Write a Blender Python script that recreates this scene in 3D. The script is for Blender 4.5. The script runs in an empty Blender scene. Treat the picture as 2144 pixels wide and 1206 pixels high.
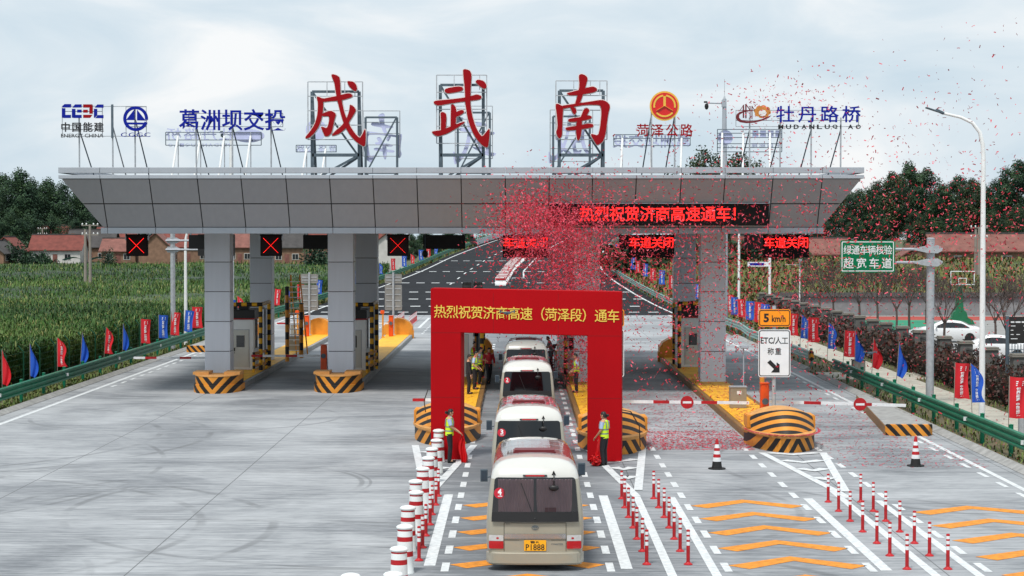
import bpy, bmesh, math, random
import numpy as np
from mathutils import Vector, Matrix, Euler

S = bpy.context.scene
COL = S.collection
R = math.radians

# ------------------------------------------------------------------ camera
CAMZ, FPX = 7.18, 4169.0
PITCH = math.atan((603 - 490) / FPX)
YAW = math.atan((1085 - 1072) / FPX)
cd = bpy.data.cameras.new('camera')
cam = bpy.data.objects.new('camera', cd)
COL.objects.link(cam)
cam.location = (0, 0, CAMZ)
cam.rotation_euler = (math.pi / 2 - PITCH, 0, YAW)
cd.sensor_width = 36.0
cd.lens = FPX * 36.0 / 2144
cd.clip_start = 0.5
cd.clip_end = 6000
S.camera = cam
CAMROT = Euler((math.pi / 2 - PITCH, 0, YAW)).to_matrix()


def ray(px, py):
    return CAMROT @ Vector(((px - 1072) / FPX, -(py - 603) / FPX, -1))


def P(px, py, z=0.0):
    """ground point (at height z) seen at a pixel of the 2144 wide photograph"""
    d = ray(px, py)
    t = (z - CAMZ) / d.z
    return Vector((d.x * t, d.y * t, z))


def Q(px, py, Y):
    """(X, Z) at depth Y"""
    d = ray(px, py)
    t = Y / d.y
    return d.x * t, CAMZ + d.z * t


# ------------------------------------------------------------------ world, sun, exposure
SUN_EL, SUN_AZ = 60.0, 203.0      # azimuth clockwise from +Y: behind the camera, to the left
W = bpy.data.worlds.new('World')
S.world = W
W.use_nodes = True
nt = W.node_tree
nt.nodes.clear()
wo = nt.nodes.new('ShaderNodeOutputWorld')
bg = nt.nodes.new('ShaderNodeBackground')
sky = nt.nodes.new('ShaderNodeTexSky')
sky.sky_type = 'NISHITA'
sky.sun_disc = False
sky.sun_elevation = R(SUN_EL)
sky.sun_rotation = R(SUN_AZ)
sky.dust_density = 2.5
tc = nt.nodes.new('ShaderNodeTexCoord')
mp = nt.nodes.new('ShaderNodeMapping')
mp.inputs['Scale'].default_value = (1.0, 1.0, 2.6)
nz = nt.nodes.new('ShaderNodeTexNoise')
nz.inputs['Scale'].default_value = 9.0
nz.inputs['Detail'].default_value = 7.0
nz.inputs['Roughness'].default_value = 0.55
nz.inputs['Distortion'].default_value = 0.6
nz2 = nt.nodes.new('ShaderNodeTexNoise')
nz2.inputs['Scale'].default_value = 4.2
nz2.inputs['Detail'].default_value = 3.0
addn = nt.nodes.new('ShaderNodeMath'); addn.operation = 'ADD'
mul = nt.nodes.new('ShaderNodeMath'); mul.operation = 'MULTIPLY'; mul.inputs[1].default_value = 0.5
rp = nt.nodes.new('ShaderNodeValToRGB')
rp.color_ramp.elements[0].position = 0.40
rp.color_ramp.elements[0].color = (0.60, 0.72, 0.81, 1)
rp.color_ramp.elements[1].position = 0.62
rp.color_ramp.elements[1].color = (0.93, 0.945, 0.955, 1)
e = rp.color_ramp.elements.new(0.5)
e.color = (0.71, 0.80, 0.865, 1)
sc = nt.nodes.new('ShaderNodeVectorMath'); sc.operation = 'SCALE'; sc.inputs['Scale'].default_value = 10.6
mx = nt.nodes.new('ShaderNodeMix'); mx.data_type = 'RGBA'
mx.inputs['Factor'].default_value = 0.93
L = nt.links.new
L(tc.outputs['Generated'], mp.inputs['Vector'])
L(mp.outputs['Vector'], nz.inputs['Vector'])
L(mp.outputs['Vector'], nz2.inputs['Vector'])
L(nz.outputs['Fac'], addn.inputs[0]); L(nz2.outputs['Fac'], addn.inputs[1])
L(addn.outputs[0], mul.inputs[0]); L(mul.outputs[0], rp.inputs['Fac'])
L(rp.outputs['Color'], sc.inputs[0])
L(sky.outputs['Color'], mx.inputs['A']); L(sc.outputs['Vector'], mx.inputs['B'])
L(mx.outputs['Result'], bg.inputs['Color'])
bg.inputs['Strength'].default_value = 0.1
L(bg.outputs['Background'], wo.inputs['Surface'])

sl = bpy.data.lights.new('sun', 'SUN')
sl.energy = 3.2
sl.angle = R(11)
sl.color = (1.0, 0.96, 0.9)
so = bpy.data.objects.new('sun', sl)
COL.objects.link(so)
az = R(SUN_AZ)
sdir = Vector((math.sin(az) * math.cos(R(SUN_EL)), math.cos(az) * math.cos(R(SUN_EL)), math.sin(R(SUN_EL))))
so.rotation_euler = sdir.to_track_quat('Z', 'Y').to_euler()
so.location = (0, 0, 60)

S.render.engine = 'CYCLES'
S.view_settings.view_transform = 'Standard'
S.view_settings.look = 'None'
S.view_settings.gamma = 1
S.view_settings.exposure = 0.0
S.cycles.max_bounces = 6
S.cycles.transparent_max_bounces = 8
S.cycles.use_denoising = True

random.seed(7)
RNG = np.random.default_rng(7)


# ------------------------------------------------------------------ materials
def lin(r, g, b):
    f = lambda c: (c / 255 / 12.92) if c / 255 <= 0.04045 else ((c / 255 + 0.055) / 1.055) ** 2.4
    return (f(r), f(g), f(b))


MATS = {}


def pm(name, col, rough=0.6, metal=0.0, var=0.12, scale=3.0, bump=0.0, bscale=40.0, coat=0.0, spec=None, stretch=None):
    """plain principled surface with procedural mottling (var) and optional bump"""
    if name in MATS:
        return MATS[name]
    m = bpy.data.materials.new(name)
    m.use_nodes = True
    t = m.node_tree
    b = t.nodes['Principled BSDF']
    b.inputs['Roughness'].default_value = rough
    b.inputs['Metallic'].default_value = metal
    if spec is not None:
        b.inputs['Specular IOR Level'].default_value = spec
    if coat:
        b.inputs['Coat Weight'].default_value = coat
        b.inputs['Coat Roughness'].default_value = 0.05
    c = t.nodes.new('ShaderNodeTexCoord')
    src = c.outputs['Object']
    if stretch:
        mpn = t.nodes.new('ShaderNodeMapping')
        mpn.inputs['Scale'].default_value = stretch
        t.links.new(src, mpn.inputs['Vector'])
        src = mpn.outputs['Vector']
    if var > 0:
        n = t.nodes.new('ShaderNodeTexNoise')
        n.inputs['Scale'].default_value = scale
        n.inputs['Detail'].default_value = 6
        t.links.new(src, n.inputs['Vector'])
        r = t.nodes.new('ShaderNodeValToRGB')
        r.color_ramp.elements[0].position = 0.3
        r.color_ramp.elements[1].position = 0.7
        r.color_ramp.elements[0].color = tuple(max(0, x * (1 - var)) for x in col) + (1,)
        r.color_ramp.elements[1].color = tuple(min(1, x * (1 + var)) for x in col) + (1,)
        t.links.new(n.outputs['Fac'], r.inputs['Fac'])
        t.links.new(r.outputs['Color'], b.inputs['Base Color'])
    else:
        b.inputs['Base Color'].default_value = tuple(col) + (1,)
    if bump:
        n2 = t.nodes.new('ShaderNodeTexNoise')
        n2.inputs['Scale'].default_value = bscale
        n2.inputs['Detail'].default_value = 4
        t.links.new(src, n2.inputs['Vector'])
        bp = t.nodes.new('ShaderNodeBump')
        bp.inputs['Strength'].default_value = bump
        bp.inputs['Distance'].default_value = 0.02
        t.links.new(n2.outputs['Fac'], bp.inputs['Height'])
        t.links.new(bp.outputs['Normal'], b.inputs['Normal'])
    MATS[name] = m
    return m


def emat(name, col, strength, base=(0.02, 0.0, 0.0)):
    m = bpy.data.materials.new(name)
    m.use_nodes = True
    b = m.node_tree.nodes['Principled BSDF']
    b.inputs['Base Color'].default_value = tuple(base) + (1,)
    b.inputs['Emission Color'].default_value = tuple(col) + (1,)
    b.inputs['Emission Strength'].default_value = strength
    MATS[name] = m
    return m


def stripe_mat(name, c0, c1, expr, rough=0.55):
    """two-colour paint; expr(tree, x, y, z sockets) -> socket whose fraction > .5 picks c1"""
    m = bpy.data.materials.new(name)
    m.use_nodes = True
    t = m.node_tree
    b = t.nodes['Principled BSDF']
    b.inputs['Roughness'].default_value = rough
    c = t.nodes.new('ShaderNodeTexCoord')
    sp = t.nodes.new('ShaderNodeSeparateXYZ')
    t.links.new(c.outputs['Object'], sp.inputs[0])

    def M(op, a, bb=None):
        n = t.nodes.new('ShaderNodeMath')
        n.operation = op
        for i, v in enumerate((a, bb)):
            if v is None:
                continue
            if isinstance(v, (int, float)):
                n.inputs[i].default_value = v
            else:
                t.links.new(v, n.inputs[i])
        return n.outputs[0]
    v = expr(M, sp.outputs[0], sp.outputs[1], sp.outputs[2])
    fac = M('GREATER_THAN', M('FRACT', v), 0.5)
    nz_ = t.nodes.new('ShaderNodeTexNoise')
    nz_.inputs['Scale'].default_value = 4
    nz_.inputs['Detail'].default_value = 8
    t.links.new(c.outputs['Object'], nz_.inputs['Vector'])
    mxn = t.nodes.new('ShaderNodeMix'); mxn.data_type = 'RGBA'
    mxn.inputs['A'].default_value = tuple(c0) + (1,)
    mxn.inputs['B'].default_value = tuple(c1) + (1,)
    t.links.new(fac, mxn.inputs['Factor'])
    hs = t.nodes.new('ShaderNodeHueSaturation')
    t.links.new(M('ADD', M('MULTIPLY', nz_.outputs['Fac'], 0.5), 0.75), hs.inputs['Value'])
    t.links.new(mxn.outputs['Result'], hs.inputs['Color'])
    t.links.new(hs.outputs['Color'], b.inputs['Base Color'])
    MATS[name] = m
    return m


# ------------------------------------------------------------------ mesh builder
class MB:
    def __init__(s):
        s.v = []; s.f = []; s.m = []

    def add(s, vs, fs, mi=0):
        o = len(s.v)
        s.v += [tuple(v) for v in vs]
        for i, f in enumerate(fs):
            s.f.append(tuple(o + k for k in f))
            s.m.append(mi[i] if isinstance(mi, (list, tuple)) else mi)
        return s

    def box(s, x0, x1, y0, y1, z0, z1, mi=0):
        vs = [(x0, y0, z0), (x1, y0, z0), (x1, y1, z0), (x0, y1, z0), (x0, y0, z1), (x1, y0, z1), (x1, y1, z1), (x0, y1, z1)]
        return s.add(vs, [(3, 2, 1, 0), (4, 5, 6, 7), (0, 1, 5, 4), (1, 2, 6, 5), (2, 3, 7, 6), (3, 0, 4, 7)], mi)

    def bar(s, p0, p1, w, h, mi=0):
        """rectangular bar between two points"""
        p0, p1 = Vector(p0), Vector(p1)
        d = (p1 - p0)
        l = d.length
        if l < 1e-6:
            return s
        d /= l
        up = Vector((0, 0, 1)) if abs(d.z) < 0.95 else Vector((0, 1, 0))
        a = d.cross(up).normalized() * (w / 2)
        b = a.cross(d).normalized() * (h / 2)
        vs = [p0 - a - b, p0 + a - b, p0 + a + b, p0 - a + b, p1 - a - b, p1 + a - b, p1 + a + b, p1 - a + b]
        return s.add(vs, [(0, 1, 2, 3), (7, 6, 5, 4), (0, 4, 5, 1), (1, 5, 6, 2), (2, 6, 7, 3), (3, 7, 4, 0)], mi)

    def tube(s, pts, r, n=8, mi=0, cap=True):
        pts = [Vector(p) for p in pts]
        rs = r if isinstance(r, (list, tuple)) else [r] * len(pts)
        vs = []; fs = []
        prev = None
        for i, p in enumerate(pts):
            d = (pts[min(i + 1, len(pts) - 1)] - pts[max(i - 1, 0)]).normalized()
            if prev is None:
                up = Vector((0, 0, 1)) if abs(d.z) < 0.9 else Vector((1, 0, 0))
                a = d.cross(up).normalized()
            else:
                a = (prev - d * prev.dot(d)).normalized()
            prev = a
            b = d.cross(a)
            for k in range(n):
                t = 2 * math.pi * k / n
                vs.append(p + (a * math.cos(t) + b * math.sin(t)) * rs[i])
        for i in range(len(pts) - 1):
            for k in range(n):
                fs.append((i * n + k, i * n + (k + 1) % n, (i + 1) * n + (k + 1) % n, (i + 1) * n + k))
        if cap:
            fs.append(tuple(range(n - 1, -1, -1)))
            fs.append(tuple(range((len(pts) - 1) * n, len(pts) * n)))
        return s.add(vs, fs, mi)

    def lathe(s, prof, n=16, o=(0, 0, 0), mi=0):
        """prof [(r, z)], mi one index or one per segment"""
        vs = []; fs = []; ms = []
        for (r, z) in prof:
            for k in range(n):
                t = 2 * math.pi * k / n
                vs.append((o[0] + r * math.cos(t), o[1] + r * math.sin(t), o[2] + z))
        for i in range(len(prof) - 1):
            for k in range(n):
                fs.append((i * n + k, i * n + (k + 1) % n, (i + 1) * n + (k + 1) % n, (i + 1) * n + k))
                ms.append(mi[i] if isinstance(mi, (list, tuple)) else mi)
        fs.append(tuple(range(n - 1, -1, -1))); ms.append(ms[0])
        fs.append(tuple(range((len(prof) - 1) * n, len(prof) * n))); ms.append(ms[-2])
        return s.add(vs, fs, ms)

    def prism(s, pts, d0, d1, plane='xz', mi=0, ms=None, mb=None):
        """outline pts in plane xz (depth y d0..d1, front at d0) or xy (depth z)"""
        n = len(pts)
        if plane == 'xz':
            vs = [(x, d0, z) for x, z in pts] + [(x, d1, z) for x, z in pts]
        elif plane == 'xy':
            vs = [(x, y, d0) for x, y in pts] + [(x, y, d1) for x, y in pts]
        else:
            vs = [(d0, y, z) for y, z in pts] + [(d1, y, z) for y, z in pts]
        fs = [tuple(range(n)), tuple(range(2 * n - 1, n - 1, -1))]
        mm = [mi, mi if mb is None else mb]
        for k in range(n):
            fs.append((k, (k + 1) % n, n + (k + 1) % n, n + k))
            mm.append(mi if ms is None else ms)
        return s.add(vs, fs, mm)

    def grid(s, fn, nu, nv, mi=0):
        vs = [fn(i / nu, j / nv) for j in range(nv + 1) for i in range(nu + 1)]
        fs = [(j * (nu + 1) + i, j * (nu + 1) + i + 1, (j + 1) * (nu + 1) + i + 1, (j + 1) * (nu + 1) + i) for j in range(nv) for i in range(nu)]
        return s.add(vs, fs, mi)

    def ball(s, c, r, n=10, m=6, mi=0, sq=(1, 1, 1)):
        def fn(u, v):
            a, b = u * 2 * math.pi, (v - 0.5) * math.pi
            return (c[0] + r * sq[0] * math.cos(a) * math.cos(b), c[1] + r * sq[1] * math.sin(a) * math.cos(b), c[2] + r * sq[2] * math.sin(b))
        return s.grid(fn, n, m, mi)

    def build(s, name, mats, parent=None, loc=(0, 0, 0), rotz=0.0, smooth=None, bevel=0.0, seg=2, fix=True, weld=False):
        me = bpy.data.meshes.new(name)
        me.from_pydata(s.v, [], s.f)
        if not isinstance(mats, (list, tuple)):
            mats = [mats]
        for m in mats:
            me.materials.append(m)
        me.polygons.foreach_set('material_index', s.m)
        if fix or bevel or weld:
            bm = bmesh.new()
            bm.from_mesh(me)
            if weld:
                bmesh.ops.remove_doubles(bm, verts=bm.verts, dist=1e-4)
            if fix:
                bmesh.ops.recalc_face_normals(bm, faces=bm.faces)
            if bevel:
                es = [e for e in bm.edges if len(e.link_faces) == 2 and e.calc_face_angle(0) > 0.5]
                bmesh.ops.bevel(bm, geom=es, offset=bevel, segments=seg, affect='EDGES', clamp_overlap=True)
            bm.to_mesh(me)
            bm.free()
        if smooth:
            me.polygons.foreach_set('use_smooth', [True] * len(me.polygons))
            me.set_sharp_from_angle(angle=R(smooth))
        me.update()
        o = bpy.data.objects.new(name, me)
        COL.objects.link(o)
        o.location = loc
        o.rotation_euler = (0, 0, rotz)
        if parent is not None:
            o.parent = parent
        return o


def tag(o, label, cat, group=None):
    o['label'] = label
    o['category'] = cat
    if group:
        o['group'] = group
    return o


def thing(name, label, cat, loc=(0, 0, 0), rotz=0.0, group=None):
    o = bpy.data.objects.new(name, None)
    COL.objects.link(o)
    o.location = loc
    o.rotation_euler = (0, 0, rotz)
    o.empty_display_size = 0.2
    return tag(o, label, cat, group)


def struct(o):
    o['kind'] = 'structure'
    return o


def stuff(o):
    o['kind'] = 'stuff'
    return o


def dup(o, loc=None, rotz=None, label=None, group=None, parent=None, scale=None):
    c = o.copy()
    COL.objects.link(c)
    c.parent = parent
    if loc is not None:
        c.location = loc
    if rotz is not None:
        c.rotation_euler = (0, 0, rotz)
    if scale is not None:
        c.scale = scale
    if label:
        c['label'] = label
    if group:
        c['group'] = group
    for ch in list(o.children):
        dup(ch, parent=c)
    return c


# text: outlines of characters as meshes
FONTC = bpy.data.curves.new('lettering', 'FONT')
FONTO = bpy.data.objects.new('lettering', FONTC)
COL.objects.link(FONTO)
TCACHE = {}


def text_data(body, offset=0.0, extrude=0.0, res=2):
    """(verts n x 3, faces) of a line of text with em height 1, x from 0"""
    key = (body, offset, extrude, res)
    if key not in TCACHE:
        FONTC.body = body
        FONTC.offset = offset
        FONTC.extrude = extrude
        FONTC.resolution_u = res
        bpy.context.view_layer.update()
        dg = bpy.context.evaluated_depsgraph_get()
        me = bpy.data.meshes.new_from_object(FONTO.evaluated_get(dg))
        vs = np.array([v.co[:] for v in me.vertices]).reshape(-1, 3)
        fs = [tuple(p.vertices) for p in me.polygons]
        bpy.data.meshes.remove(me)
        TCACHE[key] = (vs, fs)
    return TCACHE[key]


def text_to(mb, body, x0, x1, z0, z1, y, offset=0.02, depth=0.0, mi=0, res=2, mirror=False, front=-1):
    """text filling the box x0..x1, z0..z1 standing in the plane y (facing -y)"""
    vs, fs = text_data(body, offset, 0.05 if depth else 0.0, res)
    mn, mxv = vs.min(0), vs.max(0)
    sx = (x1 - x0) / (mxv[0] - mn[0]); sz = (z1 - z0) / (mxv[1] - mn[1])
    X = x0 + (vs[:, 0] - mn[0]) * sx
    if mirror:
        X = x0 + x1 - X
    Z = z0 + (vs[:, 1] - mn[1]) * sz
    Y = y - (vs[:, 2] / 0.05 * depth / 2 if depth else 0.0)
    Y = np.broadcast_to(Y, X.shape)
    mb.add(list(zip(X.tolist(), Y.tolist(), Z.tolist())), fs, mi)
    return mb


def spaced(mb, chars, x0, x1, z0, z1, y, w, offset=0.012, depth=0.0, mi=0, res=2, mirror=False):
    """characters of width w spread evenly from x0 to x1, each laid in its own em square"""
    n = len(chars)
    st = (x1 - x0 - w) / (n - 1) if n > 1 else 0
    for i, c in enumerate(chars):
        vs, fs = text_data(c, offset, 0.05 if depth else 0.0, res)
        a = x0 + i * st
        if mirror:
            a = x1 - w - i * st
        ex = (vs[:, 0] - 0.5) * 1.06 + 0.5
        ex = (1 - ex) if mirror else ex
        X = a + ex * w
        Z = z0 + ((vs[:, 1] + 0.12 - 0.5) * 1.06 + 0.5) * (z1 - z0)
        Y = y - (vs[:, 2] / 0.05 * depth / 2 if depth else vs[:, 2] * 0)
        mb.add(list(zip(X.tolist(), Y.tolist(), Z.tolist())), fs, mi)
    return mb


def offset_outline(pts, d):
    """push an outline outward by d"""
    n = len(pts)
    area = sum(pts[i][0] * pts[(i + 1) % n][1] - pts[(i + 1) % n][0] * pts[i][1] for i in range(n))
    sgn = 1 if area > 0 else -1
    out = []
    for i in range(n):
        a, b, c = Vector(pts[i - 1]), Vector(pts[i]), Vector(pts[(i + 1) % n])
        n1 = (b - a).normalized(); n2 = (c - b).normalized()
        nn = Vector((n1.y + n2.y, -(n1.x + n2.x)))
        if nn.length < 0.2:
            nn = Vector((n1.y, -n1.x))
        nn.normalize()
        out.append((b.x + sgn * nn.x * d, b.y + sgn * nn.y * d))
    return out


def smooth_outline(pts, it=1):
    for _ in range(it):
        q = []
        n = len(pts)
        for i in range(n):
            a, b = pts[i], pts[(i + 1) % n]
            q.append((a[0] * .8 + b[0] * .2, a[1] * .8 + b[1] * .2))
            q.append((a[0] * .2 + b[0] * .8, a[1] * .2 + b[1] * .8))
        pts = q
    return pts


# ------------------------------------------------------------------ shared surfaces
M_GREY = None
M_TRIM = pm('aluminium_trim', lin(164, 170, 178), 0.4, 0.1, 0.05, 1.5)
M_DARK = pm('dark_joint', lin(52, 50, 50), 0.8, 0, 0.1)
M_FASCIA = None


def panel_mat(name, c, rough, dv=0.05):
    """cladding: every panel a slightly different tone, faint rain streaks down the face"""
    m = bpy.data.materials.new(name); m.use_nodes = True
    t = m.node_tree; b = t.nodes['Principled BSDF']; b.inputs['Roughness'].default_value = rough
    lk = t.links.new
    g = t.nodes.new('ShaderNodeNewGeometry'); tc_ = t.nodes.new('ShaderNodeTexCoord'); mp_ = t.nodes.new('ShaderNodeMapping')
    mp_.inputs['Scale'].default_value = (3.0, 3.0, .25)
    n = t.nodes.new('ShaderNodeTexNoise'); n.inputs['Scale'].default_value = 1.6; n.inputs['Detail'].default_value = 6
    lk(tc_.outputs['Object'], mp_.inputs['Vector']); lk(mp_.outputs['Vector'], n.inputs['Vector'])
    def M(op, x, y):
        q = t.nodes.new('ShaderNodeMath'); q.operation = op
        for i, v in enumerate((x, y)):
            if isinstance(v, (int, float)): q.inputs[i].default_value = v
            else: lk(v, q.inputs[i])
        return q.outputs[0]
    v = M('ADD', M('MULTIPLY', g.outputs['Random Per Island'], dv * 2), M('MULTIPLY', n.outputs['Fac'], .16))
    hs = t.nodes.new('ShaderNodeHueSaturation'); hs.inputs['Color'].default_value = tuple(c) + (1,)
    lk(M('ADD', v, 1 - dv - .08), hs.inputs['Value'])
    lk(hs.outputs['Color'], b.inputs['Base Color'])
    bp = t.nodes.new('ShaderNodeBump'); bp.inputs['Strength'].default_value = .03
    lk(n.outputs['Fac'], bp.inputs['Height']); lk(bp.outputs['Normal'], b.inputs['Normal'])
    return m


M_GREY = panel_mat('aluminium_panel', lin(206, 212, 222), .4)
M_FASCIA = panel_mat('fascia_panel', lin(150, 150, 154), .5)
M_STEEL = pm('galvanised_steel', lin(172, 177, 182), 0.45, 0.25, 0.15, 6)
M_STEELD = pm('dark_painted_steel', lin(84, 98, 108), 0.5, 0.2, 0.15, 5)
M_WHITE = pm('white_paint', lin(226, 228, 228), 0.4, 0, 0.05, 4)
M_BLACK = pm('black_plastic', lin(20, 20, 22), 0.5, 0, 0.15, 5)
M_BLACKY = pm('black_paint', lin(28, 26, 25), 0.55, 0, 0.2, 5)
M_RED = pm('red_paint', lin(172, 14, 24), 0.5, 0, 0.22, 5)
M_REFW = pm('white_reflective', lin(222, 224, 226), 0.45, 0, 0.1, 5)
M_YEL = pm('yellow_paint', lin(232, 172, 24), 0.5, 0, 0.15, 4)
M_ORG = pm('orange_paint', lin(226, 82, 18), 0.45, 0, 0.12, 3)
M_ORGY = pm('amber_paint', lin(214, 140, 44), 0.55, 0, 0.18, 2)
M_BLUE = pm('blue_letter_paint', lin(12, 30, 142), 0.5, 0, 0.06, 3, spec=.15)
M_PALE = pm('pale_lavender_sheet', lin(196, 202, 236), 0.6, 0, 0.05, 3)
M_GREENR = pm('green_rail_paint', lin(8, 108, 78), 0.45, 0, 0.2, 2.5, spec=.3)
M_FENCEG = pm('dark_green_wire', lin(24, 74, 54), 0.6, 0, 0.2, 2.5, spec=.2)
M_LEDR = emat('red_led', (1.0, 0.012, 0.010), 3.0)
M_LEDG = emat('green_led', (0.1, 1.0, 0.35), 1.0, (0, 0.02, 0))
M_SCREEN = pm('led_screen_black', lin(15, 12, 13), 0.7, 0, 0.2, 60, spec=.15)
M_GLASSD = pm('dark_glass', lin(18, 22, 26), 0.06, 0, 0.1, 2, spec=0.8)
M_CONC = pm('kerb_concrete', lin(150, 150, 148), 0.85, 0, 0.22, 3, bump=0.2, bscale=25)
M_RUB = pm('black_rubber', lin(24, 24, 25), 0.75, 0, 0.2, 8)
# ================================================================== terrain, roads, markings
def interp(tab, d):
    if d <= tab[0][0]:
        return tab[0][1]
    for (a, x), (b, y) in zip(tab, tab[1:]):
        if d <= b:
            t = (d - a) / (b - a)
            return x + (y - x) * t
    return tab[-1][1]


TL = [(131, -20.0), (160, -19.8), (181, -19.2), (200, -17.6), (220, -15.6), (240, -14.0), (260, -12.5), (280, -11.4), (300, -10.4), (325, -8.7), (350, -6.7), (375, -4.7), (400, -2.4), (440, 2.0), (480, 7.0)]
TR = [(107, 15.2), (140, 14.8), (160, 14.5), (181, 14.0), (200, 12.7), (220, 11.9), (240, 11.2), (260, 11.0), (280, 11.4), (300, 12.4), (325, 13.8), (350, 15.5), (375, 18.0), (400, 20.6), (440, 25.5), (480, 31.0)]


def smooth_tab(tab, d):
    return (interp(tab, d - 9) + interp(tab, d - 3) + interp(tab, d + 3) + interp(tab, d + 9)) / 4


def XL(d): return smooth_tab(TL, d)
def XR(d): return smooth_tab(TR, d)


def zr(d):
    if d < 172: return 0.0
    if d < 192: return 0.03 * (d - 172) ** 2 / 40
    return 0.03 * (d - 182)


# ---- ground
M_EARTH = pm('field_earth', lin(78, 82, 50), 0.95, 0, 0.4, 0.35, bump=0.4, bscale=3)
MB().grid(lambda u, v: (-1500 + 3000 * u, -60 + 2600 * v, -0.06), 6, 6).build('ground', M_EARTH)
struct(bpy.data.objects['ground'])


def concrete_mat():
    m = bpy.data.materials.new('brushed_concrete')
    m.use_nodes = True
    t = m.node_tree
    b = t.nodes['Principled BSDF']
    lk = t.links.new
    c = t.nodes.new('ShaderNodeTexCoord')
    sp = t.nodes.new('ShaderNodeSeparateXYZ')
    lk(c.outputs['Object'], sp.inputs[0])
    X, Y = sp.outputs[0], sp.outputs[1]

    def M(op, a, bb=None, cc=None):
        n = t.nodes.new('ShaderNodeMath'); n.operation = op
        for i, v in enumerate((a, bb, cc)):
            if v is None: continue
            if isinstance(v, (int, float)): n.inputs[i].default_value = v
            else: lk(v, n.inputs[i])
        return n.outputs[0]

    def noise(scale3, detail=6, rough=0.55, dist=0.0, off=(0, 0, 0)):
        mpn = t.nodes.new('ShaderNodeMapping')
        mpn.inputs['Scale'].default_value = scale3
        mpn.inputs['Location'].default_value = off
        lk(c.outputs['Object'], mpn.inputs['Vector'])
        n = t.nodes.new('ShaderNodeTexNoise')
        n.inputs['Scale'].default_value = 1
        n.inputs['Detail'].default_value = detail
        n.inputs['Roughness'].default_value = rough
        n.inputs['Distortion'].default_value = dist
        lk(mpn.outputs['Vector'], n.inputs['Vector'])
        return n.outputs['Fac']

    def sstep(v, lo, hi):
        n = t.nodes.new('ShaderNodeMapRange')
        n.interpolation_type = 'SMOOTHSTEP'
        lk(v, n.inputs['Value'])
        n.inputs['From Min'].default_value = lo; n.inputs['From Max'].default_value = hi
        return n.outputs['Result']
    streak = noise((0.42, 2.9, 1), 8, 0.66, 0.5)
    fine = noise((2.2, 12, 1), 6, 0.65)
    blot = noise((0.12, 0.16, 1), 7, 0.62, 0.8, (3, 9, 0))
    groove = noise((0.38, 5.2, 1), 9, 0.74, 0.2, (1, 4, 0))
    v = M('ADD', M('MULTIPLY', sstep(streak, 0.32, 0.66), 0.14), M('MULTIPLY', sstep(blot, 0.33, 0.64), 0.30))
    v = M('ADD', v, M('ADD', M('MULTIPLY', sstep(groove, 0.36, 0.64), 0.22), M('MULTIPLY', sstep(fine, 0.3, 0.7), 0.20)))
    # patchy darkening along lane middles, plus a wide darker band round the bus lane
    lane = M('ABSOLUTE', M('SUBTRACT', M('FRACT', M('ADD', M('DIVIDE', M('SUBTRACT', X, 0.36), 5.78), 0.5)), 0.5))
    lane_dark = M('MULTIPLY', M('SUBTRACT', 1.0, sstep(lane, 0.12, 0.36)), sstep(noise((0.25, 0.05, 1), 4, 0.5, 0, (2, 2, 0)), 0.35, 0.7))
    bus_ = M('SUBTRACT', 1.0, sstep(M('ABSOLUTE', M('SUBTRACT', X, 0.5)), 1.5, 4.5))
    v = M('SUBTRACT', v, M('ADD', M('MULTIPLY', lane_dark, 0.14), M('MULTIPLY', bus_, 0.26)))
    # pour joints: lengthwise every 5.8 m, crosswise every 25 m
    jx = M('ABSOLUTE', M('SUBTRACT', M('FRACT', M('ADD', M('DIVIDE', M('ADD', X, 2.5), 5.78), 0.5)), 0.5))
    jy = M('ABSOLUTE', M('SUBTRACT', M('FRACT', M('ADD', M('DIVIDE', M('SUBTRACT', Y, 59.9), 24.0), 0.5)), 0.5))
    jx = M('LESS_THAN', jx, 0.0026)
    jy = M('LESS_THAN', jy, 0.0012)
    jy2 = M('ABSOLUTE', M('SUBTRACT', M('FRACT', M('DIVIDE', Y, 4.8)), 0.5))
    jy2 = M('MULTIPLY', M('LESS_THAN', jy2, 0.006), 0.22)
    joint = M('MAXIMUM', M('MAXIMUM', M('MULTIPLY', jx, 0.8), M('MULTIPLY', jy, 0.8)), jy2)
    # curved tyre marks
    tyre = None
    wob = noise((0.3, 0.3, 1), 4, 0.6, 0, (7, 1, 0))
    for (cx, cy, r, w) in ((-4, 52, 9.5, 0.12), (-2.2, 52, 9.5, 0.12), (-17, 48, 11, 0.14), (-18.8, 48, 11, 0.14), (-24, 70, 13, 0.13), (-25.8, 70, 13, 0.13), (-13, 78, 6, 0.11), (22, 62, 14, 0.12), (20.2, 62, 14, 0.12), (-8, 33, 17, 0.15), (-9.8, 33, 17, 0.15), (12, 36, 15, 0.12), (6, 44, 21, 0.12), (-10, 57, 5.5, .09), (-10, 57, 5.75, .05), (-16, 41, 7, .1), (-30, 60, 19, .1), (-12, 20, 27, .1)):
        dx = M('SUBTRACT', X, cx); dy = M('SUBTRACT', Y, cy)
        dd = M('SQRT', M('ADD', M('MULTIPLY', dx, dx), M('MULTIPLY', dy, dy)))
        k = M('ABSOLUTE', M('SUBTRACT', dd, r))
        k = M('SUBTRACT', 1.0, sstep(k, w * 0.4, w * 1.3))
        tyre = k if tyre is None else M('MAXIMUM', tyre, k)
    tyre = M('MULTIPLY', tyre, sstep(wob, 0.42, 0.62))
    rp = t.nodes.new('ShaderNodeValToRGB')
    rp.color_ramp.elements[0].position = 0.12; rp.color_ramp.elements[0].color = lin(108, 112, 117) + (1,)
    rp.color_ramp.elements[1].position = 0.85; rp.color_ramp.elements[1].color = lin(186, 189, 192) + (1,)
    lk(v, rp.inputs['Fac'])
    mxn = t.nodes.new('ShaderNodeMix'); mxn.data_type = 'RGBA'
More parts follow.
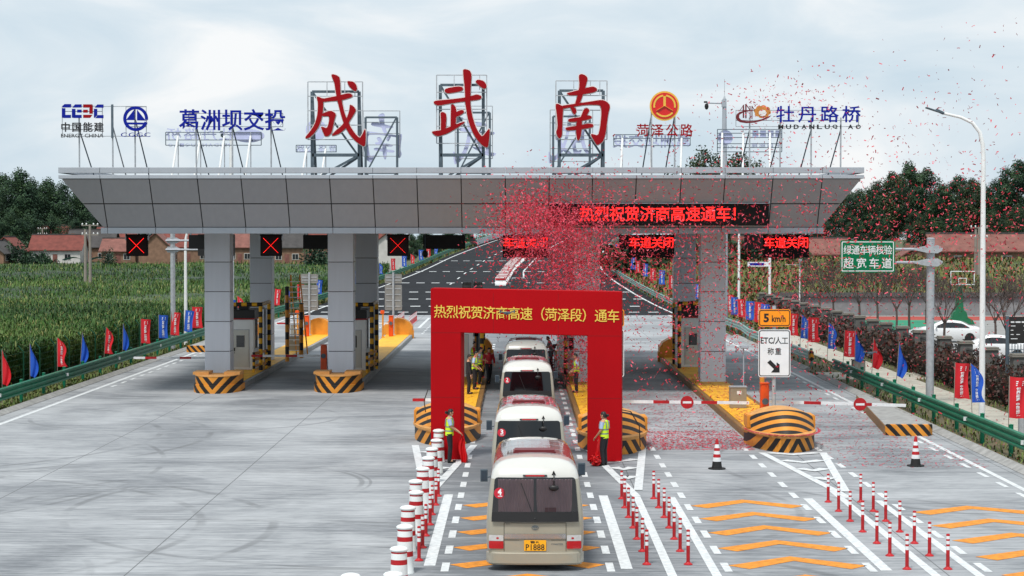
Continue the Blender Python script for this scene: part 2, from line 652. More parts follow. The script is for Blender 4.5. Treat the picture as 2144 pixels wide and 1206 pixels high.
    lk(M('MAXIMUM', joint, M('MULTIPLY', tyre, 0.42)), mxn.inputs['Factor'])
    lk(rp.outputs['Color'], mxn.inputs['A'])
    mxn.inputs['B'].default_value = lin(84, 86, 88) + (1,)
    lk(mxn.outputs['Result'], b.inputs['Base Color'])
    b.inputs['Roughness'].default_value = 0.8
    b.inputs['Specular IOR Level'].default_value = 0.25
    bp = t.nodes.new('ShaderNodeBump'); bp.inputs['Strength'].default_value = 0.25; bp.inputs['Distance'].default_value = 0.01
    lk(fine, bp.inputs['Height']); lk(bp.outputs['Normal'], b.inputs['Normal'])
    return m


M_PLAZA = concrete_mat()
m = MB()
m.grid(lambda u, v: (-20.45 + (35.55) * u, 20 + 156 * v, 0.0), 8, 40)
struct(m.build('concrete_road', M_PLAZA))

M_ASPH = pm('asphalt', lin(34, 36, 40), 0.9, 0, 0.22, 0.5, bump=0.25, bscale=18, spec=.15)
ds = [176 + i * 6 for i in range(50)]
m = MB()
m.grid(lambda u, v: (lambda d: (XL(d) - 1.0 + (XR(d) - XL(d) + 2.0) * u, d, zr(d) + 0.004))(176 + 294 * v), 6, 60)
struct(m.build('asphalt_road', M_ASPH, smooth=60))

# asphalt ramp's banks
M_BANK = pm('bank_grass_soil', lin(70, 80, 44), 0.95, 0, 0.45, 0.5, bump=0.5, bscale=4)
m = MB()
m.grid(lambda u, v: (lambda d: (XL(d) - 1.0 - u * (1.2 + 1.6 * zr(d) + 0.4), d, zr(d) * (1 - max(0, u - 0.25) / 0.75) - 0.02 - 0.04 * u))(176 + 294 * v), 6, 60)
m.build('ramp_bank', M_BANK, smooth=60)
struct(bpy.data.objects['ramp_bank'])


def bank_z(x, d):
    """grassy ground beyond the fence-side rail"""
    e = XR(d) + 1.0
    k = min(1, max(0, (x - e) / 7.0))
    back = 3.7 * min(1, max(0, (d - 165) / 85.0)) ** 0.8
    return zr(d) * (1 - k) + max(back, 0.0) * k - 0.02


m = MB()
m.grid(lambda u, v: (lambda d: (lambda x: (x, d, bank_z(x, d)))(XR(d) + 1.0 + (21.9 - XR(d) - 1.0) * u))(140 + 37 * v), 8, 16)
m.grid(lambda u, v: (lambda d: (lambda x: (x, d, bank_z(x, d)))(XR(d) + 1.0 + (110 - XR(d)) * u ** 1.5))(177.02 + 230 * v), 24, 50)
m.build('grass_bank', M_BANK, smooth=60)
struct(bpy.data.objects['grass_bank'])

# ---- kerbs
m = MB()
prof = [(-0.32, -0.05), (-0.32, 0.13), (-0.2, 0.15), (0.05, 0.02), (0.05, -0.05)]


def kerb_run(mb, x, y0, y1, sgn, step=2.0, gap=0.015):
    y = y0
    while y < y1:
        e = min(y + step, y1)
        pts = [(x + sgn * -px if sgn > 0 else x + px, pz) for px, pz in prof]
        vs = [(a, y, b) for a, b in pts] + [(a, e - gap, b) for a, b in pts]
        n = len(pts)
        mb.add(vs, [tuple(range(n)), tuple(range(2 * n - 1, n - 1, -1))] + [(k, (k + 1) % n, n + (k + 1) % n, n + k) for k in range(n)])
        y = e


kerb_run(m, -20.45, 20, 150, -1)
struct(m.build('kerb_field_edge', M_CONC))
m = MB()
kerb_run(m, 15.1, 20, 100.5, 1)
kerb_run(m, 15.1, 105, 140, 1)
struct(m.build('kerb_path_edge', M_CONC))

# ---- verge and path by the fence
M_VERGE = pm('verge_soil', lin(92, 84, 62), 0.95, 0, 0.4, 0.9, bump=0.5, bscale=8)
m = MB()
m.grid(lambda u, v: (15.4 + 6.4 * u, 20 + 120 * v, -0.03 + 0.05 * math.sin(v * 70) * u), 4, 60)
struct(m.build('verge_ground', M_VERGE))
m = MB()
m.grid(lambda u, v: (-26.0 + 5.3 * u, 20 + 130 * v, -0.02 - 0.1 * abs(math.sin(v * 55)) * (1 - u)), 4, 60)
struct(m.build('field_verge_ground', M_VERGE))


def slab_mat():
    m = pm('path_slab', lin(176, 172, 160), 0.85, 0, 0.16, 1.2, bump=0.15, bscale=14)
    return m


m = MB()
y = 40.0
i = 0
while y < 148:
    if not 98 < y < 103:
        m.box(17.55, 19.55, y, y + 0.97, -0.02, 0.035 + 0.004 * (i % 3))
    y += 1.0; i += 1
m.box(15.4, 20.8, 98.2, 102.8, -0.02, 0.04)
struct(m.build('path', slab_mat(), bevel=0.012, seg=1))

M_YARD = pm('yard_paving', lin(140, 140, 138), 0.85, 0, 0.16, 0.8)
m = MB(); m.grid(lambda u, v: (22 + 90 * u, 40 + 137 * v, -0.015), 4, 4)
struct(m.build('yard_pavement', M_YARD))
m = MB(); m.box(27.0, 34, 147, 166, -0.01, 0.01)
struct(m.build('sports_court_ground', pm('court_green', lin(28, 132, 98), 0.8, 0, 0.08, 1)))
m = MB(); m.box(24, 62, 166.02, 173, -0.01, 0.01)
struct(m.build('running_track_ground', pm('court_red', lin(160, 60, 48), 0.8, 0, 0.1, 1)))

# ---- painted markings (sheets a few mm above the road)
M_LINE = pm('white_road_paint', lin(204, 208, 210), 0.7, 0, 0.2, 7)
M_YLINE = pm('yellow_road_paint', lin(214, 134, 28), 0.7, 0, 0.26, 6)
ZM = 0.007


def strip(mb, pts, w, z=ZM, mi=0):
    pts = [Vector(p) for p in pts]
    L_ = []; R_ = []
    for i, p in enumerate(pts):
        d = (pts[min(i + 1, len(pts) - 1)] - pts[max(i - 1, 0)])
        n = Vector((d.y, -d.x)).normalized() * (w / 2)
        L_.append(p - n); R_.append(p + n)
    vs = [(p.x, p.y, z) for p in L_] + [(p.x, p.y, z) for p in R_]
    k = len(pts)
    mb.add(vs, [(i, k + i, k + i + 1, i + 1) for i in range(k - 1)], mi)


m = MB()
for x, y0, y1, w in ((-1.92, 42.9, 54.7, .25), (2.33, 42.5, 54.5, .25), (3.24, 20, 54.3, .2), (4.18, 20, 54.2, .2), (7.86, 42.3, 53.9, .25), (8.78, 20, 56, .2), (9.7, 20, 53.5, .2)):
    strip(m, [(x, y0), (x, y1)], w)
# edge lines along both kerbs
strip(m, [(-19.55, 20), (-19.55, 176)], .2)
strip(m, [(14.2, 20), (14.2, 100), (14.0, 140), (13.3, 176)], .18)
# V-shaped ghost islands in front of the island noses with chevrons inside
for xc, yt, ya in ((-2.5, 67.5, 54.3), (3.24, 67.5, 54.3), (9.0, 65.2, 54.0)):
    strip(m, [(xc - 1.0, yt), (xc, ya)], .24, ZM + .004)
    strip(m, [(xc + 1.0, yt), (xc + .12, ya + 1.3)], .24, ZM + .008)
    for k in range(4):
        yk = ya + 4.2 + k * 2.2
        hw = (yk - ya) / (yt - ya) * 1.0 - .16
        strip(m, [(xc - hw, yk + .35), (xc - hw * .1, yk - .2), (xc + hw, yk + .35)], .45, ZM + .012)
for xc in (-13.9, -8.3):
    pass
struct(m.build('white_line_marking', M_LINE, fix=False))
m = MB()
y = 28.0
while y < 72:
    for x, w in ((-1.57, .17), (1.98, .17), (4.48, .17), (7.57, .17), (10.0, .17)):
        if x in (-1.57, 1.98) or y < 66:
            strip(m, [(x, y), (x, y + 1.15)], w)
    strip(m, [(13.86, y), (13.86, y + 1.15)], .15)
    y += 2.36
y = 72
while y < 175:
    for x in (-1.57, 1.98):
        if y < 130:
            strip(m, [(x, y), (x, y + 1.15)], .17)
    if y < 118:
        strip(m, [(13.86, y), (13.86, y + 1.15)], .15)
    if y > 92:
        strip(m, [(-19.1, y), (-19.1, y + 1.15)], .15)
    if y > 142:
        for x in (-16.2, -12.6, -10.6, -6.9, -4.6, -1.2):
            strip(m, [(x, y), (x, y + 1.0)], .15)
    y += 2.36
for x in (-13.0, -9.8, -7.6, -4.0, -2.0):
    strip(m, [(x, 152), (x, 170)], .22, ZM + .002)
struct(m.build('white_dash_marking', M_LINE, fix=False))
m = MB()
for xc, hw, yy in ((0.2, 1.5, 52.3), (6.05, 1.3, 52.2), (11.85, 1.5, 51.0)):
    for k in range(8):
        yk = yy - k * 2.37
        strip(m, [(xc - hw, yk), (xc, yk + 1.15), (xc + hw, yk)], .62)
struct(m.build('yellow_chevron_marking', M_YLINE, fix=False))
# ramp lines
m = MB()
dd = [178 + i * 6 for i in range(48)]
def rstrip(fx, w, d0, d1):
    n = int((d1 - d0) / 4) + 1
    a = []
    for i in range(n + 1):
        d = d0 + (d1 - d0) * i / n
        a.append((fx(d), d))
    Vs = []
    for x, d in a:
        Vs += [(x - w / 2, d, zr(d) + .02), (x + w / 2, d, zr(d) + .02)]
    m.add(Vs, [(2 * i, 2 * i + 1, 2 * i + 3, 2 * i + 2) for i in range(n)])
rstrip(XL, .22, 178, 460)
rstrip(XR, .22, 178, 460)
rstrip(lambda d: interp([(178, -.8), (260, -.6), (300, 1.4), (350, 4.8), (400, 9.4), (470, 17)], d) + 1.3, .2, 225, 460)
for d0 in range(228, 460, 12):
    rstrip(lambda d: (XL(d) + interp([(178, -.8), (260, -.6), (300, 1.4), (350, 4.8), (400, 9.4), (470, 17)], d)) / 2, .18, d0, d0 + 4)
    rstrip(lambda d: (XR(d) + interp([(178, -.8), (260, -.6), (300, 1.4), (350, 4.8), (400, 9.4), (470, 17)], d)) / 2 + 1, .18, d0, d0 + 4)
for d0 in (180.5, 190, 201, 213, 231, 258, 290):
    x = XL(d0) - 0.6
    while x < XR(d0) - 1:
        rstrip(lambda d: x + .45, .95, d0, d0 + .9)
        x += 1.75
struct(m.build('ramp_line_marking', M_LINE, fix=False))


# ---- guardrails
def sweep_sheet(mb, path, prof, mi=0):
    n = len(prof)
    vs = []
    for i, p in enumerate(path):
        d = (Vector(path[min(i + 1, len(path) - 1)]) - Vector(path[max(i - 1, 0)]))
        nrm = Vector((d.y, -d.x, 0)).normalized()
        for o, z in prof:
            vs.append((p[0] + nrm.x * o, p[1] + nrm.y * o, p[2] + z))
    fs = [(i * n + k, i * n + k + 1, (i + 1) * n + k + 1, (i + 1) * n + k) for i in range(len(path) - 1) for k in range(n - 1)]
    mb.add(vs, fs, mi)


WB = [(0, .40), (.075, .43), (.085, .50), (.01, .55), (.01, .58), (.085, .63), (.085, .70), (.01, .75), (.01, .78), (.085, .83), (.085, .90), (0, .93)]


def guardrail(name, label, path, side, step, mat, every=1):
    t = thing(name, label, 'guardrail', path[0])
    org = Vector(path[0])
    loc = [tuple(Vector(p) - org) for p in path]
    mb = MB()
    sweep_sheet(mb, loc, [(o * side, z) for o, z in WB])
    mb.build('beam', mat, t, smooth=40, fix=False)
    pm_ = MB()
    pm_.tube([(0, 0, -.1), (0, 0, .98)], .075, 10)
    pm_.lathe([(.085, .98), (.085, 1.0), (.03, 1.02)], 10)
    pm_.box(-.05 if side < 0 else .07, .05 if side > 0 else -.07, -.05, .05, .5, .85) if False else None
    first = None
    # posts by arc length
    acc = 0; nxt = 0.5
    for a, b in zip(loc, loc[1:]):
        A, B = Vector(a), Vector(b)
        ln = (B - A).length
        while nxt <= acc + ln:
            q = A + (B - A) * ((nxt - acc) / ln)
            off = -side * .14
            if first is None:
                first = pm_.build('post', mat, t, (q.x + off, q.y, q.z), smooth=40)
                rb = MB(); rb.prism([(-.045, 0), (.045, 0), (0, .13)], 0, .012)
            else:
                dup(first, (q.x + off, q.y, q.z), parent=t)
            nxt += step
        acc += ln
    return t


def reflector_row(t, pts, side):
    first = None
    for p in pts:
        if first is None:
            mb = MB(); mb.prism([(-.07, -.07), (.07, -.07), (.07, .07), (-.07, .07)], 0, .02)
            first = mb.build('reflector', M_REFW, t, p)
        else:
            dup(first, p, parent=t)


gl = guardrail('guardrail', 'long green three wave guardrail along the corn field and up the ramp',
               [(-21, y, 0) for y in range(60, 152, 4)] + [(XL(d) - 1.2, d, zr(d)) for d in range(154, 420, 6)], 1, 4.0, M_GREENR)
reflector_row(gl, [(.1, y - 60, .68) for y in range(68, 140, 12)], 1)
gr = guardrail('guardrail', 'green guardrail beside the slab path, ending near the small grey box',
               [(15.85, y, 0) for y in range(48, 101, 4)], -1, 4.0, M_GREENR)
reflector_row(gr, [(-.1, y, .68) for y in range(6, 52, 8)], -1)
M_RAILFAR = pm('pale_green_rail', lin(120, 160, 150), 0.35, 0.3, 0.12, 3)
gf = guardrail('guardrail', 'pale green guardrail curving up the ramp below the grass bank',
               [(15.7, 107, 0), (15.6, 112, 0), (15.5, 120, 0), (15.3, 132, 0)] + [(XR(d) + .9, d, zr(d)) for d in range(140, 420, 6)], -1, 4.0, M_RAILFAR)
m = MB(); m.box(-.12, .12, -.6, 0, .38, .95)
m.build('end_terminal', stripe_mat('end_stripe', lin(225, 150, 30), lin(22, 20, 20), lambda M, x, y, z: M('MULTIPLY', M('ADD', y, z), 2.6)), gf, (0, 0, 0), bevel=.06)

# ---- concrete parapet and noise screen at the top of the ramp
t = thing('noise_barrier', 'pale parapet with green mesh screen at the top of the ramp', 'barrier', (XL(352) - 1.0, 352, zr(352)))
o0 = Vector(t.location)
m = MB(); sweep_sheet(m, [tuple(Vector((XL(d) - 1.0, d, zr(d))) - o0) for d in range(352, 470, 6)], [(0, 0), (.25, .1), (.2, 1.0), (-.1, 1.0), (-.1, 0)])
m.build('parapet', pm('parapet_concrete', lin(186, 190, 194), .8, 0, .1, 1), t, fix=False)
m = MB()
for d in range(352, 468, 4):
    p = Vector((XL(d) - .95, d, zr(d))) - o0
    m.bar(p + Vector((0, 0, 1)), p + Vector((0, 0, 2.6)), .08, .08)
    q = Vector((XL(d + 4) - .95, d + 4, zr(d + 4))) - o0
    for k in range(6):
        m.bar(p + Vector((0, 0, 1.1 + k * .28)), q + Vector((0, 0, 1.1 + k * .28)), .03, .12)
m.build('mesh_screen', pm('green_mesh', lin(60, 150, 130), .6, 0, .1, 2), t)

# ---- wire fence between verge and corn
t = thing('wire_fence', 'thin green wire fence with bent post tops at the edge of the corn', 'fence', (-23.4, 60, 0))
pmb = MB(); pmb.tube([(0, 0, -.1), (0, 0, 1.6), (-.25, 0, 1.9)], .035, 6)
fp = pmb.build('post', M_FENCEG, t, (0, 2, 0))
for k in range(1, 28):
    dup(fp, (0, 2 + 3.2 * k, 0), parent=t)
m = MB()
for z in [0.2 + .28 * i for i in range(6)]:
    m.tube([(0, 0, z), (0, 90, z)], .005, 3)
m.build('wire_mesh', M_FENCEG, t)


# ---- vegetation sheets: corn, weeds, bank grass
def leaf_mat(name, cols, rough=.6):
    m = bpy.data.materials.new(name)
    m.use_nodes = True
    t = m.node_tree
    b = t.nodes['Principled BSDF']
    b.inputs['Roughness'].default_value = rough
    g = t.nodes.new('ShaderNodeNewGeometry')
    r = t.nodes.new('ShaderNodeValToRGB')
    r.color_ramp.interpolation = 'LINEAR'
    while len(r.color_ramp.elements) < len(cols):
        r.color_ramp.elements.new(0.5)
    for i, c in enumerate(cols):
        r.color_ramp.elements[i].position = i / (len(cols) - 1)
        r.color_ramp.elements[i].color = tuple(c) + (1,)
    t.links.new(g.outputs['Random Per Island'], r.inputs['Fac'])
    t.links.new(r.outputs['Color'], b.inputs['Base Color'])
    MATS[name] = m
    return m


def raw_mesh(name, V, F, mats, mi=None):
    """fast mesh from numpy verts n x 3 and quads/tris k x c"""
    me = bpy.data.meshes.new(name)
    n, c = F.shape
    me.vertices.add(len(V)); me.vertices.foreach_set('co', V.astype(np.float32).ravel())
    me.loops.add(n * c); me.loops.foreach_set('vertex_index', F.astype(np.int32).ravel())
    me.polygons.add(n)
    me.polygons.foreach_set('loop_start', np.arange(0, n * c, c, dtype=np.int32))
    for x in mats:
        me.materials.append(x)
    if mi is not None:
        me.polygons.foreach_set('material_index', mi.astype(np.int32))
    me.update(calc_edges=True)
    o = bpy.data.objects.new(name, me)
    COL.objects.link(o)
    return o


def blades(pos, length, width, lean, rng):
    """arched leaves, two quads each: pos n x 3, arrays length, width, lean"""
    n = len(pos)
    a = rng.uniform(0, 2 * math.pi, n)
    dx, dy = np.cos(a), np.sin(a)
    px_, py_ = -dy, dx
    s0 = pos
    mid = pos + np.stack([dx * lean * length * .45, dy * lean * length * .45, length * (.62 - .1 * lean)], 1)
    tip = pos + np.stack([dx * lean * length * 1.1, dy * lean * length * 1.1, length * (.95 - .62 * lean)], 1)
    w = width[:, None] / 2
    side = np.stack([px_, py_, np.zeros(n)], 1) * w
    V = np.stack([s0 - side * .7, s0 + side * .7, mid + side, mid - side, tip + side * .15, tip - side * .15], 1).reshape(-1, 3)
    i = np.arange(n)[:, None] * 6
    F = np.concatenate([i + np.array([[0, 1, 2, 3]]), i + np.array([[3, 2, 4, 5]])], 0)
    return V, F


def field_mat(name, c0, c1, c2, rough=.6, sc3=(.018, .06, .3), lohi=(.68, 1.3)):
    """leaf colour that drifts in long bands across the field, with a little leaf to leaf change"""
    m = bpy.data.materials.new(name); m.use_nodes = True
    t = m.node_tree; bs = t.nodes['Principled BSDF']; bs.inputs['Roughness'].default_value = rough; bs.inputs['Specular IOR Level'].default_value = .25
    lk = t.links.new
    tc_ = t.nodes.new('ShaderNodeTexCoord'); mp_ = t.nodes.new('ShaderNodeMapping'); mp_.inputs['Scale'].default_value = sc3
    n = t.nodes.new('ShaderNodeTexNoise'); n.inputs['Scale'].default_value = 1; n.inputs['Detail'].default_value = 5; n.inputs['Distortion'].default_value = .4
    lk(tc_.outputs['Object'], mp_.inputs['Vector']); lk(mp_.outputs['Vector'], n.inputs['Vector'])
    r = t.nodes.new('ShaderNodeValToRGB'); r.color_ramp.elements[0].position = .36; r.color_ramp.elements[1].position = .66
    r.color_ramp.elements[0].color = tuple(c0) + (1,); r.color_ramp.elements[1].color = tuple(c2) + (1,)
    e_ = r.color_ramp.elements.new(.52); e_.color = tuple(c1) + (1,)
    lk(n.outputs['Fac'], r.inputs['Fac'])
    g = t.nodes.new('ShaderNodeNewGeometry')
    mr = t.nodes.new('ShaderNodeMapRange'); lk(g.outputs['Random Per Island'], mr.inputs['Value']); mr.inputs['To Min'].default_value = lohi[0]; mr.inputs['To Max'].default_value = lohi[1]
    hs = t.nodes.new('ShaderNodeHueSaturation'); lk(mr.outputs['Result'], hs.inputs['Value']); lk(r.outputs['Color'], hs.inputs['Color'])
    lk(hs.outputs['Color'], bs.inputs['Base Color'])
    return m


M_CORN = field_mat('corn_leaf', lin(38, 68, 28), lin(60, 94, 38), lin(92, 116, 56), .6, (.018, .06, .3), (.78, 1.2))
M_TASS = field_mat('corn_tassel', lin(92, 104, 54), lin(118, 122, 70), lin(142, 138, 88))
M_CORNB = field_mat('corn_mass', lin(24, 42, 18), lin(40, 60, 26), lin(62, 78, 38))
rng = np.random.default_rng(3)
N = 150000
u = rng.uniform(1 / 420.0, 1 / 70.0, N)
d = 1 / u
xmax = -24.0
xmin = -(1100 / FPX) * d - 3
x = xmin + (xmax - xmin) * rng.uniform(0, 1, N)
front = rng.uniform(0, 1, N) < .2             # plants along the fence show their whole height
x = np.where(front, -24.0 - rng.exponential(.5, N), x)
ok = (x < -23.9) & (x < np.array([XL(q) - 1.5 - 1.7 * zr(q) - 2 for q in d]))
x, d, front = x[ok], d[ok], front[ok]
n = len(x)
wave = .22 * np.sin(d * .07 + x * .03) + .12 * np.sin(d * .19 - x * .11)
track = np.exp(-((d - 190 - x * .25) / 2.2) ** 2) + np.exp(-((d - 262 - x * .3) / 3.5) ** 2) + .7 * np.exp(-((d - 140 - x * .2) / 1.4) ** 2)
z = np.where(front, rng.uniform(0, 1.4, n), 1.36 + wave * .5 + rng.uniform(-.2, .22, n)) - np.where(front, 0, track * .75)
k = np.maximum(1, d / 170)
V, F = blades(np.stack([x, d, z], 1), rng.uniform(.35, .72, n) * k ** .3, rng.uniform(.035, .07, n) * k, rng.uniform(.1, .95, n), rng)
tsel = rng.uniform(0, 1, n) < np.where(front, .06, .17)
leafmat = np.tile(np.where(tsel, 2, 1), 2)
# the mass under the leaf tips
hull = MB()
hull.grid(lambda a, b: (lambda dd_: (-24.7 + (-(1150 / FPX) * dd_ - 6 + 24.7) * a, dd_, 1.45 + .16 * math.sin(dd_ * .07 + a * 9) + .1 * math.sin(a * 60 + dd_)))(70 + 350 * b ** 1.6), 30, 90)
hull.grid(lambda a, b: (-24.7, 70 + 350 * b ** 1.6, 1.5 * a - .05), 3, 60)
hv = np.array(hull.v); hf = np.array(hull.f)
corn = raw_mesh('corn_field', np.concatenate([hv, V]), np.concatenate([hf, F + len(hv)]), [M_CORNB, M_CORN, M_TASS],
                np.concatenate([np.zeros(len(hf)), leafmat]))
stuff(corn)
corn['label'] = 'dense green corn field behind the wire fence and the flags'

M_WEED = leaf_mat('weed_leaf', [lin(70, 96, 40), lin(104, 122, 52), lin(88, 84, 44), lin(62, 88, 36)], .7)
N = 9000
d = 1 / rng.uniform(1 / 175.0, 1 / 66.0, N)
x = -20.9 - np.abs(rng.normal(0, 1.1, N))
d = d + 0
pos = np.stack([x, d, np.full(N, -.04)], 1)
xr_ = rng.uniform(15.5, 20.8, 5000); dr_ = 1 / rng.uniform(1 / 145.0, 1 / 48.0, 5000)
okr = (xr_ < 17.5) | (xr_ > 19.6)
pos = np.concatenate([pos, np.stack([xr_, dr_, np.full(5000, -.03)], 1)[okr]])
n = len(pos)
V, F = blades(pos, rng.uniform(.1, .38, n), rng.uniform(.03, .08, n), rng.uniform(.2, .95, n), rng)
w = raw_mesh('verge_grass', V, F, [M_WEED]); stuff(w)
w['label'] = 'patchy low weeds on the verges beside the guardrails'

M_BGR = leaf_mat('bank_leaf', [lin(74, 92, 40), lin(98, 108, 48), lin(120, 104, 58), lin(64, 84, 38), lin(110, 66, 48)], .75)
N = 34000
d = 1 / rng.uniform(1 / 330.0, 1 / 140.0, N)
x0 = np.array([XR(q) + 1.2 for q in d])
x = np.where(d < 177, x0 + (21.7 - x0) * rng.uniform(0, 1, N), x0 + 60 * rng.uniform(0, 1, N) ** 1.6)
z = np.array([bank_z(a, b) for a, b in zip(x, d)])
k = d / 180
V, F = blades(np.stack([x, d, z], 1), rng.uniform(.25, .8, N) * k, rng.uniform(.08, .2, N) * k, rng.uniform(.2, .95, N), rng)
# the field-side bank of the ramp
N2 = 9000
d = 1 / rng.uniform(1 / 400.0, 1 / 178.0, N2)
uu = rng.uniform(0, 1, N2)
x = np.array([XL(q) for q in d]) - 1.1 - uu * (1.4 + 1.6 * np.array([zr(q) for q in d]))
z = np.array([zr(q) for q in d]) * (1 - np.maximum(0, uu - .25) / .75) - .03
k = d / 220
V2, F2 = blades(np.stack([x, d, z], 1), rng.uniform(.25, .7, N2) * k, rng.uniform(.08, .2, N2) * k, rng.uniform(.2, .95, N2), rng)
g = raw_mesh('bank_grass', np.concatenate([V, V2]), np.concatenate([F, F2 + len(V)]), [M_BGR]); stuff(g)
g['label'] = 'rough green and brown grass on the banks beside the ramp'
# ================================================================== toll canopy
CX = -2.47
t = thing('toll_canopy', 'wide grey toll plaza canopy with sloping panelled fascia on tall square columns', 'canopy', (CX, 93.2, 0))
YB, YT = 87.6 - 93.2, 86.1 - 93.2          # fascia foot / head, relative to the columns' front
BB, BT = 115.4 - 93.2, 116.9 - 93.2
HB, HT = 15.9, 17.4
ZB0, ZB1, ZM1, ZT0, ZT1, ZT2, ZT3 = 7.2, 7.47, 8.5, 9.57, 9.73, 9.81, 10.06
JX = [x - CX for x in (-18.07, -15.95, -13.87, -11.98, -10.04, -8.15, -6.28, -4.38, -2.47, -.56, 1.34, 3.21, 5.1, 7.04, 8.93, 11.0, 13.13)]


def fas(x, z, back=False):
    k = (z - ZB1) / (ZT0 - ZB1)
    return (x, (BB + (BT - BB) * k) if back else (YB + (YT - YB) * k), z)


def hw(z):
    return HB + (HT - HB) * (z - ZB1) / (ZT0 - ZB1) - .12


mb = MB()
g = .022
for back in (False, True):
    for (za, zb) in ((ZB1, ZM1), (ZM1, ZT0)):
        xs = [None] + JX + [None]
        for a, b in zip(xs, xs[1:]):
            z0, z1 = za + g, zb - g
            q = []
            for (zz, lo) in ((z0, 1), (z0, 0), (z1, 0), (z1, 1)):
                if lo:
                    x = -hw(zz) if a is None else a + g
                else:
                    x = hw(zz) if b is None else b - g
                q.append(fas(x, zz, back))
            if a is not None and a > hw(z0): continue
            mb.add(q, [(0, 1, 2, 3)])
# sloping ends
for s in (-1, 1):
    ys = np.linspace(0, 1, 13)
    for (za, zb) in ((ZB1, ZM1), (ZM1, ZT0)):
        for a, b in zip(ys, ys[1:]):
            q = []
            for zz, w_ in ((za + g, a), (za + g, b), (zb - g, b), (zb - g, a)):
                f0 = fas(0, zz)[1]; f1 = fas(0, zz, True)[1]
                k = w_ + (.002 if w_ == a else -.002)
                q.append((s * hw(zz), f0 + (f1 - f0) * k, zz))
            mb.add(q, [(0, 1, 2, 3)])
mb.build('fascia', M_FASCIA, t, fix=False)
# dark backing just behind the panels shows in the joints
mb = MB()
e = .05
c8 = []
for zz in (ZB1, ZT0):
    h = hw(zz) - e
    c8 += [(-h, fas(0, zz)[1] + e, zz), (h, fas(0, zz)[1] + e, zz), (h, fas(0, zz, True)[1] - e, zz), (-h, fas(0, zz, True)[1] - e, zz)]
mb.add(c8, [(0, 1, 5, 4), (1, 2, 6, 5), (2, 3, 7, 6), (3, 0, 4, 7), (0, 3, 2, 1), (4, 5, 6, 7)])
mb.build('fascia_frame', M_DARK, t)


def trim(name, z0, z1, half, y0, y1, dep):
    mb = MB()
    xs = [-half] + [x for x in JX if abs(x) < half - .2] + [half]
    for a, b in zip(xs, xs[1:]):
        mb.box(a + .008, b - .008, y0, y0 + dep, z0, z1)
        mb.box(a + .008, b - .008, y1 - dep, y1, z0, z1)
    for s in (-1, 1):
        x0, x1 = (-half, -half + dep) if s < 0 else (half - dep, half)
        yy = np.linspace(y0 + dep, y1 - dep, 13)
        for a, b in zip(yy, yy[1:]):
            mb.box(x0, x1, a + .008, b - .008, z0, z1)
    return mb.build(name, M_TRIM, t, bevel=.01, seg=1)


trim('lower_trim', ZB0, ZB1 - .004, HB, YB - .03, BB + .03, .5)
trim('eaves_trim', ZT0 + .004, ZT1, HT, YT - .06, BT + .06, .9)
trim('parapet_trim', ZT2, ZT3, HT, YT - .08, BT + .08, .35)
mb = MB(); mb.box(-HT + .9, HT - .9, YT + .15, BT - .15, ZT0 + .1, ZT3 - .35)
mb.build('roof_deck', M_DARK, t)
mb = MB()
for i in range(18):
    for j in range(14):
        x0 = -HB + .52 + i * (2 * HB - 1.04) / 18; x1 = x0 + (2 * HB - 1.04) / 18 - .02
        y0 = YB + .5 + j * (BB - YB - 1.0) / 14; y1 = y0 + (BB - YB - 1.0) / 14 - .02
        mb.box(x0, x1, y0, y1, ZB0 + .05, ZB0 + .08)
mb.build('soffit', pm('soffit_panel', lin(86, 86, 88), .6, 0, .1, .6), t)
mb = MB()
zs = [.22, 1.68, 3.08, 4.48, 5.87, 7.24]
mb.box(-.57, .57, .02, 1.16, .2, 7.3, 1)
for a, b in zip(zs, zs[1:]):
    mb.box(-.595, .595, 0, 1.19, a + .014, b - .014, 0)
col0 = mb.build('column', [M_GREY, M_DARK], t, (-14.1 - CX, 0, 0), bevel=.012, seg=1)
first = True
for x in (-14.1, -8.32, 3.22, 9.13):
    for y in (0, 15.8):
        if first:
            first = False
            continue
        dup(col0, (x - CX, y, 0), parent=t)

# ------------------------------------------------------------------ LED screens and lane signals
s0 = 48.2
t = thing('led_message_screen', 'long black LED screen with red characters mounted across the canopy fascia', 'LED screen', (6.13, 86.75, 7.55))
mb = MB(); mb.box(-4.78, 4.78, 0, .55, 0, .95)
mb.build('housing', M_SCREEN, t, bevel=.02)
mb = MB()
xa, xb = Q(1213, 440, 86.74)[0] - 6.13, Q(1545, 440, 86.74)[0] - 6.13
spaced(mb, '热烈祝贺济商高速通车！', xa, xb + .35, .18, .84, -.012, .64, offset=.006)
mb.build('lettering', M_LEDR, t, fix=False)
mb = MB()
for px in (1146, 1238, 1329, 1420, 1511, 1611):
    x = Q(px, 430, 86.8)[0] - 6.13
    mb.box(x - .03, x + .03, .02, .07, .96, 1.42)
    mb.box(x - .03, x + .03, .07, .6, 1.36, 1.42)
mb.box(-4.78, 4.78, .02, .06, .951, .985)
mb.build('hanger', M_STEEL, t)


def hung(mb, x0, x1, z1, mi=1):
    for x in (x0, x1):
        mb.box(x - .035, x + .035, .1, .17, z1, 7.22 - 6.2)


